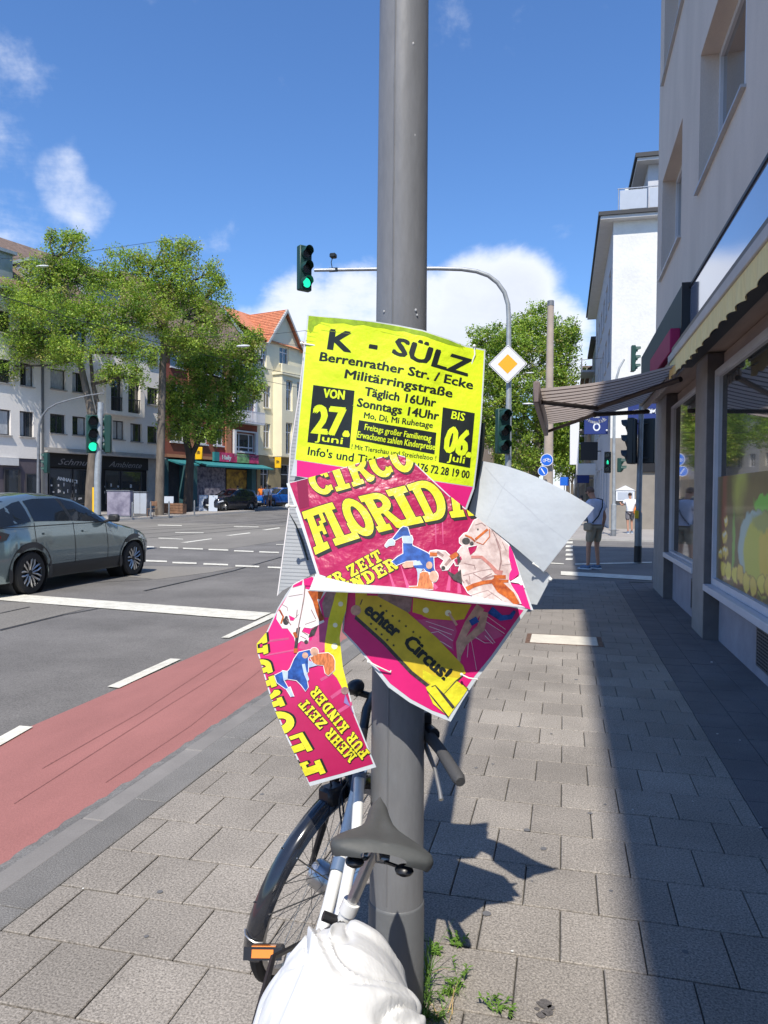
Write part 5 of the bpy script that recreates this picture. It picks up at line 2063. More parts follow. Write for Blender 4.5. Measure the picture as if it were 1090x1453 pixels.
# small signs along the right pavement
for i, (x0, x1, y, z0, z1, m_, lab) in enumerate(((.95, 1.95, 46.5, 3.75, 4.85, m_black, 'black box sign with a round white emblem over the pavement'), (.75, 2.0, 50, 2.95, 3.7, m_eave, 'white canopy box over a shop door below the black sign'),
                                          (.35, .95, 52, 3.7, 6.6, m_wlet, 'tall white advertising flag with a yellow mark over the pavement'), (1.0, 1.9, 60, 2.6, 3.4, m_navy, 'dark blue shop sign further down the pavement'))):
    b = MB()
    b.bbox(x0, x1, y, y + .2, z0, z1, .02)
    b.tube([(x1 - .05, y + .1, (z0 + z1) / 2), (WX2 + .05, y + .1, (z0 + z1) / 2)], .03, 6)
    single('shop_sign', b, m_, lab, 'sign', ((x0 + x1) / 2, y, z0))

# ---------------------------------------------------------------- left block
tz = lambda s: terrain(*LF(s, 0, 0)[:2])
m_wl = mat('white_render_left', (0.78, 0.74, 0.69), 0.9, var=0.05, vscale=.5, grain=0.04, gscale=10)
m_wl2 = mat('dark_shopfront', (0.045, 0.042, 0.048), 0.6, var=0.2)
m_ledge = mat('ledge_concrete', (0.36, 0.34, 0.32), 0.9, var=0.1)
m_mauve = mat('mauve_shop_wall', (0.10, 0.085, 0.10), 0.8, var=0.1)
wb = thing('apartment_building', 'long pale rendered apartment building with small dark square windows over black shop fronts', 'building', LF(2, -5, 0))
row2 = [(-8.6, -7.2, 4.95, 6.5), (-6.4, -5.0, 4.95, 6.5), (-4.2, -2.8, 4.95, 6.5), (-2.1, -.63, 4.97, 6.5), (-.04, .92, 4.97, 6.53)]
row2r = [(2.17, 3.34, 5.35, 6.6), (3.84, 4.95, 5.35, 6.6), (7.15, 8.18, 5.3, 6.62), (8.73, 9.80, 5.25, 6.55), (10.32, 11.32, 5.25, 6.5)]
row1 = [(-8.6, -7.2, 8.1, 9.5), (-6.4, -5.0, 8.1, 9.5), (-4.2, -2.8, 8.1, 9.5), (-2.1, -.63, 8.1, 9.5), (.0, .92, 8.1, 9.5), (2.2, 3.34, 8.2, 9.5), (3.84, 4.9, 8.2, 9.5), (10.3, 11.35, 8.1, 9.35)]
row0 = [(a, c, 11.1, 12.4) for a, c, _, _ in row1] + [(6.0, 7.1, 11.1, 12.4), (8.0, 9.1, 11.1, 12.4)]
allw = row2 + row2r + row1 + row0
facade(wb, LF, -10, 1.45, 3.62, 13.9, [o for o in allw if o[1] < 1.5], m_wl, .22)
LG = lambda s, out, z: LF(s, out - .12, z)
facade(wb, LG, 1.62, 11.62, 4.42, 13.9, [o for o in allw if o[0] > 1.5 and not (5.8 < o[0] < 9.3 and o[2] > 8 and o[3] < 10)], m_wl, .22)
for i, o in enumerate(allw):
    if 5.8 < o[0] < 9.3 and 8 < o[2] < 10:
        continue
    window(wb, LF if o[1] < 1.5 else LG, o, .22, m_f=m_fdark, mull=(.5,) if i % 3 else (), sill=(.13, .07, m_ledge), fw=.07, curtain=[(.06, .4), None, (.5, .94), (.06, .94)][i % 4])
solid(wb, LF, -10, 11.62, 9, 0, 13.9, m_wl)
b = MB()
fbox(b, LF, 1.46, 1.61, -.2, .06, 0.3, 13.9)
obj('downpipe', b, mat('grey_downpipe', (0.13, 0.135, 0.14), 0.6), wb)
b = MB()
fbox(b, LF, 1.62, 11.7, -.3, .10, 4.22, 4.40)
fbox(b, LF, 1.62, 11.7, -.3, .38, 4.08, 4.20)
obj('ledge', b, m_ledge, wb)
# bay
b = MB()
for q in ((5.85, 9.25, -.115, .75, 6.93, 7.18), (5.85, 9.25, -.115, .75, 9.75, 9.95), (5.85, 6.25, -.115, .75, 7.18, 9.75), (7.25, 7.75, -.115, .75, 7.18, 9.75), (8.85, 9.25, -.115, .75, 7.18, 9.75)):
    fbox(b, LF, *q)
obj('bay', b, m_wl, wb)
LB = lambda s, out, z: LF(s, out + .75, z)
for o in ((6.25, 7.25, 7.18, 9.75), (7.75, 8.85, 7.18, 9.75)):
    w = window(wb, LB, o, .3, m_f=m_fdark)
    b = MB()
    for k in range(9):
        s_ = o[0] + .08 + k * (o[1] - o[0] - .16) / 8
        fbox(b, LB, s_ - .012, s_ + .012, -.05, -.02, 7.2, 8.1)
    fbox(b, LB, o[0], o[1], -.06, -.01, 8.1, 8.15)
    obj('railing', b, m_fdark, w)
# roof with dormers
b = MB()
b.quad(LF(-10.4, .45, 13.8), LF(11.6, .45, 13.8), LF(11.6, -5.2, 18.6), LF(-10.4, -5.2, 18.6))
b.quad(LF(-10.4, -5.2, 18.6), LF(11.6, -5.2, 18.6), LF(11.6, -9.2, 14), LF(-10.4, -9.2, 14))
b.add([LF(11.6, .45, 13.8), LF(11.6, -9.2, 14), LF(11.6, -5.2, 18.6)], [(0, 1, 2)])
rf = obj('roof', b, m_tilebr, wb)
m_zinc = mat('zinc_sheet', (0.30, 0.35, 0.40), 0.4, metal=.3, var=0.1)
for s0_, s1_ in ((-3.4, -.2), (1.0, 3.4), (5.5, 8)):
    b = MB()
    fbox(b, LF, s0_, s1_, -4.5, -.4, 14.2, 16.0)
    fbox(b, LF, s0_ - .15, s1_ + .15, -4.6, -.15, 16.004, 16.2)
    dm = obj('dormer', b, m_zinc, rf)
b = MB()
fbox(b, LF, -10.2, 11.6, .05, .48, 13.62, 13.78)
obj('gutter', b, m_zinc, wb)
# shop fronts
b = MB()
fbox(b, LF, -10, 1.44, -.6, -.05, .1, 3.6)
obj('shop_front', b, m_mauve, wb)
for a, c, z0, z1 in ((-1.1, .0, .3, 2.95), (-4.2, -1.9, .9, 3.0), (.35, 1.2, .2, 2.7)):
    window(wb, LF, (a, c, z0, z1), -.0, m_f=m_fdark, mull=())
b = MB()
fbox(b, LF, -6, -.2, -.02, .15, 3.15, 3.6)
obj('shop_sign_board', b, m_eave, wb)
b = MB()
fbox(b, LF, 1.62, 2.0, -.6, -.15, .1, 4.07)
obj('pier', b, m_ledge, wb)
b = MB()
fbox(b, LF, 10.4, 11.6, -.6, -.15, .1, 4.07)
obj('pier', b, m_ledge, wb)
b = MB()
fbox(b, LF, 2.0, 10.4, -.62, -.3, .1, 4.07)
obj('shop_front', b, m_black, wb)
for a, c in ((2.15, 3.9), (4.0, 5.8), (6.6, 7.9), (8.0, 9.9)):
    window(wb, lambda s, out, z: LF(s, out - .27, z), (a, c, .75, 3.1), -.0, m_f=m_fdark, mull=())
for txt, s_, w_ in (('Schmuck', 4.3, 3.1), ('Ambiente', 8.3, 3.0)):
    obj('shop_lettering', text_plane(txt, lambda x, y: LF(s_ + x, -.12, 3.35 + y), .42, shear=.5, w=w_), mat('faded_silver_letter', (0.22, 0.21, 0.22), 0.5), wb)
b = MB()
fbox(b, LF, 2.0, 10.4, -.29, -.125, 3.2, 4.07)
obj('fascia', b, m_black, wb)
rp = random.Random(11)
b = MB()
for k in range(46):
    s_ = rp.uniform(2.3, 9.6)
    z_ = rp.choice((1.0, 1.45, 1.9)) + rp.uniform(0, .1)
    w_ = rp.uniform(.04, .13)
    fbox(b, LF, s_, s_ + w_, -.26, -.255, z_, z_ + rp.uniform(.08, .25))
o_ = obj('window_display', b, mat('jewellery_display', (0.5, 0.5, 0.52), 0.3, var=.5, vscale=8), wb)
o_['kind'] = 'stuff'
obj('shop_lettering', text_plane('ANNANCI', lambda x, y: LF(3.55 + x, -.252, 2.25 + y - .14 * x), .24, bold=.02), m_wlet, wb)

# brown house
m_brick = mat('red_brown_render', (0.24, 0.075, 0.05), 0.9, var=0.12, vscale=1)
m_pil = mat('orange_brown_render', (0.42, 0.19, 0.11), 0.9, var=0.08)
bb = thing('brown_house', 'red-brown house with white windows, a white balcony and a teal shop canopy', 'building', LF(17, -5, 0))
r2 = [(12.5, 14.0, 5.5, 6.9), (15.3, 16.6, 5.5, 6.9), (17.3, 18.5, 5.5, 6.9), (19.95, 22.55, 5.15, 6.75)]
r1 = [(12.5, 14.0, 8.3, 9.9), (15.3, 16.6, 8.3, 9.9), (17.3, 18.5, 8.3, 9.9), (19.8, 22.4, 8.05, 10.0)]
r0 = [(12.5, 14.0, 11.2, 12.6), (15.3, 16.6, 11.2, 12.6), (17.3, 18.5, 11.2, 12.6), (19.8, 22.4, 11.2, 12.7)]
LK = lambda s, out, z: LF(s, out - .05, z)
facade(bb, LK, 11.66, 22.95, 4.55, 13.4, r2 + r1 + r0, m_brick, .16)
b = MB()
fbox(b, LK, 11.66, 22.95, -.25, -.001, 4.3, 4.549)
for a, c in ((14.35, 14.95), (18.75, 19.4)):
    fbox(b, LK, a, c, .002, .12, 4.6, 13.35)
obj('pilaster', b, m_pil, bb)
for o in r2 + r1 + r0:
    if o[1] - o[0] > 2:
        b = MB()
        fbox(b, LK, o[0] - .28, o[0] - .01, .002, .22, o[2] - .3, o[3] + .1)
        fbox(b, LK, o[1] + .01, o[1] + .28, .002, .22, o[2] - .3, o[3] + .1)
        fbox(b, LK, o[0] - .28, o[1] + .28, .002, .22, o[2] - .45, o[2] - .301)
        fbox(b, LK, o[0] - .28, o[1] + .28, .002, .22, o[3] + .101, o[3] + .22)
        obj('window_surround', b, m_fwhite, bb)
    window(bb, LK, o, .14, m_f=m_fwhite, mull=(.25, .75) if o[1] - o[0] > 2 else (.5,), trans=(.25,) if o[1] - o[0] > 2 else (), fw=.10, sill=(.15, .1, m_fwhite))
b = MB()
fbox(b, LK, 19.5, 22.8, .0, .95, 7.55, 7.70)
fbox(b, LK, 19.5, 22.8, .93, .97, 8.56, 8.62)
for k in range(22):
    s_ = 19.52 + k * .154
    fbox(b, LK, s_, s_ + .10, .94, .96, 7.70, 8.56)
for k in range(6):
    fbox(b, LK, 19.5, 19.53, .05 + k * .15, .15 + k * .15, 7.70, 8.56)
obj('balcony', b, m_fwhite, bb)
solid(bb, LK, 11.66, 22.95, 9, 0, 13.4, m_brick)
b = MB()
b.quad(LF(11.66, .4, 13.3), LF(22.9, .4, 13.3), LF(22.9, -4.6, 18.9), LF(11.66, -4.6, 18.9))
b.quad(LF(11.66, -4.6, 18.9), LF(22.9, -4.6, 18.9), LF(22.9, -9.2, 13.4), LF(11.66, -9.2, 13.4))
b.add([LF(22.9, .4, 13.3), LF(22.9, -9.2, 13.4), LF(22.9, -4.6, 18.9)], [(0, 1, 2)])
obj('roof', b, m_tilebr, bb)
b = MB()
e0, e1 = LF(22.55, .45, 13.42), LF(22.55, -4.6, 19.06)
f0, f1 = LF(23.15, .45, 13.42), LF(23.15, -4.6, 19.06)
b.add([e0, f0, f1, e1], [(0, 1, 2, 3)])
b.add([f0 - Vector((0, 0, .5)), f0, f1, f1 - Vector((0, 0, .5))], [(0, 1, 2, 3)])
obj('verge_flashing', b, m_zinc, bb)
m_teal = mat('teal_canopy', (0.03, 0.20, 0.22), 0.6, var=0.1)
m_tealr = mat('teal_pillar', (0.035, 0.10, 0.115), 0.7, var=0.1)
b = MB()
for a, c in ((12.2, 14.25), (15.1, 23.6)):
    b.add([LF(a, .05, 4.12), LF(c, .05, 4.12), LF(c, 1.3, 3.78), LF(a, 1.3, 3.78), LF(a, .05, 4.02), LF(c, .05, 4.02), LF(c, 1.3, 3.66), LF(a, 1.3, 3.66)],
          [(0, 1, 2, 3), (7, 6, 5, 4), (3, 2, 6, 7), (0, 3, 7, 4), (1, 5, 6, 2)])
obj('canopy', b, m_teal, bb)
b = MB()
for q in ((11.7, 12.4), (14.1, 15.5), (22.3, 22.95)):
    b = MB()
    fbox(b, LK, q[0], q[1], -.6, -.05, .2, 4.25)
    obj('pier', b, m_tealr, bb)
b = MB()
fbox(b, LK, 12.4, 22.3, -1.2, -.62, .2, 4.25)
obj('shop_front', b, m_wl2, bb)
m_good = mat('shop_goods', (0.35, 0.33, 0.38), 0.7, var=.9, vscale=3.5, col2=(0.05, 0.05, 0.10), detail=8)
b = MB()
fbox(b, LK, 15.6, 19.4, -.61, -.55, .4, 3.7)
obj('display_window', b, m_good, bb)
b = MB()
fbox(b, LK, 19.6, 22.2, -.61, -.55, .4, 3.6)
obj('display_window', b, mat('shop_goods_warm', (0.55, 0.34, 0.06), 0.7, var=.9, vscale=2.2, col2=(0.07, 0.04, 0.03), detail=8), bb)
b = MB()
for k, (a, c, m_) in enumerate(((17.2, 17.8, 0), (17.8, 20.0, 1), (20.0, 21.6, 2), (21.6, 22.9, 1))):
    fbox(b, LK, a, c, .0, .22, 4.2, 4.95, m_)
so = obj('rainbow_sign', b, [m_teal, mat('sign_pink', (0.50, 0.05, 0.14), .6, var=.5, vscale=2), mat('sign_green', (0.20, 0.36, 0.16), .6, var=.5, vscale=2)], bb)
obj('shop_lettering', text_plane('Haily', lambda x, y: LF(18.7 + x, .18, 4.38 + y), .40, bold=.03), m_wlet, so)

# yellow gabled house
m_yh = mat('pale_yellow_render', (0.78, 0.72, 0.52), 0.9, var=0.05, vscale=.6)
m_yg = mat('ochre_ground_floor', (0.26, 0.22, 0.13), 0.9, var=0.10, vscale=1.5)
yh = thing('yellow_gabled_house', 'pale yellow gabled house with stucco bays and an orange-red tiled roof', 'building', LF(27, -5, 0))
LY = lambda s, out, z: LF(s, out - .1, z)
yo = [(23.9, 24.9, 5.7, 7.9), (23.9, 24.9, 9.3, 11.3), (26.2, 27.6, 13.6, 15.2), (23.5, 24.3, 12.9, 14.6)]
facade(yh, LY, 23.0, 30.2, 5.0, 15.4, yo, m_yh, .2)
for o in yo:
    window(yh, LY, o, .2, m_f=m_fwhite, trans=(.68,), fw=.09, sill=(.12, .1, m_yh))
go = [(23.5, 24.7, 1.7, 4.0), (26.5, 29.0, 1.2, 4.3)]
facade(yh, LY, 23.0, 30.2, 0, 4.95, go, m_yg, .2, name='ground_floor')
for o in go:
    window(yh, LY, o, .2, m_f=m_fwhite, trans=(.7,))
solid(yh, LY, 23.0, 30.2, 10, 0, 15.4, m_yh, top=False)
b = MB()
fbox(b, LY, 25.3, 29.3, .001, 1.0, 4.96, 5.2)
fbox(b, LY, 25.3, 29.3, .001, 1.0, 12.0, 12.4)
fbox(b, LY, 25.15, 29.45, .001, 1.15, 12.402, 12.6)
fbox(b, LY, 25.3, 29.3, .85, 1.0, 12.602, 13.4)
for a, c in ((25.3, 25.9), (26.9, 27.6), (28.7, 29.3)):
    fbox(b, LY, a, c, .001, 1.0, 5.2, 12.0)
for a, c in ((25.9, 26.9), (27.6, 28.7)):
    fbox(b, LY, a, c, .001, .995, 8.1, 9.2)
obj('bay', b, m_yh, yh)
LYB = lambda s, out, z: LY(s, out + 1.0, z)
for a, c in ((25.9, 26.9), (27.6, 28.7)):
    for z0, z1 in ((5.2, 8.1), (9.2, 12.0)):
        window(yh, LYB, (a, c, z0, z1), .25, m_f=m_fwhite, trans=(.7,), fw=.09)
b = MB()
b.add([LY(24.3, .02, 15.4), LY(29.3, .02, 15.4), LY(26.8, .02, 18.4)], [(0, 1, 2)])
obj('gable', b, m_yh, yh)
b = MB()
pk0, pk1 = LY(26.8, .45, 18.62), LY(26.8, -5.2, 18.62)
for sE in (23.95, 29.65):
    b.add([LY(sE, .45, 15.1), pk0, pk1, LY(sE, -5.2, 15.1)], [(0, 1, 2, 3)])
b.quad(LY(23.0, .3, 15.3), LY(30.3, .3, 15.3), LY(30.3, -5.0, 19.0), LY(23.0, -5.0, 19.0))
b.quad(LY(23.0, -5.0, 19.0), LY(30.3, -5.0, 19.0), LY(30.3, -10.0, 15.3), LY(23.0, -10.0, 15.3))
rf = obj('roof', b, m_tilered, yh)
b = MB()
for sE in (23.9, 29.7):
    d0 = LY(sE, .5, 15.02)
    d1 = LY(26.8, .5, 18.66)
    b.add([d0, d1, d1 - Vector((0, 0, .34)), d0 - Vector((0, 0, .30)), LY(sE, .3, 15.02), LY(26.8, .3, 18.66)], [(0, 1, 2, 3), (0, 4, 5, 1)])
obj('bargeboard', b, mat('bargeboard_grey', (0.42, 0.44, 0.42), .7), rf)
# tile courses on the red roof
b = MB()
for k in range(18):
    f_ = (k + .5) / 18
    z_ = 15.1 + (18.62 - 15.1) * f_
    s_ = 23.95 + (26.8 - 23.95) * f_
    b.tube([LY(s_, .45, z_ + .03), LY(s_, -5.2, z_ + .03)], .035, 4, caps=False)
o_ = obj('tile_course', b, m_tilered, rf)
o_['kind'] = 'stuff'

# houses further along the left frontage
def row_house(name, label, s0, s1, top, m_w, m_r, storeys, ridge=3.4):
    t = thing(name, label, 'building', LF((s0 + s1) / 2, -5, 0))
    n = max(2, int((s1 - s0) / 2.8))
    ops = []
    hs = (top - 4.2) / storeys
    for k in range(n):
        c = s0 + (k + .5) * (s1 - s0) / n
        for j in range(storeys):
            ops.append((c - .6, c + .6, 4.2 + j * hs + .9, 4.2 + j * hs + 2.4))
    facade(t, LF, s0, s1, 4.0, top, ops, m_w, .2)
    facade(t, LF, s0, s1, 0, 3.99, [], m_gground, .2, name='shop_front')
    for o in ops:
        window(t, LF, o, .2, m_f=m_fwhite)
    solid(t, LF, s0, s1, 10, 0, top, m_w, top=False)
    b = MB()
    b.quad(LF(s0, .4, top - .1), LF(s1, .4, top - .1), LF(s1, -5, top + ridge), LF(s0, -5, top + ridge))
    b.quad(LF(s0, -5, top + ridge), LF(s1, -5, top + ridge), LF(s1, -10.3, top - .1), LF(s0, -10.3, top - .1))
    b.add([LF(s0, .4, top - .1), LF(s0, -5, top + ridge), LF(s0, -10.3, top - .1)], [(0, 1, 2)])
    obj('roof', b, m_r, t)
    return t


m_redb = mat('dark_red_brick_far', (0.20, 0.07, 0.055), 0.9, var=0.1)
row_house('terraced_house', 'dark red brick house just beyond the yellow gabled house', 30.3, 40, 14.6, m_redb, mat('dark_red_tile', (0.20, 0.06, 0.045), .8, var=.2), 4)
row_house('terraced_house', 'cream house second beyond the yellow gabled house', 40.1, 54, 12.8, m_h1, m_tilebr, 3)
row_house('terraced_house', 'grey house third beyond the yellow gabled house', 54.1, 72, 12.0, m_h2, m_tilered, 3)
row_house('terraced_house', 'tan house at the far end of the left row', 72.1, 100, 13.0, m_h3, m_tilebr, 3)

# ================================================================== TREES
def leafmat(name, c1, c2, tr):
    return cloth(mat(name, c1, 0.55, col2=c2, vscale=1.1, detail=3, spec=.35), tr, .38)


m_leafA = leafmat('leaf_light', (0.42, 0.54, 0.09), (0.32, 0.44, 0.07), (0.46, 0.62, 0.06))
m_leafB = leafmat('leaf_mid', (0.30, 0.43, 0.075), (0.21, 0.33, 0.055), (0.34, 0.52, 0.05))
m_leafC = leafmat('leaf_yellowed', (0.40, 0.38, 0.10), (0.28, 0.25, 0.09), (0.26, 0.27, 0.05))
m_leafD = leafmat('leaf_deep', (0.15, 0.26, 0.05), (0.09, 0.17, 0.035), (0.16, 0.30, 0.03))
m_bark = mat('bark_grey_brown', (0.15, 0.125, 0.10), 0.95, var=0.35, vscale=4, stretch=(1, 1, .25), bump=.6, bscale=12)
m_barkd = mat('bark_dark', (0.060, 0.048, 0.040), 0.95, var=0.3, vscale=4, stretch=(1, 1, .25))
LEAFM = [m_leafA, m_leafB, m_leafC, m_leafD]


def tree(label, depth, trunks, blobs, seed, leaf=.17, mix_=(.42, .33, .10, .15), dens=1.0, bark=None, group=None, per=58):
    """trunks: [(pixel path, radii m)], blobs: [(px, py, rx px, ry px, depth shift m)] all at their own distance"""
    rnd = random.Random(seed)
    b0 = D(trunks[0][0][0][0], trunks[0][0][0][1], depth)
    base = Vector((b0.x, b0.y, terrain(b0.x, b0.y)))
    t = thing('street_tree', label, 'tree', base, group=group)
    b = MB()
    for i, (path, rad) in enumerate(trunks):
        P = [D(x, y, depth + (k * .25 if i else 0)) for k, (x, y) in enumerate(path)]
        if i == 0:
            P[0].z = base.z - .1
        b.tube(P, rad, 9)
    obj('trunk', b, bark or m_bark, t)
    b = MB()
    k_ = depth / F
    tips = []
    for (px, py, rx, ry, dz) in blobs:
        c = D(px, py, depth + dz)
        RX, RZ = rx * k_, ry * k_
        vol = RX * RX * RZ
        n = int(dens * 25 * (RX * RZ) ** .95 + 6)
        for _ in range(n):
            # clump centre, biased towards the rim
            u = Vector((rnd.gauss(0, 1), rnd.gauss(0, 1), rnd.gauss(0, 1))).normalized() * (rnd.random() ** .42)
            cc_ = c + Vector((u.x * RX, u.y * RX * .85, u.z * RZ))
            cr_ = rnd.uniform(.35, .75) * (1.0 if RX > 1.5 else .8)
            tips.append((c, cc_))
            r0 = rnd.random()
            w0 = rnd.random()
            acc, mi0 = 0, 0
            for q, w_ in enumerate(mix_):
                acc += w_
                if w0 < acc:
                    mi0 = q
                    break
            for _ in range(int(per * (cr_ / .5) ** 1.5)):
                d = Vector((rnd.gauss(0, 1), rnd.gauss(0, 1), rnd.gauss(0, .8)))
                d = d.normalized() * cr_ * rnd.random() ** .5
                p = cc_ + d
                s_ = leaf * .84 * rnd.uniform(.55, 1.35)
                nrm = (Vector((rnd.gauss(0, 1), rnd.gauss(0, 1), rnd.gauss(0, 1) + 1.1))).normalized()
                a_ = nrm.orthogonal().normalized()
                a_ = Matrix.Rotation(rnd.uniform(0, 6.28), 3, nrm) @ a_
                e_ = nrm.cross(a_)
                mi = mi0 if rnd.random() < .7 else rnd.randrange(4)
                b.add([p - a_ * s_ * .5, p - e_ * s_ * .28 + nrm * s_ * .06, p + a_ * s_ * .5, p + e_ * s_ * .28 + nrm * s_ * .06], [(0, 1, 2, 3)], mi)
    obj('crown', b, LEAFM, t)
    # limbs reaching into the clumps
    b = MB()
    ends = [D(x, y, depth) for path, _ in trunks for x, y in path[-2:]]
    for (px, py, rx, ry, dz) in blobs:
        c = D(px, py, depth + dz)
        e = min(ends, key=lambda q: (q - c).length)
        mid = e.lerp(c, .5) + Vector((rnd.uniform(-.3, .3), rnd.uniform(-.3, .3), rnd.uniform(-.3, .1)))
        b.tube([e, mid, c], [.10, .07, .03], 5)
        for _ in range(4):
            u = Vector((rnd.gauss(0, 1), rnd.gauss(0, 1), rnd.gauss(0, 1))).normalized()
            b.tube([mid.lerp(c, rnd.random()), c + Vector((u.x * rx * k_ * .8, u.y * rx * k_ * .7, u.z * ry * k_ * .8))], [.04, .012], 4)
    obj('limbs', b, m_barkd if bark is None else bark, t)
    return t


tree('broad street tree with a dark forked trunk in front of the pale apartment building', 45,
     [([(128, 728), (129, 690), (133, 640), (134, 606), (124, 560), (113, 510), (104, 470)], [.36, .32, .30, .26, .22, .17, .12]), ([(134, 606), (141, 585), (132, 545), (128, 500)], [.22, .17, .13, .08]),
      ([(104, 470), (101, 420), (86, 380), (78, 366)], [.12, .11, .08, .05])],
     [(96, 362, 34, 26, 0), (60, 392, 38, 30, 0), (110, 400, 50, 34, 1), (22, 430, 46, 30, 0), (75, 445, 52, 34, -1), (135, 445, 46, 34, 0), (15, 480, 44, 34, 0), (60, 495, 44, 30, 1), (105, 500, 42, 26, -1),
      (160, 480, 40, 30, 0), (12, 520, 28, 22, 0), (165, 385, 40, 30, 1), (185, 430, 36, 36, 0), (200, 500, 26, 30, 0), (190, 535, 24, 20, 0), (160, 530, 24, 18, 0), (-40, 470, 50, 46, 0), (90, 340, 14, 12, 0), (112, 338, 8, 10, 0), (74, 335, 7, 9, 0)],
     21, leaf=.17)
tree('tall street tree with a straight pale trunk at the end of the pale building', 46.5,
     [([(226, 728), (227, 680), (229, 600), (231, 520), (234, 470), (240, 420)], [.30, .27, .24, .21, .17, .12]), ([(231, 520), (250, 480), (262, 450)], [.10, .08, .05]), ([(234, 470), (215, 430), (205, 400)], [.1, .07, .04])],
     [(240, 372, 34, 26, 0), (215, 400, 32, 30, 0), (262, 352, 20, 14, 0), (272, 400, 40, 32, 0), (250, 430, 44, 30, 1), (300, 432, 30, 28, 0), (285, 470, 36, 30, 0), (222, 450, 34, 28, -1), (255, 485, 38, 26, 0), (312, 400, 12, 14, 0),
      (300, 385, 14, 14, 0), (235, 345, 12, 8, 0), (205, 370, 20, 18, 0), (325, 455, 12, 12, 0)],
     22, leaf=.17, mix_=(.40, .28, .20, .12))
tree('lower darker street tree leaning over the parked cars before the red-brown house', 51,
     [([(266, 724), (268, 690), (270, 650), (264, 620), (262, 590)], [.36, .31, .27, .24, .2]), ([(270, 650), (290, 610), (310, 575), (336, 545), (352, 520)], [.2, .15, .12, .09, .05]), ([(264, 620), (250, 600), (240, 590)], [.1, .08, .05])],
     [(300, 520, 40, 26, 0), (262, 560, 36, 30, 0), (300, 565, 44, 32, 1), (335, 550, 36, 30, 0), (352, 520, 28, 26, 0), (340, 492, 34, 20, 0), (355, 480, 20, 14, 0), (252, 600, 30, 26, 0), (290, 600, 36, 26, -1), (325, 590, 26, 20, 0), (245, 575, 20, 20, 0),
      (300, 620, 22, 10, 0), (365, 550, 14, 16, 0), (275, 510, 30, 20, 0)],
     23, leaf=.19, mix_=(.22, .36, .07, .35), bark=m_barkd)
tree('big round plane tree in full leaf behind the priority road sign', 62,
     [([(757, 706), (757, 680), (760, 650), (765, 615), (760, 580)], [.50, .45, .40, .34, .25]), ([(765, 615), (745, 590), (730, 560)], [.2, .15, .1]), ([(765, 615), (785, 585), (792, 550)], [.2, .14, .09])],
     [(752, 466, 34, 26, 0), (710, 480, 40, 24, 0), (790, 475, 32, 26, 0), (745, 500, 60, 36, 0), (700, 520, 40, 36, 0), (795, 520, 30, 36, 0), (745, 550, 60, 40, -1), (700, 570, 36, 36, 0), (788, 570, 34, 36, 0), (745, 605, 56, 36, 0), (790, 620, 32, 34, 0),
      (700, 615, 34, 30, 0), (745, 650, 50, 24, 0), (680, 480, 18, 20, 0), (812, 480, 12, 18, 0), (800, 660, 26, 20, 0), (765, 440, 20, 10, 0), (640, 540, 60, 40, 2), (600, 600, 50, 40, 2)],
     24, leaf=.25, mix_=(.34, .34, .04, .28), dens=1.0, per=38)
for i, (px, dep_, s_) in enumerate(((806, 82, 1.0), (812, 104, 1.0), (690, 118, 1.0), (640, 96, 1.1), (560, 110, 1.1))):
    r_ = 5.0 * s_ * F / dep_
    gy = 703 + EYE * F / dep_
    cy = 703 - 8.0 * F / dep_
    tree(['slim green street tree behind the concrete pole with the cycle sign', 'distant street tree at the far end of the pavement beyond the gable building', 'yellowish distant street tree beside the plane tree', 'distant street tree hidden behind the boards', 'far street tree on the opposite side, behind the boards'][i],
         dep_, [([(px, gy), (px, gy - 3.2 * F / dep_)], [.28, .2])], [(px, cy, r_ * .55, r_ * .8, 0), (px - r_ * .3, cy + r_ * .3, r_ * .4, r_ * .5, 0), (px + r_ * .25, cy + r_ * .45, r_ * .45, r_ * .5, 0), (px, cy - r_ * .5, r_ * .4, r_ * .4, 0)],
         30 + i, leaf=.34, mix_=(.3, .4, .1, .2) if i != 2 else (.3, .2, .4, .1), dens=1.0, per=26)

# ================================================================== SIGNALS AND SIGNS
m_sgreen = mat('signal_green_housing', (0.010, 0.050, 0.042), 0.5, var=0.1)
m_sdark = mat('signal_dark_housing', (0.010, 0.016, 0.020), 0.45)
m_lensoff = mat('unlit_lens', (0.020, 0.018, 0.018), 0.2, spec=.8)
m_lensgreen = mat('lit_green_lens', (0.02, 0.6, 0.35), 0.3, emit=(0.02, 0.95, 0.50), estr=1.0)
m_galv = mat('galvanised_steel', (0.36, 0.385, 0.40), 0.45, metal=0.35, var=0.15, vscale=6, grain=.05, gscale=40)
m_galvd = mat('weathered_steel', (0.20, 0.21, 0.22), 0.5, metal=0.4, var=0.2, vscale=4)


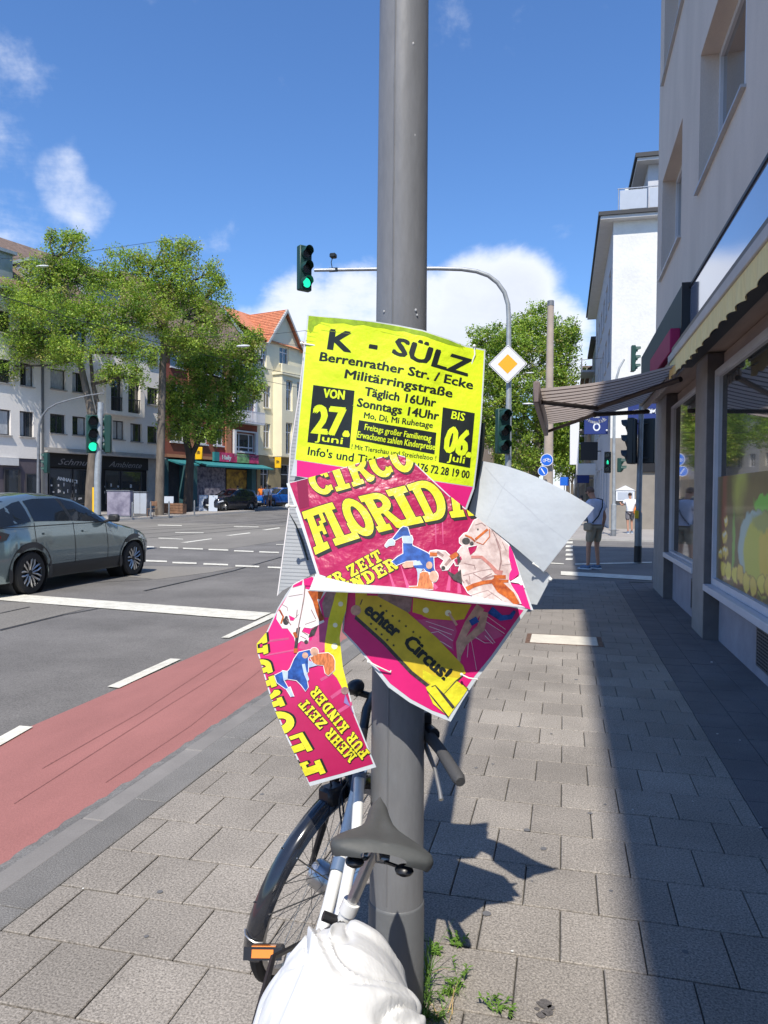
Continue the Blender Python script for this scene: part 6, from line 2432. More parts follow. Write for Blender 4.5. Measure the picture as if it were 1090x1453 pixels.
def head(parent, pos, yaw, n=3, lit=None, step=.31, r_=.105, housing=None, man=False, back=True, name='signal_head'):
    """traffic signal head facing direction yaw (0 = towards -Y); lamps from the top"""
    housing = housing or m_sgreen
    M = Matrix.Translation(pos) @ Matrix.Rotation(yaw, 4, 'Z')
    b = MB()
    H = n * step
    b.bbox(-step * .47, step * .47, -.06, .10, -H / 2, H / 2, .02, M=M)
    for k in range(n):
        zc = H / 2 - step * (k + .5)
        b.lathe([(0, r_ * 1.22), (.03, r_ * 1.18), (.03, r_)], M @ Vector((0, -.058, zc)), M.to_3x3() @ Vector((0, -1, 0)), 16)
    h_ = obj(name, b, housing, parent)
    for k in range(n):
        zc = H / 2 - step * (k + .5)
        b = MB()
        # visor: open half tube
        def vis(u, v, zc=zc):
            a = math.radians(-40 + 260 * u)
            ln = .20 * (1.0 if 0 < a < math.pi else .45) * (.35 + .65 * max(0, math.sin(a * .5 + .35)))
            return M @ Vector((math.cos(a) * r_ * 1.12, -.06 - ln * v, zc + math.sin(a) * r_ * 1.12))
        b.grid(vis, 16, 2)
        b.grid(lambda u, v: vis(u, v) + (M.to_3x3() @ Vector((0, 0, 0.004))), 16, 2)
        obj('visor', b, housing, h_)
        b = MB()
        b.lathe([(0, .0001), (.004, r_ * .5), (0, r_)], M @ Vector((0, -.068, zc)), M.to_3x3() @ Vector((0, -1, 0)), 16)
        on = (lit == k)
        obj('lens', b, m_lensgreen if (on and not man) else m_lensoff, h_)
        if on and man:
            b = MB()
            pts = [(-.028, .0, .028, -.085), (-.05, -.0, -.03, -.06)]
            b.box(-.030, .030, -.082, -.076, zc - .01, zc + .045, M=M)
            b.box(-.030, -.006, -.082, -.076, zc - .075, zc - .01, M=M)
            b.box(.010, .034, -.082, -.076, zc - .075, zc - .01, M=M)
            b.sphere(M @ Vector((0, -.079, zc + .064)), .018, 8, 6)
            obj('walking_figure', b, m_lensgreen, h_)
    return h_


def face(px, dep_):
    """yaw that turns a head towards the viewer"""
    p = D(px, 703, dep_)
    return math.atan2(p.x, p.y) * -1


# centre mast with cantilever
mz = D(721, 700, 16.3)
mast = thing('signal_mast', 'grey signal mast curving into a long arm over the road, below it the priority sign', 'traffic signal', (mz.x, mz.y, ROADZ))
P = [Vector((mz.x, mz.y, ROADZ)), D(721.3, 640, 16.3), D(722, 560, 16.3), D(722, 490, 16.3), D(722, 450, 16.3)]
for px, py in ((721, 432), (716, 415), (706, 401), (693, 391), (676, 385), (655, 382), (620, 381), (560, 381.5), (500, 382.5), (446, 383.5)):
    P.append(D(px, py, 16.3))
obj('mast', MB().tube(P, [.075, .07, .06, .055, .052, .05, .049, .048, .047, .046, .045, .043, .04, .038, .036], 12), m_galv, mast)
head(mast, D(714, 612, 16.15), face(714, 16) + R(28), 3, None, step=.325, r_=.11)
b = MB()
q = D(724, 612, 16.35)
b.tube([q + Vector((0, 0, -.5)), q + Vector((0, 0, .5))], .03, 6)
obj('bracket', b, m_galvd, mast)
hh = head(mast, D(432.5, 381, 16.3), face(432, 16.3) + R(30), 3, 2, step=.325, r_=.11)
# camera on the arm
cam_p = D(473, 363, 16.3)
b = MB()
b.tube([D(472, 383, 16.3), D(470, 372, 16.3), cam_p], .010, 6)
b.bbox(cam_p.x - .07, cam_p.x + .07, cam_p.y - .07, cam_p.y + .07, cam_p.z - .05, cam_p.z + .05, .02)
b.bbox(D(466, 383, 16.3).x, D(480, 383, 16.3).x, cam_p.y - .03, cam_p.y + .03, D(470, 385.5, 16.3).z, D(470, 380, 16.3).z, .01)
obj('camera', b, m_sdark, mast)
# priority road sign
sp = D(720.5, 516.5, 16.15)
yw = face(721, 16)
Ms = Matrix.Translation(sp) @ Matrix.Rotation(yw, 4, 'Z')
t = thing('priority_road_sign', 'white diamond priority road sign with a yellow centre on the signal mast', 'road sign', sp)


def rdiamond(r_, c, y):
    pts = []
    for k in range(4):
        a = math.pi / 2 * k
        cx_, cz_ = math.cos(a) * (r_ - c * 1.41), math.sin(a) * (r_ - c * 1.41)
        for j in range(5):
            e = a - math.pi / 4 + j * math.pi / 8
            pts.append(Ms @ Vector((cx_ + math.cos(e) * c, y, cz_ + math.sin(e) * c)))
    return pts


def plate(y0, y1, r_, c):
    b = MB()
    A_, B_ = rdiamond(r_, c, y0), rdiamond(r_, c, y1)
    n = len(A_)
    b.add(A_ + B_, [tuple(range(n)), tuple(range(2 * n - 1, n - 1, -1))] + [(i, (i + 1) % n, (i + 1) % n + n, i + n) for i in range(n)])
    return b


m_signw = mat('sign_white', (0.74, 0.75, 0.78), 0.35, spec=.6)
m_signy = mat('sign_amber', (0.80, 0.42, 0.02), 0.35, spec=.6)
obj('plate', plate(0, .012, .425, .03), m_signw, t)
obj('border', plate(-.0015, -.0005, .405, .03), m_black, t)
obj('white_field', plate(-.003, -.002, .393, .03), m_signw, t)
obj('yellow_field', plate(-.0045, -.0035, .215, .012), m_signy, t)

# left signal post
lp = D(138.5, 706, 19)
t = thing('signal_post', 'pale grey signal post with two traffic light heads behind the grey car', 'traffic signal', (lp.x, lp.y, ROADZ))
obj('post', MB().tube([(lp.x, lp.y, ROADZ), (lp.x, lp.y, 1.9), (D(142, 610, 19).x, D(142, 610, 19).y, 3.2), D(143, 571, 19)], [.085, .085, .075, .07], 12), m_galv, t)
head(t, D(131.5, 616, 18.95), face(131, 19) + R(8), 3, 2, step=.325, r_=.11)
head(t, D(152.5, 616, 19.15), R(-62), 3, None, step=.325, r_=.11)
b = MB()
b.tube([D(131, 640, 19.05), D(143, 640, 19.05)], .02, 6)
b.tube([D(131, 592, 19.05), D(153, 592, 19.05)], .02, 6)
obj('bracket', b, m_galvd, t)
# curved lantern arm further left
t = thing('cantilever_signal', 'thin grey mast with a long curved arm beside the downpipe of the pale building', 'traffic signal', (D(53.5, 720, 33).x, D(53.5, 720, 33).y, ROADZ))
b_ = D(53.5, 720, 33)
P = [Vector((b_.x, b_.y, ROADZ)), D(54.5, 660, 33), D(55, 620, 33), D(56, 603, 33), D(60, 590, 33), D(68, 580, 33), D(80, 573, 33), D(100, 567, 33), D(125, 561, 33), D(146, 558, 33)]
obj('mast', MB().tube(P, [.07, .065, .055, .05, .045, .04, .035, .03, .028, .025], 10), m_galvd, t)
head(t, D(66, 657, 33), R(-75), 3, None, step=.30, r_=.1)
b = MB()
b.tube([D(146, 560, 33), D(148, 556, 33), D(146, 552, 33)], .02, 6)
obj('lantern_clip', b, m_galvd, t)

# right-hand posts
rp_ = D(905, 797, 18.1)
t = thing('signal_post', 'grey signal post with a black foot and two dark signal heads seen from behind', 'traffic signal', (rp_.x, rp_.y, ROADZ))
obj('post', MB().tube([(rp_.x, rp_.y, ROADZ + .42), (rp_.x, rp_.y, 1.15), (rp_.x, rp_.y, 1.2), (rp_.x + .03, rp_.y, 3.9)], [.085, .085, .068, .062], 12), m_galvd, t)
obj('foot', MB().cyl((rp_.x, rp_.y, ROADZ - .03), (rp_.x, rp_.y, ROADZ + .42), .092, .09), m_black, t)
head(t, D(896, 626, 18.0), R(-112), 3, None, step=.37, r_=.14, housing=m_sdark)
head(t, D(920, 626, 18.3), R(160), 3, None, step=.37, r_=.13, housing=m_sdark)
b = MB()
b.tube([D(896, 601, 18.1), D(920, 601, 18.2)], .02, 6)
b.tube([D(896, 650, 18.1), D(920, 650, 18.2)], .02, 6)
obj('bracket', b, m_sdark, t)
b = MB()
bp_ = D(903.5, 730, 17.95)
b.bbox(bp_.x - .045, bp_.x + .045, bp_.y - .05, bp_.y + .05, bp_.z - .10, bp_.z + .10, .015)
obj('request_button', b, mat('button_yellow', (0.60, 0.42, 0.02), .5), t)

pp = D(870.5, 758, 29.3)
t = thing('pedestrian_signal', 'slim galvanised post with a lit green walking man signal across the side street', 'traffic signal', (pp.x, pp.y, 0))
P = [Vector((pp.x, pp.y, .25)), Vector((pp.x, pp.y, 1.25)), Vector((pp.x, pp.y, 1.27)), D(871, 650, 29.3), D(872, 560, 29.3), D(874, 540, 29.3), D(879, 522, 29.3), D(886, 510, 29.3)]
obj('post', MB().tube(P, [.10, .10, .062, .06, .05, .045, .04, .035], 10), m_galv, t)
obj('foot', MB().cyl((pp.x, pp.y, -.02), (pp.x, pp.y, .25), .105, .105), m_galvd, t)
head(t, D(862.3, 656, 29.2), face(862, 29), 3, 1, step=.28, r_=.10, man=True, housing=m_sdark)
head(t, D(880, 660, 29.4), R(80), 2, None, step=.28, r_=.10)
head(t, D(899, 509, 29.3), R(95), 3, None, step=.34, r_=.12)
b = MB()
q0, q1 = D(892, 491, 29.35), D(896, 527, 29.35)
b.box(min(q0.x, q1.x), max(q0.x, q1.x) + .1, q0.y, q0.y + .02, q1.z, q0.z)
obj('back_board', b, m_signw, t)

# concrete catenary pole with cycle signs
m_conc = mat('pole_concrete', (0.40, 0.33, 0.27), 0.9, var=0.10, vscale=2, grain=.1, gscale=30)
cp = D(777, 730, 27)
t = thing('concrete_pole', 'tall tapering tan concrete pole in front of the plane tree', 'pole', (cp.x, cp.y, ROADZ))
top = D(781.5, 430, 27)
mid = D(779.5, 530, 27)
obj('shaft', MB().tube([(cp.x, cp.y, ROADZ), Vector((cp.x, cp.y, ROADZ)).lerp(top, .62)], [.20, .148], 16), m_conc, t)
q = Vector((cp.x, cp.y, ROADZ)).lerp(top, .622)
obj('upper_shaft', MB().tube([q, top], [.142, .115], 16), m_conc, t)
obj('cap', MB().cyl(D(781.5, 434, 27), D(781.6, 427, 27), .125, .12), m_galvd, t)
m_sblue = mat('sign_blue', (0.015, 0.13, 0.60), 0.35, spec=.6)


def round_sign(px, py, r_, dep_, label, bars):
    c = D(px, py, dep_)
    yw = face(px, dep_)
    M = Matrix.Translation(c) @ Matrix.Rotation(yw, 4, 'Z')
    t = thing('round_sign', label, 'road sign', c)
    dr = M.to_3x3() @ Vector((0, -1, 0))
    obj('plate', MB().lathe([(-.012, .0001), (-.012, r_), (0, r_), (0, .0001)], c, dr, 28), m_signw, t)
    obj('blue_field', MB().lathe([(.002, r_ * .9), (.002, .0001)], c, dr, 28, smooth=False), m_sblue, t)
    b = MB()
    for q in bars:
        P_ = [M @ Vector((x * r_, -.004, z * r_)) for x, z in q]
        b.add(P_, [tuple(range(len(P_)))])
    obj('symbol', b, m_signw, t)
    obj('clamp', MB().tube([c - dr * .013, c - dr * .10], .02, 6), m_galvd, t)


def ringpoly(cx_, cz_, r0, r1, n=14):
    return [[(cx_ + math.cos(2 * math.pi * k / n) * r0, cz_ + math.sin(2 * math.pi * k / n) * r0), (cx_ + math.cos(2 * math.pi * k / n) * r1, cz_ + math.sin(2 * math.pi * k / n) * r1),
             (cx_ + math.cos(2 * math.pi * (k + 1) / n) * r1, cz_ + math.sin(2 * math.pi * (k + 1) / n) * r1), (cx_ + math.cos(2 * math.pi * (k + 1) / n) * r0, cz_ + math.sin(2 * math.pi * (k + 1) / n) * r0)] for k in range(n)]


def bar(a, c, w):
    a, c = Vector(a), Vector(c)
    n_ = Vector((-(c - a).y, (c - a).x)).normalized() * w / 2
    return [tuple(a - n_), tuple(c - n_), tuple(c + n_), tuple(a + n_)]


round_sign(776, 652.5, .225, 26.7, 'round blue cycle sign on the concrete pole', ringpoly(-.38, -.1, .19, .26) + ringpoly(.38, -.1, .19, .26) + [bar((-.38, -.1), (-.1, .22), .07), bar((-.1, .22), (.28, .22), .07), bar((.38, -.1), (.2, .3), .07), bar((0, -.1), (.28, .22), .07), bar((-.38, -.1), (0, -.1), .07)])
round_sign(770.5, 668.5, .18, 26.6, 'smaller round blue sign with a white slash, below the cycle sign', [bar((-.35, .55), (.35, -.55), .22)])
t = thing('small_sign', 'small grey sign on a thin post beside the concrete pole', 'road sign', D(783, 672, 30))
b = MB()
q = D(783, 672, 30)
b.bbox(q.x - .12, q.x + .12, q.y, q.y + .02, q.z - .16, q.z + .16, .005)
obj('plate', b, m_signw, t)
obj('post', MB().tube([q + Vector((0, .03, .2)), Vector((q.x, q.y + .03, 0))], .025, 6), m_galvd, t)
t = thing('small_sign', 'square blue sign low down the street under the trees', 'road sign', D(801, 685, 52))
q = D(801, 683, 52)
b = MB()
b.bbox(q.x - .3, q.x + .3, q.y, q.y + .03, q.z - .3, q.z + .3, .01)
obj('plate', b, m_sblue, t)
obj('post', MB().tube([q + Vector((0, .04, .3)), Vector((q.x, q.y + .04, 0))], .03, 6), m_galvd, t)

# overhead wires
m_wire = mat('overhead_wire', (0.03, 0.03, 0.035), 0.5)


def wire(a, c, sag, r_, label):
    P_ = []
    for k in range(17):
        f_ = k / 16
        P_.append(a.lerp(c, f_) - Vector((0, 0, sag * 4 * f_ * (1 - f_))))
    single('overhead_wire', MB().tube(P_, r_, 5), m_wire, label, 'wire', tuple(a))


wire(D(-60, 400, 34), D(470, 540, 60), .5, .020, 'black overhead wire running down across the broad forked tree')
wire(D(100, 470, 50), D(480, 560, 55), .3, .016, 'thin overhead wire across the red-brown house, lower of two')
wire(D(240, 470, 50), D(480, 490, 55), .3, .014, 'thin overhead wire across the yellow gable')
wire(D(640, 618, 45), D(720, 615, 50), .1, .014, 'short thin wire beside the long-armed signal mast')


def lantern(px, py, dep_, w, label):
    c = D(px, py, dep_)
    t = thing('hanging_lamp', label, 'street lamp', c)
    b = MB()
    b.sphere(c, w / 2, 12, 8, scale=(1, .35, .16))
    obj('lamp_body', b, m_signw, t)
    obj('hanger', MB().tube([c + Vector((0, 0, .05)), c + Vector((0, 0, .5))], .012, 5), m_wire, t)
    obj('span_wire', MB().tube([c + Vector((-9, 0, 1.0)), c + Vector((0, 0, .5)), c + Vector((9, 0, 1.0))], .012, 5), m_wire, t)


lantern(345, 491, 42, .85, 'flat white lamp hanging on a wire before the red-brown house roof')
lantern(752, 529, 44, .5, 'upper small white lamp hanging before the plane tree')
lantern(749, 573, 52, .8, 'lower small white lamp hanging before the plane tree')
lantern(60, 378, 44, .9, 'flat white lamp hanging among the leaves of the broad forked tree')

# ================================================================== STREET FURNITURE, LEFT
def ground_at(px, dep_):
    p = D(px, 703, dep_)
    return Vector((p.x, p.y, terrain(p.x, p.y) + .06))


m_cab = mat('cabinet_graffiti', (0.30, 0.28, 0.34), 0.7, var=0.75, vscale=2.2, col2=(0.13, 0.12, 0.17), detail=7)
m_cab2 = mat('cabinet_grey', (0.25, 0.25, 0.26), 0.7, var=0.3, vscale=3)
for px, dep_, w, h, m_, lab in ((170.5, 43.5, 1.45, 1.55, m_cab, 'large grey utility cabinet covered in violet graffiti on the far pavement'), (201, 45, .85, 1.45, m_cab2, 'smaller grey utility cabinet with a pale door beside the graffiti cabinet')):
    g = ground_at(px, dep_)
    t = thing('utility_cabinet', lab, 'utility cabinet', g, YAW * .4)
    b = MB()
    b.bbox(-w / 2, w / 2, -.2, .2, .08, h, .03)
    obj('body', b, m_, t, world=False)
    b = MB()
    b.box(-w / 2 - .02, w / 2 + .02, -.24, .22, h + .002, h + .05)
    b.box(-w / 2 + .02, w / 2 - .02, -.18, .18, 0, .078)
    obj('lid_and_base', b, m_galvd, t, world=False)
    for s_ in ((-.5, -.02), (.02, .5)):
        b = MB()
        b.box(s_[0] * w * .94, s_[1] * w * .94, -.212, -.202, .16, h - .06)
        obj('door', b, m_ if w > 1 else m_frost, t, world=False)
m_ysign = mat('yellow_sign', (0.80, 0.47, 0.01), 0.4)
for s_, z_, lab in ((14.3, 4.65, 'yellow projecting sign over the teal canopy'), (24.35, 4.35, 'yellow projecting sign on the ground floor of the yellow house')):
    c = LF(s_, 1.2, z_)
    t = thing('projecting_sign', lab, 'sign', LF(s_, 1.2, z_ - .5))
    b = MB()
    b.bbox(c.x - .30, c.x + .30, c.y - .08, c.y + .08, z_ - .48, z_ + .48, .03)
    obj('box', b, m_ysign, t)
    b = MB()
    for k in range(3):
        b.box(c.x - .16, c.x + .14 - .04 * k, c.y - .086, c.y - .081, z_ - .06 + .1 * k, z_ - .01 + .1 * k)
    b.lathe([(0, .10), (0, .06)], (c.x + .06, c.y - .084, z_ + .05), (0, -1, 0), 12, smooth=False)
    obj('emblem', b, m_black, t)
    obj('arm', MB().tube([c + Vector((0, 0, .3)), LF(s_, .1, z_ + .3)], .03, 6), m_galvd, t)
# planter trough, A-boards, chair
m_wood = mat('weathered_wood', (0.20, 0.11, 0.065), 0.8, var=0.3, vscale=6)
for px, dep_, w, lab in ((247, 47.5, 1.5, 'brown wooden planter trough between the two street trees'),):
    g = ground_at(px, dep_)
    t = thing('planter', lab, 'planter', g)
    for k in range(4):
        b = MB()
        b.bbox(-w / 2, w / 2, -.25, -.22, .05 + k * .17, .20 + k * .17, .01)
        obj('plank', b, m_wood, t, world=False)
    b = MB()
    b.box(-w / 2, w / 2, -.218, .25, .05, .66)
    obj('trough', b, m_wood, t, world=False)
for px, dep_, lab in ((240, 49, 'white folding advertising board beside the planter'), (303, 51.5, 'pale folding advertising board behind the dark parked car'), (289, 52, 'grey folding advertising board by the shop display')):
    g = ground_at(px, dep_)
    t = thing('advertising_board', lab, 'advertising board', g, R(20))
    for sg in (-1, 1):
        b = MB()
        b.prism([(0.28 * sg, 0), (.31 * sg, 0), (.03 * sg, 1.1), (0.0, 1.1)], lambda u, v, d: Vector((d, u, v)), -.3, .3)
        obj('panel', b, m_frost, t, world=False)
g = ground_at(216, 44.5)
t = thing('wooden_chair', 'small wooden chair beside the grey cabinet', 'chair', g)
for sx in (-.2, .2):
    for sy in (-.2, .2):
        obj('leg', MB().tube([(sx, sy, 0), (sx, sy, .45 if sy < 0 else .95)], .02, 6), m_wood, t, world=False)
b = MB()
b.bbox(-.23, .23, -.23, .23, .44, .48, .01)
obj('seat', b, m_wood, t, world=False)
b = MB()
b.bbox(-.22, .22, .18, .21, .65, .92, .01)
obj('backrest', b, m_wood, t, world=False)
# sunflowers / yellow strip at the first trunk
g = ground_at(134.5, 44.2)
t = thing('yellow_banner_stand', 'narrow yellow banner leaning on the first tree trunk', 'banner', g)
b = MB()
b.bbox(-.16, .16, -.02, .02, .1, 1.75, .01)
obj('banner', b, m_ysign, t, world=False)
# pavement parasol-free clutter under trees: low hedge strip and bollards
for i, px in enumerate((188, 214, 240, 276)):
    g = ground_at(px, 42.8 + i * 1.2)
    single('bollard', MB().tube([g, g + Vector((0, 0, .85)), g + Vector((0, 0, .93))], [.05, .05, .02], 8), m_galvd,
           ['grey bollard on the far kerb before the graffiti cabinet', 'grey bollard on the far kerb before the wooden chair', 'grey bollard on the far kerb before the planter', 'grey bollard on the far kerb by the dark parked car'][i], 'bollard', tuple(g), group='bollards along the far kerb')

# ================================================================== CARS
m_tyre = mat('tyre_rubber', (0.022, 0.022, 0.023), 0.8)
m_rim = mat('alloy_rim', (0.55, 0.55, 0.55), 0.3, metal=.7)
m_rimd = mat('rim_black', (0.015, 0.015, 0.016), 0.4)
m_clad = mat('dark_cladding', (0.028, 0.029, 0.031), 0.55)
m_cglass = mat('car_glass', (0.012, 0.016, 0.022), 0.03, spec=.45, ior=1.45)
m_tail = mat('tail_light', (0.22, 0.01, 0.012), 0.15, coat=1.0)
m_headl = mat('head_light', (0.55, 0.57, 0.60), 0.1, coat=1.0)
m_platew = mat('number_plate', (0.70, 0.70, 0.66), 0.5)
SP = dict(
    roof=[(-1.02, .70), (-1.0, .98), (-.95, 1.10), (-.86, 1.22), (-.6, 1.38), (-.3, 1.50), (.1, 1.56), (.55, 1.605), (.98, 1.60), (1.32, 1.55), (1.66, 1.42), (2.2, 1.13), (2.42, 1.06), (2.8, 1.00), (3.1, .94), (3.3, .84), (3.43, .68), (3.5, .45)],
    belt=[(-1.02, .68), (-1.0, .88), (-.9, .98), (-.6, 1.06), (-.3, 1.13), (.3, 1.13), (1.9, 1.085), (2.1, 1.05), (2.5, .97), (3.05, .885), (3.3, .79), (3.43, .64), (3.5, .44)],
    wid=[(-1.02, .62), (-.97, .72), (-.85, .82), (-.5, .905), (0, .925), (.5, .900), (2.2, .900), (2.9, .93), (3.15, .905), (3.35, .82), (3.46, .70), (3.5, .58)],
    wroof=[(-1.02, .5), (-.9, .62), (-.3, .58), (.3, .56), (1.0, .58), (1.5, .64), (2.08, .76), (2.6, .74), (3.1, .66), (3.5, .42)])
for _k in SP:
    SP[_k] = [(s_ if s_ < 3.1 else 3.1 + (s_ - 3.1) * 1.5, v_) for s_, v_ in SP[_k]]
SUV = dict(
    roof=[(-1.0, .70), (-.98, 1.05), (-.93, 1.15), (-.78, 1.45), (-.7, 1.58), (-.3, 1.64), (.5, 1.68), (1.0, 1.66), (1.35, 1.56), (1.75, 1.35), (2.1, 1.17), (2.35, 1.12), (2.9, 1.08), (3.2, 1.0), (3.38, .88), (3.46, .7), (3.5, .45)],
    belt=[(-1.0, .68), (-.98, 1.0), (-.9, 1.10), (1.95, 1.12), (2.1, 1.12), (2.6, 1.07), (3.1, .98), (3.35, .86), (3.44, .68), (3.5, .44)],
    wid=[(-1.02, .62), (-.97, .72), (-.85, .82), (-.5, .905), (0, .925), (.5, .900), (2.2, .900), (2.9, .93), (3.15, .905), (3.35, .82), (3.46, .70), (3.5, .58)], wroof=[(-1.0, .6), (-.8, .62), (.3, .62), (1.0, .62), (1.5, .66), (2.1, .78), (2.6, .78), (3.1, .70), (3.5, .45)])
WB = 2.88


def car(name, label, loc, rz, paint, prof, group=None, detail=True, plate='K'):
    t = thing(name, label, 'car', loc, rz, group)
    RA = .42

    def zb(s):
        z = .22 + (.10 if s > 3.2 or s < -.8 else 0)
        for c in (0, WB):
            if abs(s - c) < RA:
                z = max(z, .33 + math.sqrt(RA * RA - (s - c) ** 2))
        return z

    def sect(s):
        w, wr = interp(prof['wid'], s), interp(prof['wroof'], s)
        zr, ze, z0 = interp(prof['roof'], s), interp(prof['belt'], s), zb(s)
        zm = min(.62, ze - .05)
        z0 = min(z0, zm + .12)
        hs = w - .06
        return [(w - .05, z0), (w - .012, z0 + (zm - z0) * .35), (w, max(z0, zm)), (w - .02, zm + (ze - zm) * .5) if zm + (ze - zm) * .5 > z0 else (w - .02, z0 + .004), (hs, ze), ((hs * .45 + wr * .55), ze + (zr - ze) * .55), (wr, zr - .055 * (1 if zr - ze > .15 else .3)), (wr * .6, zr - .008), (0, zr)]

    def sidey(s, z):
        P = sect(s)
        for (a, za), (c, zc) in zip(P[:-1], P[1:]):
            if za <= z <= zc:
                return a + (c - a) * (z - za) / max(1e-6, zc - za)
        return P[-3][0] if z > P[-2][1] else P[0][0]
    b = MB()
    end = prof['roof'][-1][0]
    st = [-1.02 + k * ((end + 1.02) / 104) for k in range(105)]
    rows = []
    for s in st:
        P = sect(s)
        rows.append([Vector((y, s, z)) for y, z in P] + [Vector((-y, s, z)) for y, z in reversed(P[:-1])])
    n = len(rows[0])
    b.add([v for r_ in rows for v in r_], [(i * n + k, i * n + k + 1, (i + 1) * n + k + 1, (i + 1) * n + k) for i in range(len(rows) - 1) for k in range(n - 1)], 0, True)
    b.add(rows[0], [tuple(range(n))])
    b.add(rows[-1], [tuple(range(n - 1, -1, -1))])
    bd = obj('body', b, paint, t, world=False)
    b = MB()
    b.box(-.80, .80, -.9, 3.3, .2, .60)
    obj('underbody', b, m_black, t, world=False)

    def patch(name, poly, m, off=.006, parent=t, both=True, sub=True):
        o_ = None
        for sgn in ((1, -1) if both else (1,)):
            b = MB()
            bm = bmesh.new()
            r_ = delaunay_2d_cdt([Vector(p) for p in poly], [], [list(range(len(poly)))], 1, 1e-5)
            vs = [bm.verts.new((p.x, p.y, 0)) for p in r_[0]]
            for f in r_[2]:
                bm.faces.new([vs[i] for i in f])
            x = math.ceil(min(p[0] for p in poly) / .12) * .12
            while x < max(p[0] for p in poly):
                bmesh.ops.bisect_plane(bm, geom=bm.verts[:] + bm.edges[:] + bm.faces[:], plane_co=(x, 0, 0), plane_no=(1, 0, 0))
                x += .12
            z = math.ceil(min(p[1] for p in poly) / .07) * .07
            while z < max(p[1] for p in poly):
                bmesh.ops.bisect_plane(bm, geom=bm.verts[:] + bm.edges[:] + bm.faces[:], plane_co=(0, z, 0), plane_no=(0, 1, 0))
                z += .07
            bm.verts.index_update()
            b.add([(sgn * (sidey(v.co.x, v.co.y) + off), v.co.x, v.co.y) for v in bm.verts], [tuple(v.index for v in f.verts) for f in bm.faces], 0, True)
            bm.free()
            o_ = obj(name, b, m, parent, world=False)
        return o_
    bz = lambda s: interp(prof['belt'], s)
    rz_ = lambda s, k: bz(s) + (interp(prof['roof'], s) - .055 - bz(s)) * k
    patch('side_window', [(-.66, bz(-.66) + .02), (.05, bz(.05) + .02), (.08, rz_(.08, .92)), (-.1, rz_(-.1, .90)), (-.4, rz_(-.4, .80))], m_cglass)
    patch('side_window', [(.12, bz(.12) + .02), (1.05, bz(1.05) + .02), (.92, rz_(.92, .93)), (.4, rz_(.4, .93)), (.15, rz_(.15, .9))], m_cglass)
    patch('side_window', [(1.13, bz(1.13) + .02), (2.04, bz(2.04) + .02), (1.72, rz_(1.72, .85)), (1.38, rz_(1.38, .92)), (1.02, rz_(1.02, .93))], m_cglass)
    patch('window_trim', [(-.60, bz(-.6) + .003), (1.98, bz(1.98) + .003), (1.98, bz(1.98) + .016), (-.60, bz(-.6) + .016)], m_black, .008)
    patch('door_pillar', [(1.06, bz(1.06) + .02), (1.12, bz(1.12) + .02), (1.01, rz_(1.01, .93)), (.93, rz_(.93, .93))], m_black, .0065)
    patch('sill_cladding', [(.42, .225), (2.46, .225), (2.46, .43), (.42, .43)], m_clad, .008)
    for c in (0, WB):
        for sgn in (1, -1):
            b = MB()
            vs = []
            for k in range(25):
                a = math.pi * (k / 24) * 1.16 - .25
                for r_ in (RA - .012, RA + .075):
                    s_, z_ = c + math.cos(a) * r_, .33 + math.sin(a) * r_
                    vs.append((sgn * (sidey(s_, max(z_, .5)) + .008), s_, z_))
            b.add(vs, [(2 * k, 2 * k + 1, 2 * k + 3, 2 * k + 2) for k in range(24)], 0, True)
            # wheel house
            b.lathe([(0, RA - .005), (.35, RA - .02)], (sgn * .87, c, .33), (-sgn, 0, 0), 20)
            obj('wheel_arch', b, m_clad, t, world=False)
    for s0 in (.10, 1.09, 2.02):
        patch('door_gap', [(s0, .40), (s0 + .012, .40), (s0 + .012, bz(s0)), (s0, bz(s0))], m_black, .003)
    for s0 in (.30, 1.32):
        patch('door_handle', [(s0, .93), (s0 + .20, .93), (s0 + .20, .965), (s0, .965)], paint, .022)
    # front and rear glass
    for nm, a, c in (('windscreen', 1.30, 2.18), ('rear_window', -.80, -.22)):
        b = MB()
        vs, fs = [], []
        for i in range(9):
            s = a + (c - a) * i / 8
            P = sect(s)
            row = [P[6], P[7], P[8]]
            pts = [(row[0][0] * .97, row[0][1]), row[1], row[2], (-row[1][0], row[1][1]), (-row[0][0] * .97, row[0][1])]
            vs += [(y, s, z + .008) for y, z in pts]
        fs = [(i * 5 + k, i * 5 + k + 1, (i + 1) * 5 + k + 1, (i + 1) * 5 + k) for i in range(8) for k in range(4)]
        b.add(vs, fs, 0, True)
        obj(nm, b, m_cglass, t, world=False)
    patch('tail_light', [(-1.0, .80), (-.52, .88), (-.44, .97), (-.62, 1.02), (-.97, .93)], m_clad, .006)
    patch('tail_lamp', [(-.98, .84), (-.62, .90), (-.60, .95), (-.96, .90)], m_tail, .010)
    patch('head_light', [(2.98, .74), (3.40, .66), (3.40, .72), (3.05, .84)], m_headl, .008)
    b = MB()
    b.box(-.26, .26, end - .005, end + .007, .42, .53)
    obj('number_plate', b, m_platew, t, world=False)
    b = MB()
    b.box(-.26, .26, -1.03, -1.021, .62, .72)
    obj('number_plate', b, m_platew, t, world=False)
    b = MB()
    b.box(-.5, .5, end - .03, end + .003, .26, .40)
    obj('grille', b, m_clad, t, world=False)
    for sgn in (1, -1):
        b = MB()
        b.bbox(.90 * sgn - .0, (.90 + .20) * sgn, 2.0, 2.12, 1.08, 1.22, .03) if sgn > 0 else b.bbox(-1.10, -.90, 2.0, 2.12, 1.08, 1.22, .03)
        b.tube([(.82 * sgn, 2.03, 1.08), (.95 * sgn, 2.05, 1.12)], .025, 6)
        obj('wing_mirror', b, m_clad, t, world=False)
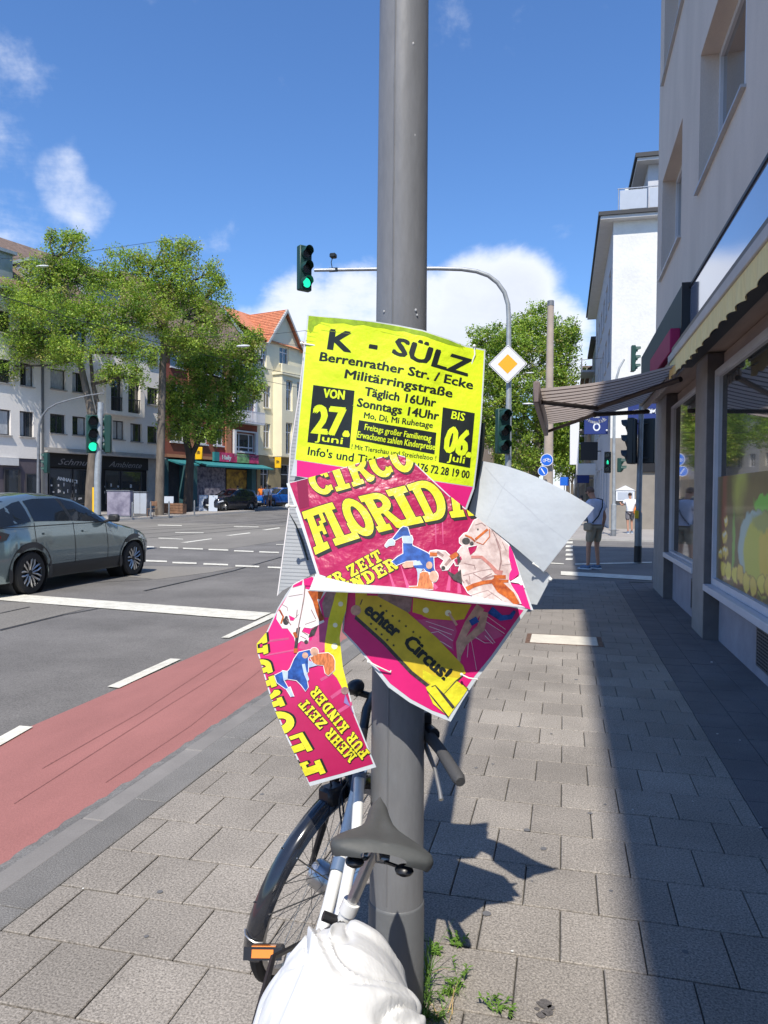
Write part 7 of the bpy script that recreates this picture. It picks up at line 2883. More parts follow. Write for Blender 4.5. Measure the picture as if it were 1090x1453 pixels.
    for c in (0, WB):
        for sgn in (1, -1):
            x = sgn * .905
            b = MB()
            b.lathe([(0.0, .22), (0, .25), (-.005, .315), (-.03, .338), (-.19, .338), (-.215, .31), (-.215, .2)], (x, c, .335), (sgn, 0, 0), 32)
            w = obj('wheel', b, m_tyre, t, world=False)
            b = MB()
            b.lathe([(-.012, .245), (-.012, .225), (-.06, .215), (-.07, .0001)], (x, c, .335), (sgn, 0, 0), 28, mi=1)
            b.lathe([(-.004, .245), (-.004, .228), (-.02, .226)], (x, c, .335), (sgn, 0, 0), 28)
            b.lathe([(-.03, .0001), (-.03, .045), (-.05, .05)], (x, c, .335), (sgn, 0, 0), 14, mi=1)
            for k in range(7 if detail else 5):
                a0 = 2 * math.pi * k / 7
                for da in (-.20, .20):
                    a = a0 + da
                    c0 = Vector((x - sgn * .03, c + math.cos(a0 + da * .6) * .05, .335 + math.sin(a0 + da * .6) * .05))
                    c1 = Vector((x - sgn * .008, c + math.cos(a) * .15, .335 + math.sin(a) * .15))
                    c2 = Vector((x - sgn * .012, c + math.cos(a0 + da * 1.5) * .228, .335 + math.sin(a0 + da * 1.5) * .228))
                    b.tube([c0, c1, c2], [.010, .014, .018], 4, smooth=False)
            obj('rim', b, [m_rim, m_rimd], w, world=False)
    return t


m_pgrey = mat('grey_green_paint', (0.15, 0.205, 0.225), 0.16, metal=.55, coat=1.0, var=0.02)
m_pnavy = mat('dark_blue_black_paint', (0.012, 0.015, 0.028), 0.2, coat=1.0)
m_pblue = mat('bright_blue_paint', (0.008, 0.10, 0.40), 0.22, coat=1.0)
car('parked_car', 'grey-green hatchback with two-tone alloy wheels driving across the stop line', (-9.07, 10.04, ROADZ), 0.0, m_pgrey, SP)
hd = math.atan2(-DV.x * -1, -DV.y * 1)
dirv = -DV
rzc = math.atan2(-dirv.x, dirv.y)


def park(px, dep_):
    c = D(px, 703, dep_)
    g = Vector((c.x, c.y, terrain(c.x, c.y) + ROADZ))
    return g - dirv * 1.24


car('parked_car', 'dark blue-black estate car parked under the trees on the far kerb', park(327, 53.5), rzc, m_pnavy, SUV, detail=False)
car('parked_car', 'bright blue small car parked behind the dark one on the far kerb', park(392, 61.5), rzc, m_pblue, SUV, detail=False)
car('moving_car', 'dark car far down the road, seen only as a mirror image in the shop pane', (-4.4, 49, ROADZ), 0, m_pnavy, SUV, detail=False)

# ================================================================== PEOPLE
m_skin = mat('skin', (0.40, 0.21, 0.14), 0.55, var=0.06, vscale=20)
m_hairb = mat('short_brown_hair', (0.035, 0.022, 0.016), 0.8, var=0.3, vscale=60)
m_hairs = mat('cropped_hair', (0.13, 0.08, 0.06), 0.8, var=0.2, vscale=60)
m_shirtl = mat('lilac_grey_shirt', (0.52, 0.54, 0.66), 0.9, var=0.08, vscale=8, bump=.3, bscale=14)
m_shirtw = mat('white_shirt', (0.70, 0.72, 0.74), 0.9, var=0.06, vscale=8)
m_khaki = mat('khaki_shorts', (0.27, 0.23, 0.17), 0.9, var=0.10, vscale=8, bump=.3, bscale=14)
m_camo = mat('grey_patterned_shorts', (0.16, 0.155, 0.17), 0.9, var=0.5, vscale=12)
m_shoe = mat('blue_trainer', (0.10, 0.16, 0.26), 0.7, var=0.4, vscale=25)
m_shoew = mat('pale_sole', (0.62, 0.66, 0.70), 0.7)
m_orange = mat('orange_bag', (0.80, 0.20, 0.02), 0.7, var=0.15, vscale=12)


def skin(name, V, E, rad, m, parent, sub=2, root=0):
    me = bpy.data.meshes.new(name)
    me.from_pydata([tuple(v) for v in V], E, [])
    o = bpy.data.objects.new(name, me)
    COL.objects.link(o)
    md = o.modifiers.new('s', 'SKIN')
    for i, r_ in enumerate(rad):
        sv = me.skin_vertices[0].data[i]
        sv.radius = r_ if isinstance(r_, tuple) else (r_, r_)
        sv.use_root = (i == root)
    md.use_smooth_shade = True
    sm = o.modifiers.new('u', 'SUBSURF')
    sm.levels = sub
    dg = bpy.context.evaluated_depsgraph_get()
    nm = bpy.data.meshes.new_from_object(o.evaluated_get(dg))
    nm.name = name
    bpy.data.objects.remove(o)
    nm.materials.clear()
    nm.materials.append(m)
    for p in nm.polygons:
        p.use_smooth = True
    q = bpy.data.objects.new(name, nm)
    COL.objects.link(q)
    q.parent = parent
    return q


def person(label, loc, rz, J, shirt, shorts, hair, H=1.8, shoes=None, sub=2):
    """J: joint positions for a 1.8 m figure, facing +y, x to its right"""
    t = thing('person', label, 'person', loc, rz)
    k = H / 1.8
    g = lambda n_: Vector(J[n_]) * k
    order = ['pelvis', 'waist', 'chest', 'neck', 'headlow', 'head', 'hipR', 'kneeR', 'ankR', 'toeR', 'hipL', 'kneeL', 'ankL', 'toeL', 'shR', 'elR', 'wrR', 'haR', 'shL', 'elL', 'wrL', 'haL']
    R_ = dict(pelvis=(.13, .10), waist=(.11, .08), chest=(.12, .075), neck=.050, headlow=(.068, .08), head=(.078, .095), hipR=.088, kneeR=.055, ankR=.038, toeR=(.035, .028), hipL=.088, kneeL=.055, ankL=.038, toeL=(.035, .028),
              shR=.045, elR=.040, wrR=.028, haR=(.032, .02), shL=.045, elL=.040, wrL=.028, haL=(.032, .02))
    E = [('pelvis', 'waist'), ('waist', 'chest'), ('chest', 'neck'), ('neck', 'headlow'), ('headlow', 'head'), ('pelvis', 'hipR'), ('hipR', 'kneeR'), ('kneeR', 'ankR'), ('ankR', 'toeR'), ('pelvis', 'hipL'), ('hipL', 'kneeL'),
         ('kneeL', 'ankL'), ('ankL', 'toeL'), ('chest', 'shR'), ('shR', 'elR'), ('elR', 'wrR'), ('wrR', 'haR'), ('chest', 'shL'), ('shL', 'elL'), ('elL', 'wrL'), ('wrL', 'haL')]
    ix = {n_: i for i, n_ in enumerate(order)}
    V = [g(n_) for n_ in order]
    E_ = [(ix[a], ix[c]) for a, c in E]
    sc = lambda r_: tuple(v * k for v in r_) if isinstance(r_, tuple) else r_ * k
    rad = [sc(R_[n_]) for n_ in order]
    # fingers
    for s_ in 'RL':
        h, w = g('ha' + s_), g('wr' + s_)
        d = (h - w).normalized()
        sd = d.cross(Vector((0, 0, 1)))
        sd = sd.normalized() if sd.length > .1 else Vector((0, 1, 0))
        for j in range(4):
            V.append(h + d * (.055 + .012 * (1 - abs(j - 1.4))) * k + sd * (j - 1.5) * .016 * k)
            rad.append(.008 * k)
            E_.append((ix['ha' + s_], len(V) - 1))
        V.append(h + sd * .035 * k + d * .01)
        rad.append(.009 * k)
        E_.append((ix['wr' + s_], len(V) - 1))
    skin('body', V, E_, rad, m_skin, t, sub)
    # shirt: torso and sleeves
    pl, wa, ch, nk = g('pelvis'), g('waist'), g('chest'), g('neck')
    V = [pl + Vector((0, 0, .02)), wa, ch, nk - Vector((0, 0, .05 * k)), g('shR') , g('shR').lerp(g('elR'), .62), g('shL'), g('shL').lerp(g('elL'), .62)]
    skin('shirt', V, [(0, 1), (1, 2), (2, 3), (2, 4), (4, 5), (2, 6), (6, 7)], [sc((.17, .135)), sc((.165, .13)), sc((.195, .15)), sc((.10, .09)), sc(.085), sc(.072), sc(.085), sc(.072)], shirt, t, sub, 1)
    V = [pl + Vector((0, 0, .04)), g('hipR'), g('hipR').lerp(g('kneeR'), .85), g('hipL'), g('hipL').lerp(g('kneeL'), .85)]
    skin('shorts', V, [(0, 1), (1, 2), (0, 3), (3, 4)], [sc((.15, .12)), sc(.112), sc(.092), sc(.112), sc(.092)], shorts, t, sub, 0)
    for s_ in 'RL':
        a, c = g('ank' + s_), g('toe' + s_)
        f_ = (c - a)
        f_.z = 0
        f_.normalize()
        V = [Vector((a.x, a.y, .05)) - f_ * .05, Vector((a.x, a.y, .075)), Vector((c.x, c.y, .04)) + f_ * .04]
        sh_ = skin('shoe', V, [(0, 1), (1, 2)], [sc((.05, .045)), sc((.052, .05)), sc((.048, .035))], shoes or m_shoe, t, sub, 1)
        b = MB()
        yw = math.atan2(-f_.x, f_.y)
        Mx = Matrix.Translation(Vector(((a.x + c.x) / 2, (a.y + c.y) / 2, 0))) @ Matrix.Rotation(yw, 4, 'Z')
        b.bbox(-.05, .05, -.15, .16, 0.0, .03, .012, M=Mx)
        obj('sole', b, m_shoew, sh_, world=False)
    hd_ = g('head')
    b = MB()
    up = (hd_ - g('headlow')).normalized()
    b.sphere(hd_ + up * .02 * k - Vector((0, .012, 0)), .098 * k, 16, 10, scale=(.86, 1.02, .92))
    for v in range(len(b.v)):
        p = Vector(b.v[v]) - hd_
        if p.z < -.02 * k or (p.y > .05 * k and p.z < .05 * k):
            b.v[v] = tuple(hd_ + p * .78)
    obj('hair', b, hair, t, world=False)
    b = MB()
    for sx in (-1, 1):
        b.sphere(hd_ + Vector((sx * .080 * k, -.005, -.02 * k)), .026 * k, 8, 6, scale=(.4, .8, 1.2))
    b.sphere(hd_ + Vector((0, .098 * k, -.03 * k)), .016 * k, 8, 6, scale=(.8, 1, 1.3))
    obj('ears_and_nose', b, m_skin, t, world=False)
    b = MB()
    for sx in (-1, 1):
        b.sphere(hd_ + Vector((sx * .032 * k, .083 * k, .0)), .010 * k, 6, 5)
    b.box(-.024 * k + hd_.x, .024 * k + hd_.x, hd_.y + .082 * k, hd_.y + .092 * k, hd_.z - .066 * k, hd_.z - .058 * k)
    obj('eyes_and_mouth', b, m_hairb, t, world=False)
    return t


J0 = dict(pelvis=(0, 0, .96), waist=(0, 0, 1.12), chest=(0, -.01, 1.36), neck=(0, .01, 1.53), headlow=(0, .03, 1.60), head=(0, .045, 1.69), hipR=(.10, 0, .90), kneeR=(.115, .02, .50), ankR=(.12, -.02, .09), toeR=(.14, .13, .045),
          hipL=(-.10, 0, .90), kneeL=(-.115, .03, .50), ankL=(-.12, .0, .09), toeL=(-.14, .15, .045), shR=(.195, -.01, 1.44), elR=(.25, -.04, 1.14), wrR=(.26, .02, .90), haR=(.26, .04, .82), shL=(-.195, -.01, 1.44), elL=(-.25, -.04, 1.14),
          wrL=(-.26, .02, .90), haL=(-.26, .04, .82))
g = G(841, 808, ROADZ)
JM = dict(J0)
JM.update(neck=(0, .04, 1.53), headlow=(-.01, .085, 1.595), head=(-.02, .12, 1.67), elL=(-.27, .16, 1.22), wrL=(-.12, .33, 1.42), haL=(-.07, .32, 1.50), elR=(.26, -.07, 1.13), wrR=(.27, .0, .88), haR=(.27, .03, .80), kneeL=(-.12, .06, .5),
          ankL=(-.13, .06, .09), toeL=(-.15, .21, .045))
man = person('man in a lilac-grey t-shirt and khaki shorts holding a phone to his face', (g.x + .03, g.y, ROADZ), R(52), JM, m_shirtl, m_khaki, m_hairs, H=1.86)
# hair is cropped: strap, bag, phone
b = MB()
b.tube([(.13, -.10, 1.50), (.05, -.15, 1.34), (-.08, -.15, 1.15), (-.17, -.06, 1.0)], [.014] * 4, 6)
b.tube([(.13, -.10, 1.50), (.10, .02, 1.53), (.05, .12, 1.40), (-.08, .14, 1.15), (-.17, .06, 1.0)], [.012] * 5, 6)
b.v = [tuple(Vector(v) * 1.033) for v in b.v]
single_t = thing('shoulder_bag', 'small pale shoulder bag on a black strap across the man in the lilac-grey shirt', 'bag', man.location, R(52))
obj('strap', b, m_black, single_t, world=False)
b = MB()
b.bbox(-.27, -.19, -.10, .12, .86, 1.04, .03)
obj('pouch', b, m_khaki, single_t, world=False)
b = MB()
b.bbox(-.075, -.065, .27, .34, 1.50, 1.64, .004)
o_ = single('phone', b, m_black, 'black phone held by the man in the lilac-grey shirt', 'phone', (0, 0, 0))
o_.location = man.location
o_.rotation_euler = (0, 0, R(52))

g = G(897, 757, 0)
JW = dict(J0)
JW.update(kneeR=(.11, .14, .52), ankR=(.10, .02, .14), toeR=(.10, .16, .07), kneeL=(-.10, -.03, .50), ankL=(-.10, -.14, .10), toeL=(-.10, -.02, .03), elL=(-.33, .02, 1.22), wrL=(-.36, .20, 1.30), haL=(-.36, .27, 1.34), elR=(.27, -.02, 1.15), wrR=(.27, .12, 1.0),
          haR=(.27, .18, .95))
w2 = person('pedestrian in a white t-shirt and grey shorts with an orange bag, beyond the signal post', (g.x - .1, g.y, 0.0), R(8), JW, m_shirtw, m_camo, m_hairb, H=1.74)
t = thing('bag', 'orange carrier bag hanging at the side of the pedestrian in white', 'bag', (w2.location.x + .30, w2.location.y - .12, 1.0))
b = MB()
for i in range(6):
    pass
b.lathe([(-.36, .02), (-.34, .12), (-.22, .17), (-.06, .14), (.08, .06), (.16, .015)], (0, 0, .12), (0, 0, 1), 12)
b.v = [(x, y * .6, z) for x, y, z in b.v]
obj('sack', b, m_orange, t, world=False)
obj('handle', MB().tube([(0, 0, .26), (-.03, .02, .42), (-.06, .03, .56)], .012, 6), m_orange, t, world=False)
for i, (px, dep_, sh_, lab) in enumerate(((377, 58.0, m_shirtw, 'distant pedestrian in white on the far pavement between the two parked cars'), (371, 60.0, m_orange, 'distant pedestrian in an orange top beside the yellow house'), (338, 56.5, m_shirtw, 'distant pedestrian standing by the shop behind the dark parked car'),
                                          (383, 59.0, m_shirtl, 'distant pedestrian in a grey top behind the bright blue car'))):
    c = D(px, 703, dep_)
    person(lab, (c.x, c.y, terrain(c.x, c.y) + .06), R((20, -160, 90, 200)[i]), (J0, JW, J0, JW)[i], sh_, (m_camo, m_khaki)[i % 2], m_hairb, H=1.72, sub=1)

# ================================================================== BICYCLE leaning on the lamp post
def Q(x, d, z):
    v = c2w(x, d)
    return Vector((v.x, v.y, z))


m_bwhite = mat('bike_frame_white', (0.72, 0.72, 0.70), 0.3, coat=.6, var=0.03)
m_bblack = mat('bike_black_plastic', (0.014, 0.014, 0.016), 0.35, var=.2, vscale=20)
m_fend = mat('mudguard_black_gloss', (0.016, 0.018, 0.024), 0.16, coat=.8, var=.3, vscale=12)
m_saddle = mat('saddle_grey_rubber', (0.070, 0.074, 0.073), 0.6, var=0.12, vscale=14, bump=.15, bscale=90)
m_alu = mat('brushed_alu', (0.50, 0.50, 0.50), 0.3, metal=.85, var=.1)
m_spoke = mat('spoke_steel', (0.30, 0.30, 0.29), 0.3, metal=.8)
m_amber = mat('amber_reflector', (0.80, 0.24, 0.01), 0.2, coat=1.0)
m_wall = mat('tyre_black', (0.020, 0.020, 0.021), 0.75)
m_decal = mat('blue_grey_decal', (0.10, 0.15, 0.24), 0.4)
m_rustp = mat('rusty_steel', (0.12, 0.05, 0.03), 0.8, var=.4, vscale=60)
bike = thing('bicycle', 'white-framed city bicycle with black mudguards and a wide grey saddle, leaning on the lamp post', 'bicycle', Q(-.17, 1.9, 0))
H_ = Q(-.183, 2.34, .335)
u0 = (Q(-.5, -.866, 0) - Q(0, 0, 0)).normalized()
pr = (Q(.866, -.5, 0) - Q(0, 0, 0)).normalized()
up = (pr * .292 + Vector((0, 0, .956))).normalized()
ax = u0.cross(up).normalized()


def wheel(hub, u, v, a, front=True):
    b = MB()
    N_, n = 48, 8
    vs, fs = [], []
    for i in range(N_):
        an = 2 * math.pi * i / N_
        rd = u * math.cos(an) + v * math.sin(an)
        for k in range(n):
            t_ = 2 * math.pi * k / n
            vs.append(hub + rd * (.318 + .017 * math.cos(t_)) + a * .017 * math.sin(t_))
    for i in range(N_):
        for k in range(n):
            p, q = i * n + k, i * n + (k + 1) % n
            fs.append((p, q, (q + n) % (N_ * n), (p + n) % (N_ * n)))
    b.add(vs, fs, 0, True)
    w = obj('wheel', b, m_wall, bike)
    b = MB()
    vs, fs = [], []
    for i in range(N_):
        an = 2 * math.pi * i / N_
        rd = u * math.cos(an) + v * math.sin(an)
        vs += [hub + rd * .303 + a * .012, hub + rd * .285 + a * .010, hub + rd * .285 - a * .010, hub + rd * .303 - a * .012]
    for i in range(N_):
        j = (i + 1) % N_
        for k in range(4):
            fs.append((i * 4 + k, i * 4 + (k + 1) % 4, j * 4 + (k + 1) % 4, j * 4 + k))
    b.add(vs, fs, 0, False)
    obj('rim', b, m_alu, w)
    for i in range(32):
        an = 2 * math.pi * i / 32
        sd = 1 if i % 2 else -1
        ah = an + (.9 if (i // 2) % 2 else -.9)
        p = hub + (u * math.cos(ah) + v * math.sin(ah)) * .035 + a * .026 * sd
        q = hub + (u * math.cos(an) + v * math.sin(an)) * .288
        obj('spoke', MB().tube([p, q], .0011, 4, caps=False), m_spoke, w)
    b = MB()
    r0 = .046 if front else .028
    b.lathe([(-.045, .012), (-.04, r0 * .9), (-.028, r0), (.028, r0), (.04, r0 * .9), (.045, .012), (.065, .009), (.065, .0001)], hub, a, 20)
    obj('hub', b, m_alu, w)
    return w


def mudguard(hub, u, v, a, a0, a1, rr=.352, wd=.031):
    b = MB()

    def fn(s, t_):
        an = R(a0 + (a1 - a0) * s)
        rd = u * math.cos(an) + v * math.sin(an)
        x = (t_ - .5) * 2
        return hub + rd * (rr - .016 * x * x) + a * wd * x
    b.grid(fn, 40, 8)
    b.grid(lambda s, t_: fn(s, t_) - (u * math.cos(R(a0 + (a1 - a0) * s)) + v * math.sin(R(a0 + (a1 - a0) * s))) * .0015, 40, 8)
    m_ = obj('mudguard', b, m_fend, bike)
    for an, in ((a0 + 28,), ((a0 + a1) / 2 - 12,)):
        rd = u * math.cos(R(an)) + v * math.sin(R(an))
        for sd in (-1, 1):
            obj('stay', MB().tube([hub + a * .055 * sd, hub + rd * .345 + a * .03 * sd], .0022, 5), m_spoke, m_)
    return m_


wheel(H_, u0, up, ax)
mudguard(H_, u0, up, ax, -16, 118)
# band round the mudguard
b = MB()
an = R(-2)
for an in (R(-3),):
    rd = u0 * math.cos(an) + up * math.sin(an)
    b.tube([H_ + rd * .338 + ax * .033, H_ + rd * .353 + ax * .018, H_ + rd * .356, H_ + rd * .353 - ax * .018, H_ + rd * .338 - ax * .033], .0026, 6)
obj('stay_clip', b, m_alu, bike)
HB, HT = Q(-.078, 2.20, .645), Q(-.062, 2.135, .765)
crown = H_ + up * .375
for sd in (-1, 1):
    obj('fork_blade', MB().tube([crown + ax * .045 * sd + u0 * .02, H_ + up * .15 + ax * .052 * sd, H_ + ax * .055 * sd], [.013, .012, .009], 8), m_bblack, bike)
b = MB()
b.tube([crown - ax * .05 + u0 * .02, crown + ax * .05 + u0 * .02], .014, 8)
b.tube([crown + u0 * .02, HB], .017, 8)
obj('fork_crown', b, m_bblack, bike)
obj('head_tube', MB().tube([HB, HT], .021, 12), m_decal, bike)
BBk = Q(-.205, 1.72, .275)
S0 = Q(-.012, 1.655, .765)
k_ = .30
ST = S0.lerp(BBk, k_)
obj('seat_post', MB().tube([S0, ST.lerp(S0, -.05)], .0135, 12), m_alu, bike)
b = MB()
b.tube([ST, BBk], .0175, 12)
b.tube([ST.lerp(BBk, -.03), ST.lerp(BBk, .05)], .021, 12)
obj('seat_tube', b, m_bwhite, bike)
mid_ = HB.lerp(BBk, .5) + Vector((0, 0, -.01))
obj('main_tube', MB().tube([HB.lerp(HT, .3), HB.lerp(BBk, .25), mid_, BBk], [.020, .019, .0175, .0175], 12), m_bwhite, bike)
obj('upper_tube', MB().tube([HT.lerp(HB, .25), HT.lerp(ST, .45) - Vector((0, 0, .03)), ST.lerp(BBk, .25)], [.016, .015, .015], 10), m_bwhite, bike)
for a_, c_ in ((.14, .24), (.30, .36)):
    obj('frame_decal', MB().tube([HB.lerp(BBk, a_), HB.lerp(BBk, c_)], .0202, 12, caps=False), m_decal, bike)
RH = Q(-.235, 1.265, .335)
uR = (Q(-.02, -1, 0) - Q(0, 0, 0)).normalized()
prR = (Q(1, -.02, 0) - Q(0, 0, 0)).normalized()
upR = (prR * .25 + Vector((0, 0, .968))).normalized()
axR = uR.cross(upR).normalized()
wheel(RH, uR, upR, axR, False)
mudguard(RH, uR, upR, axR, -20, 150)
for sd in (-1, 1):
    obj('chain_stay', MB().tube([BBk, RH + axR * .06 * sd], .010, 8), m_bwhite, bike)
    obj('seat_stay', MB().tube([ST.lerp(BBk, .1), RH + axR * .062 * sd], .008, 8), m_bwhite, bike)
# carrier
b = MB()
for x in (-.06, .06):
    b.tube([RH + upR * .38 + prR * x + uR * .28, RH + upR * .37 + prR * x - uR * .10, ST.lerp(BBk, .12)], .006, 6)
obj('carrier', b, m_bblack, bike)
# cranks and pedals
pl = Q(-.284, 1.80, .432)
cl, crr = BBk + (Q(-.06, 0, 0) - Q(0, 0, 0)), BBk + (Q(.06, 0, 0) - Q(0, 0, 0))
obj('crank', MB().tube([cl, pl + (Q(.06, 0, 0) - Q(0, 0, 0))], [.011, .009], 8), m_alu, bike)
pr2 = crr + (BBk - pl) * .9
pr2.z = .12
obj('crank', MB().tube([crr, pr2], [.011, .009], 8), m_alu, bike)
b = MB()
b.lathe([(0, .02), (0, .085), (.004, .085), (.004, .02)], crr, Q(1, 0, 0) - Q(0, 0, 0), 28)
obj('chain_ring', b, m_rustp, bike)
for pc in (pl, pr2 + (Q(.06, 0, 0) - Q(0, 0, 0))):
    Mp = Matrix.Translation(pc) @ Matrix.Rotation(YAW, 4, 'Z') @ Matrix.Rotation(R(-25), 4, 'X')
    b = MB()
    b.bbox(-.045, .045, -.035, .035, -.013, .013, .005, M=Mp)
    b.box(-.046, .046, -.047, -.036, -.014, .014, M=Mp)
    p_ = obj('pedal', b, m_bblack, bike)
    b = MB()
    b.box(-.026, .026, -.0495, -.0475, -.009, .009, M=Mp)
    b.box(-.028, .030, -.043, -.018, .0135, .016, M=Mp)
    obj('reflector', b, m_amber, p_)
# saddle
hs_ = Q(-.012, 1.79, .775)
hr_ = Q(.004, 1.555, .780)
fw_ = (hs_ - hr_).normalized()
rt_ = (pr * .2 + (Q(1, 0, 0) - Q(0, 0, 0)) * .8)
rt_ = (rt_ - fw_ * rt_.dot(fw_)).normalized()
rt_ = (rt_ - Vector((0, 0, .20))).normalized()
un_ = rt_.cross(fw_).normalized()
SL_ = .245
wprof = [(0, .050), (.010, .078), (.04, .100), (.10, .113), (.20, .114), (.30, .102), (.40, .080), (.50, .055), (.62, .038), (.78, .029), (.92, .024), (1.0, .006)]
b = MB()


def sad(u, v):
    w = interp(wprof, v)
    an = (u - .5) * math.pi * 1.24
    x = math.sin(an) / math.sin(math.pi * .62) * w if abs(an) > 1.0 else math.sin(an) * w
    x = max(-w, min(w, math.sin(an) * w * 1.0))
    h_ = math.cos(an) * .030 * min(1, .35 + v * 9)
    groove = -.006 * math.exp(-(x / .012) ** 2) * math.exp(-((v - .45) / .25) ** 2)
    dip = .003 * (abs(x) / .1) ** 2 * (1 if v < .5 else 0)
    z = (h_ if h_ > 0 else h_ * 1.9) + groove + .010 * (v - .4) ** 2 * 4 + dip * .5
    rear = 0
    return hr_ + fw_ * (v * SL_ - rear) + rt_ * x + un_ * z


b.grid(sad, 26, 30)
sdl = obj('saddle', b, m_saddle, bike)
b = MB()
c_ = hr_ + fw_ * .10 - un_ * .012
for sx in (-1, 1):
    b.tube([hr_ + fw_ * .03 + rt_ * .05 * sx - un_ * .02, hr_ + fw_ * .10 + rt_ * .022 * sx - un_ * .045, hr_ + fw_ * .24 - un_ * .015], .0045, 6)
    b.sphere(hr_ + fw_ * .035 + rt_ * .055 * sx - un_ * .026, .018, 10, 6, scale=(1.2, 1, .7))
obj('saddle_rails', b, m_bblack, sdl)
b = MB()
b.tube([S0, hr_ + fw_ * .11 - un_ * .04], .016, 10)
b.tube([hr_ + fw_ * .11 - rt_ * .03 - un_ * .042, hr_ + fw_ * .11 + rt_ * .03 - un_ * .042], .012, 10)
obj('saddle_clamp', b, m_alu, bike)
# handlebar
bar_ = [Q(-.28, 2.16, .885), Q(-.235, 2.33, .905), Q(-.16, 2.425, .915), Q(-.085, 2.44, .905), Q(.02, 2.42, .88), Q(.10, 2.35, .853), Q(.128, 2.25, .842), Q(.165, 2.13, .825), Q(.208, 1.99, .792)]
obj('handlebar', MB().tube(bar_, .0115, 10), m_bblack, bike)
obj('stem', MB().tube([HT, HT + Vector((0, 0, .06)), Q(-.05, 2.30, .885), Q(-.03, 2.43, .895)], [.014, .014, .015, .017], 10), m_bblack, bike)
gr = [Q(.136, 2.23, .838), Q(.170, 2.12, .822), Q(.208, 1.99, .792), Q(.212, 1.975, .788)]
m_grip = mat('grey_grip', (0.06, 0.06, 0.062), 0.7, bump=.5, bscale=120)
obj('grip', MB().tube(gr, [.0185, .0165, .0185, .014], 12), m_grip, bike)
obj('grip', MB().tube([bar_[0], bar_[0].lerp(bar_[1], .7)], [.0175, .0175], 12), m_grip, bike)
b = MB()
b.lathe([(-.012, .018), (-.010, .026), (.002, .030), (.012, .027), (.020, .016), (.023, .0001)], Q(-.088, 2.425, .925), Vector((0, 0, 1)) + u0 * .5, 20)
b.tube([Q(-.088, 2.425, .912), Q(-.086, 2.44, .90)], .012, 8)
obj('bell', b, m_bblack, bike)
b = MB()
b.bbox(-.02, .02, -.026, .026, -.022, .022, .008, M=Matrix.Translation(Q(.128, 2.27, .872)) @ Matrix.Rotation(.5, 4, 'Z'))
b.tube([Q(.118, 2.30, .85), Q(.14, 2.24, .84), Q(.155, 2.2, .842)], [.020, .023, .02], 10)
b.bbox(-.03, .03, -.02, .02, -.035, .02, .008, M=Matrix.Translation(Q(.120, 2.27, .825)) @ Matrix.Rotation(.5, 4, 'Z'))
obj('shifter', b, m_bblack, bike)
obj('brake_lever', MB().tube([Q(.126, 2.235, .815), Q(.140, 2.20, .785), Q(.156, 2.15, .755), Q(.166, 2.09, .715), Q(.168, 2.07, .700)], [.008, .008, .006, .006, .007], 8), m_alu, bike)
for P_ in ([Q(.118, 2.28, .86), Q(.07, 2.42, .93), Q(-.04, 2.47, .86), Q(-.09, 2.36, .74), Q(-.10, 2.22, .62)], [Q(-.15, 2.42, .90), Q(-.16, 2.38, .80), Q(-.13, 2.28, .72), Q(-.12, 2.20, .66), Q(-.10, 2.1, .58)],
           [Q(-.10, 2.20, .70), Q(-.125, 2.16, .66), Q(-.115, 2.1, .56), Q(-.16, 1.9, .42)]):
    pts = []
    for i in range(len(P_) - 1):
        for f_ in (0, .33, .66):
            a0_ = P_[max(0, i - 1)]
            p0_, p1_ = P_[i], P_[i + 1]
            a1_ = P_[min(len(P_) - 1, i + 2)]
            t_ = f_
            pts.append(.5 * ((2 * p0_) + (-a0_ + p1_) * t_ + (2 * a0_ - 5 * p0_ + 4 * p1_ - a1_) * t_ * t_ + (-a0_ + 3 * p0_ - 3 * p1_ + a1_) * t_ ** 3))
    obj('cable', MB().tube(pts + [P_[-1]], .0027, 6), m_bblack, bike)
# front lamp and bracket, seen black left of the head tube
b = MB()
c0 = Q(-.150, 2.21, .655)
b.bbox(-.03, .03, -.035, .035, -.03, .028, .010, M=Matrix.Translation(c0) @ Matrix.Rotation(R(-30), 4, 'Z'))
b.tube([c0, crown], .007, 6)
b.tube([c0 + Vector((0, 0, .02)), c0 + Vector((-.01, 0, .06)), c0 + Vector((-.035, 0, .062))], .0035, 6)
obj('front_lamp', b, m_bblack, bike)
b = MB()
b.tube([ST.lerp(BBk, .12) + rt_ * .02, ST.lerp(BBk, .18) + rt_ * .03, ST.lerp(BBk, .24) + rt_ * .015], [.012, .017, .012], 8)
obj('rusty_bolt', b, m_rustp, bike)
b = MB()
b.tube([ST.lerp(BBk, .10) - rt_ * .05, ST.lerp(BBk, .14) + rt_ * .02], .012, 8)
obj('dynamo_bracket', b, m_bblack, bike)

# white cloth over the carrier
m_cloth = mat('white_cotton', (0.68, 0.68, 0.67), 0.95, var=0.03, bump=.28, bscale=12)
b = MB()
cc0 = Q(-.074, 1.14, .572)
e1 = (Q(1, 0, 0) - Q(0, 0, 0)).normalized()
e2 = (Q(0, 1, 0) - Q(0, 0, 0)).normalized()
NU, NVV = 230, 150


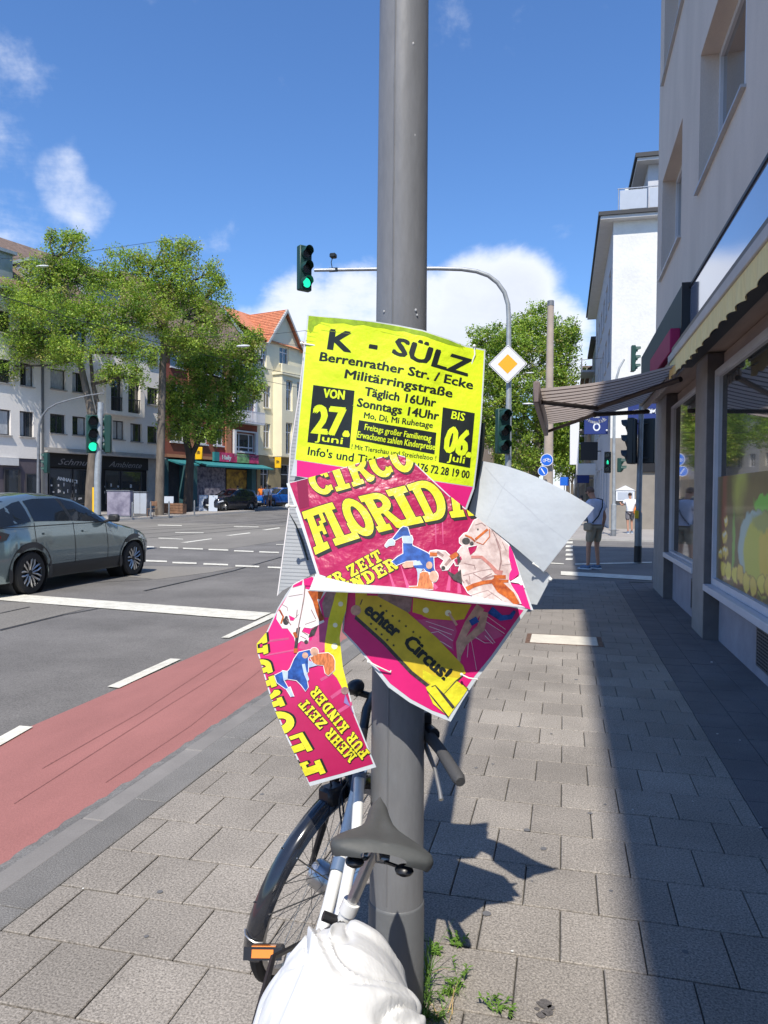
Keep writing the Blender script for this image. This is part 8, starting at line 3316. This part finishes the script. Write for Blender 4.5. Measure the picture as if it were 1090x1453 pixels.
def clo(u, v):
    a = 2 * math.pi * u
    ph = math.pi * (.5 - v * .98)
    dx, dy, dz = math.cos(a) * math.cos(ph), math.sin(a) * math.cos(ph), math.sin(ph)
    dx = math.copysign(abs(dx) ** .8, dx)
    x, y, z = dx * (.160 if dx > 0 else .136), dy * .31, dz * (.285 if dz > 0 else .34)
    n1 = noise.noise(Vector((x * 5, y * 4, z * 4)) + Vector((3.1, 0, 0)))
    q_ = Vector((x * 5 + n1 * 1.1, y * 3 + n1 * .9, z * 5 + n1 * .5))

    def fold(q, w):              # a rounded ridge or a narrow crease where the noise crosses zero
        n_ = noise.noise(q)
        return math.exp(-(n_ / w) ** 2)
    k = 1 + .11 * n1 + .055 * fold(q_ + Vector((7, 2, 1)), .20) + .025 * fold(q_ * 1.9 + Vector((1, 9, 4)), .12)
    k -= .045 * fold(q_ * 1.1 + Vector((4, 4, 9)), .05) + .02 * fold(q_ * 1.8 + Vector((8, 1, 3)), .06)
    x += .42 * max(0, .12 - y) * max(0, x + .05) * 1.6
    z += -.22 * max(0, y) - .22 * max(0, x)
    return cc0 + e1 * x * k + e2 * y * k + Vector((0, 0, z * k))


b.grid(clo, NU, NVV)
single('white_cloth', b, m_cloth, 'bright white crumpled cotton cloth bundled on the bicycle carrier', 'cloth', tuple(cc0 - Vector((0, 0, .3))))

# ================================================================== WEEDS
m_weed = cloth(mat('weed_green', (0.13, 0.24, 0.035), 0.6, var=.3, vscale=30), (.2, .4, .04), .25)
m_grass = cloth(mat('grass_blade', (0.10, 0.20, 0.035), 0.6, var=.35, vscale=25), (.15, .3, .04), .25)
m_dry = mat('dry_stalk', (0.42, 0.30, 0.14), 0.8, var=.3, vscale=30)


def blade(b, p, d, ln, w, bend, mi=0):
    d = d.normalized()
    s_ = d.cross(Vector((0, 0, 1)))
    s_ = s_.normalized() if s_.length > .05 else Vector((1, 0, 0))
    pts = []
    for k in range(4):
        f_ = k / 3
        c = p + d * ln * f_ + Vector((0, 0, -bend * f_ * f_ * ln))
        ww = w * (1 - f_ * .92)
        pts += [c - s_ * ww, c + s_ * ww]
    b.add(pts, [(0, 1, 3, 2), (2, 3, 5, 4), (4, 5, 7, 6)], mi, True)


def weed(name, label, px, py, n, ln, w, spread, seed, leafy=False, tall=0.0, dry=0):
    rnd = random.Random(seed)
    g = G(px, py)
    b = MB()
    for i in range(n):
        a = rnd.uniform(0, 6.283)
        el = rnd.uniform(.3, 1.4)
        p = g + Vector((rnd.gauss(0, spread), rnd.gauss(0, spread), rnd.uniform(0, tall)))
        d = Vector((math.cos(a) * math.cos(el), math.sin(a) * math.cos(el), math.sin(el)))
        if leafy:
            st = p + d * ln * rnd.uniform(.4, 1)
            b.tube([p, st], .0012, 3, caps=False, smooth=False)
            for k in range(5):
                q = p.lerp(st, .3 + .17 * k)
                a2 = rnd.uniform(0, 6.28)
                blade(b, q, Vector((math.cos(a2), math.sin(a2), rnd.uniform(.1, .8))), ln * rnd.uniform(.25, .5), w * rnd.uniform(.7, 1.3), .4)
        else:
            blade(b, p, d, ln * rnd.uniform(.5, 1.2), w, rnd.uniform(.1, .8), 1 if rnd.random() < dry else 0)
    single(name, b, [m_weed if leafy else m_grass, m_dry], label, 'weed', tuple(g))


for i, (k, px, py, n, ln, w, sp_, leafy, tall, lab) in enumerate((
        ('grass_tuft', 601, 1448, 40, .07, .0030, .012, False, .02, 'grass tuft at the right foot of the lamp post'),
        ('grass_tuft', 604, 1425, 34, .10, .0026, .010, False, .05, 'taller grass growing up the right side of the lamp post, below the saddle'),
        ('grass_tuft', 606, 1402, 30, .20, .0024, .008, False, .06, 'tallest grass stems hugging the back of the lamp post'),
        ('leafy_weed', 622, 1352, 9, .055, .0062, .012, True, 0, 'small round-leaved weed in the shadow right of the post'),
        ('leafy_weed', 648, 1340, 9, .060, .0055, .016, True, 0, 'bright leafy weed beside the shadow of the boards'),
        ('leafy_weed', 640, 1412, 12, .06, .0035, .020, True, 0, 'feathery yellow-green weed between the slabs right of the post'),
        ('grass_tuft', 622, 1446, 36, .09, .0022, .018, False, 0, 'dry grass tuft at the bottom edge of the picture'),
        ('leafy_weed', 709, 1435, 12, .050, .0045, .022, True, 0, 'flat green weed alone in a slab joint, rightmost of the weeds'),
        ('leafy_weed', 655, 1392, 7, .06, .0035, .012, True, 0, 'wispy weed leaning to the right above the feathery one'))):
    weed(k, lab, px, py, n, ln, w, sp_, 50 + i, leafy, tall, .25 if i == 6 else .05)

# stains, gum and crumbs on the slabs
m_stain = mat('dark_stain', (0.10, 0.092, 0.088), 0.9, grain=.4, gscale=150)
b = MB()
for px, py, r_ in ((773, 1425, .022), (777, 1437, .017), (768, 1441, .014), (782, 1430, .011), (762, 1432, .008)):
    g = G(px, py)
    b.add([(g.x + r_ * math.cos(a * .524) * (1 + .2 * math.sin(a * 2.3)), g.y + r_ * math.sin(a * .524), .0022) for a in range(12)], [tuple(range(12))])
single('stain', b, m_stain, 'dark ring-shaped stain on the pavement slab near the bottom right', 'stain', tuple(G(773, 1430)))
m_gum = mat('gum_spot', (0.13, 0.13, 0.135), 0.9)
b = MB()
rw = random.Random(8)
for _ in range(46):
    x, y = rw.uniform(-1.6, 1.5), rw.uniform(2.2, 8)
    r_ = rw.uniform(.008, .018)
    b.add([(x + r_ * math.cos(a * .785) * rw.uniform(.8, 1.1), y + r_ * math.sin(a * .785), .0021) for a in range(8)], [tuple(range(8))])
o_ = single('gum_spots', b, m_gum, 'old chewing gum spots scattered on the pavement', 'gum', (0, 5, 0))
o_['kind'] = 'stuff'
m_crumb = mat('white_crumb', (0.6, 0.6, 0.58), 0.8)
b = MB()
for px, py, r_ in ((1010, 940, .012), (1018, 1042, .007), (1050, 1051, .006), (727, 1351, .006), (118, 1262, .005), (1080, 1175, .006), (835, 987, .004), (983, 1138, .004), (898, 1150, .004)):
    g = G(px, py)
    b.sphere((g.x, g.y, .004), r_, 6, 4, scale=(1, .7, .5))
o_ = single('litter_crumbs', b, m_crumb, 'tiny white crumbs of litter on the pavement', 'litter', (0, 5, 0))
o_['kind'] = 'stuff'
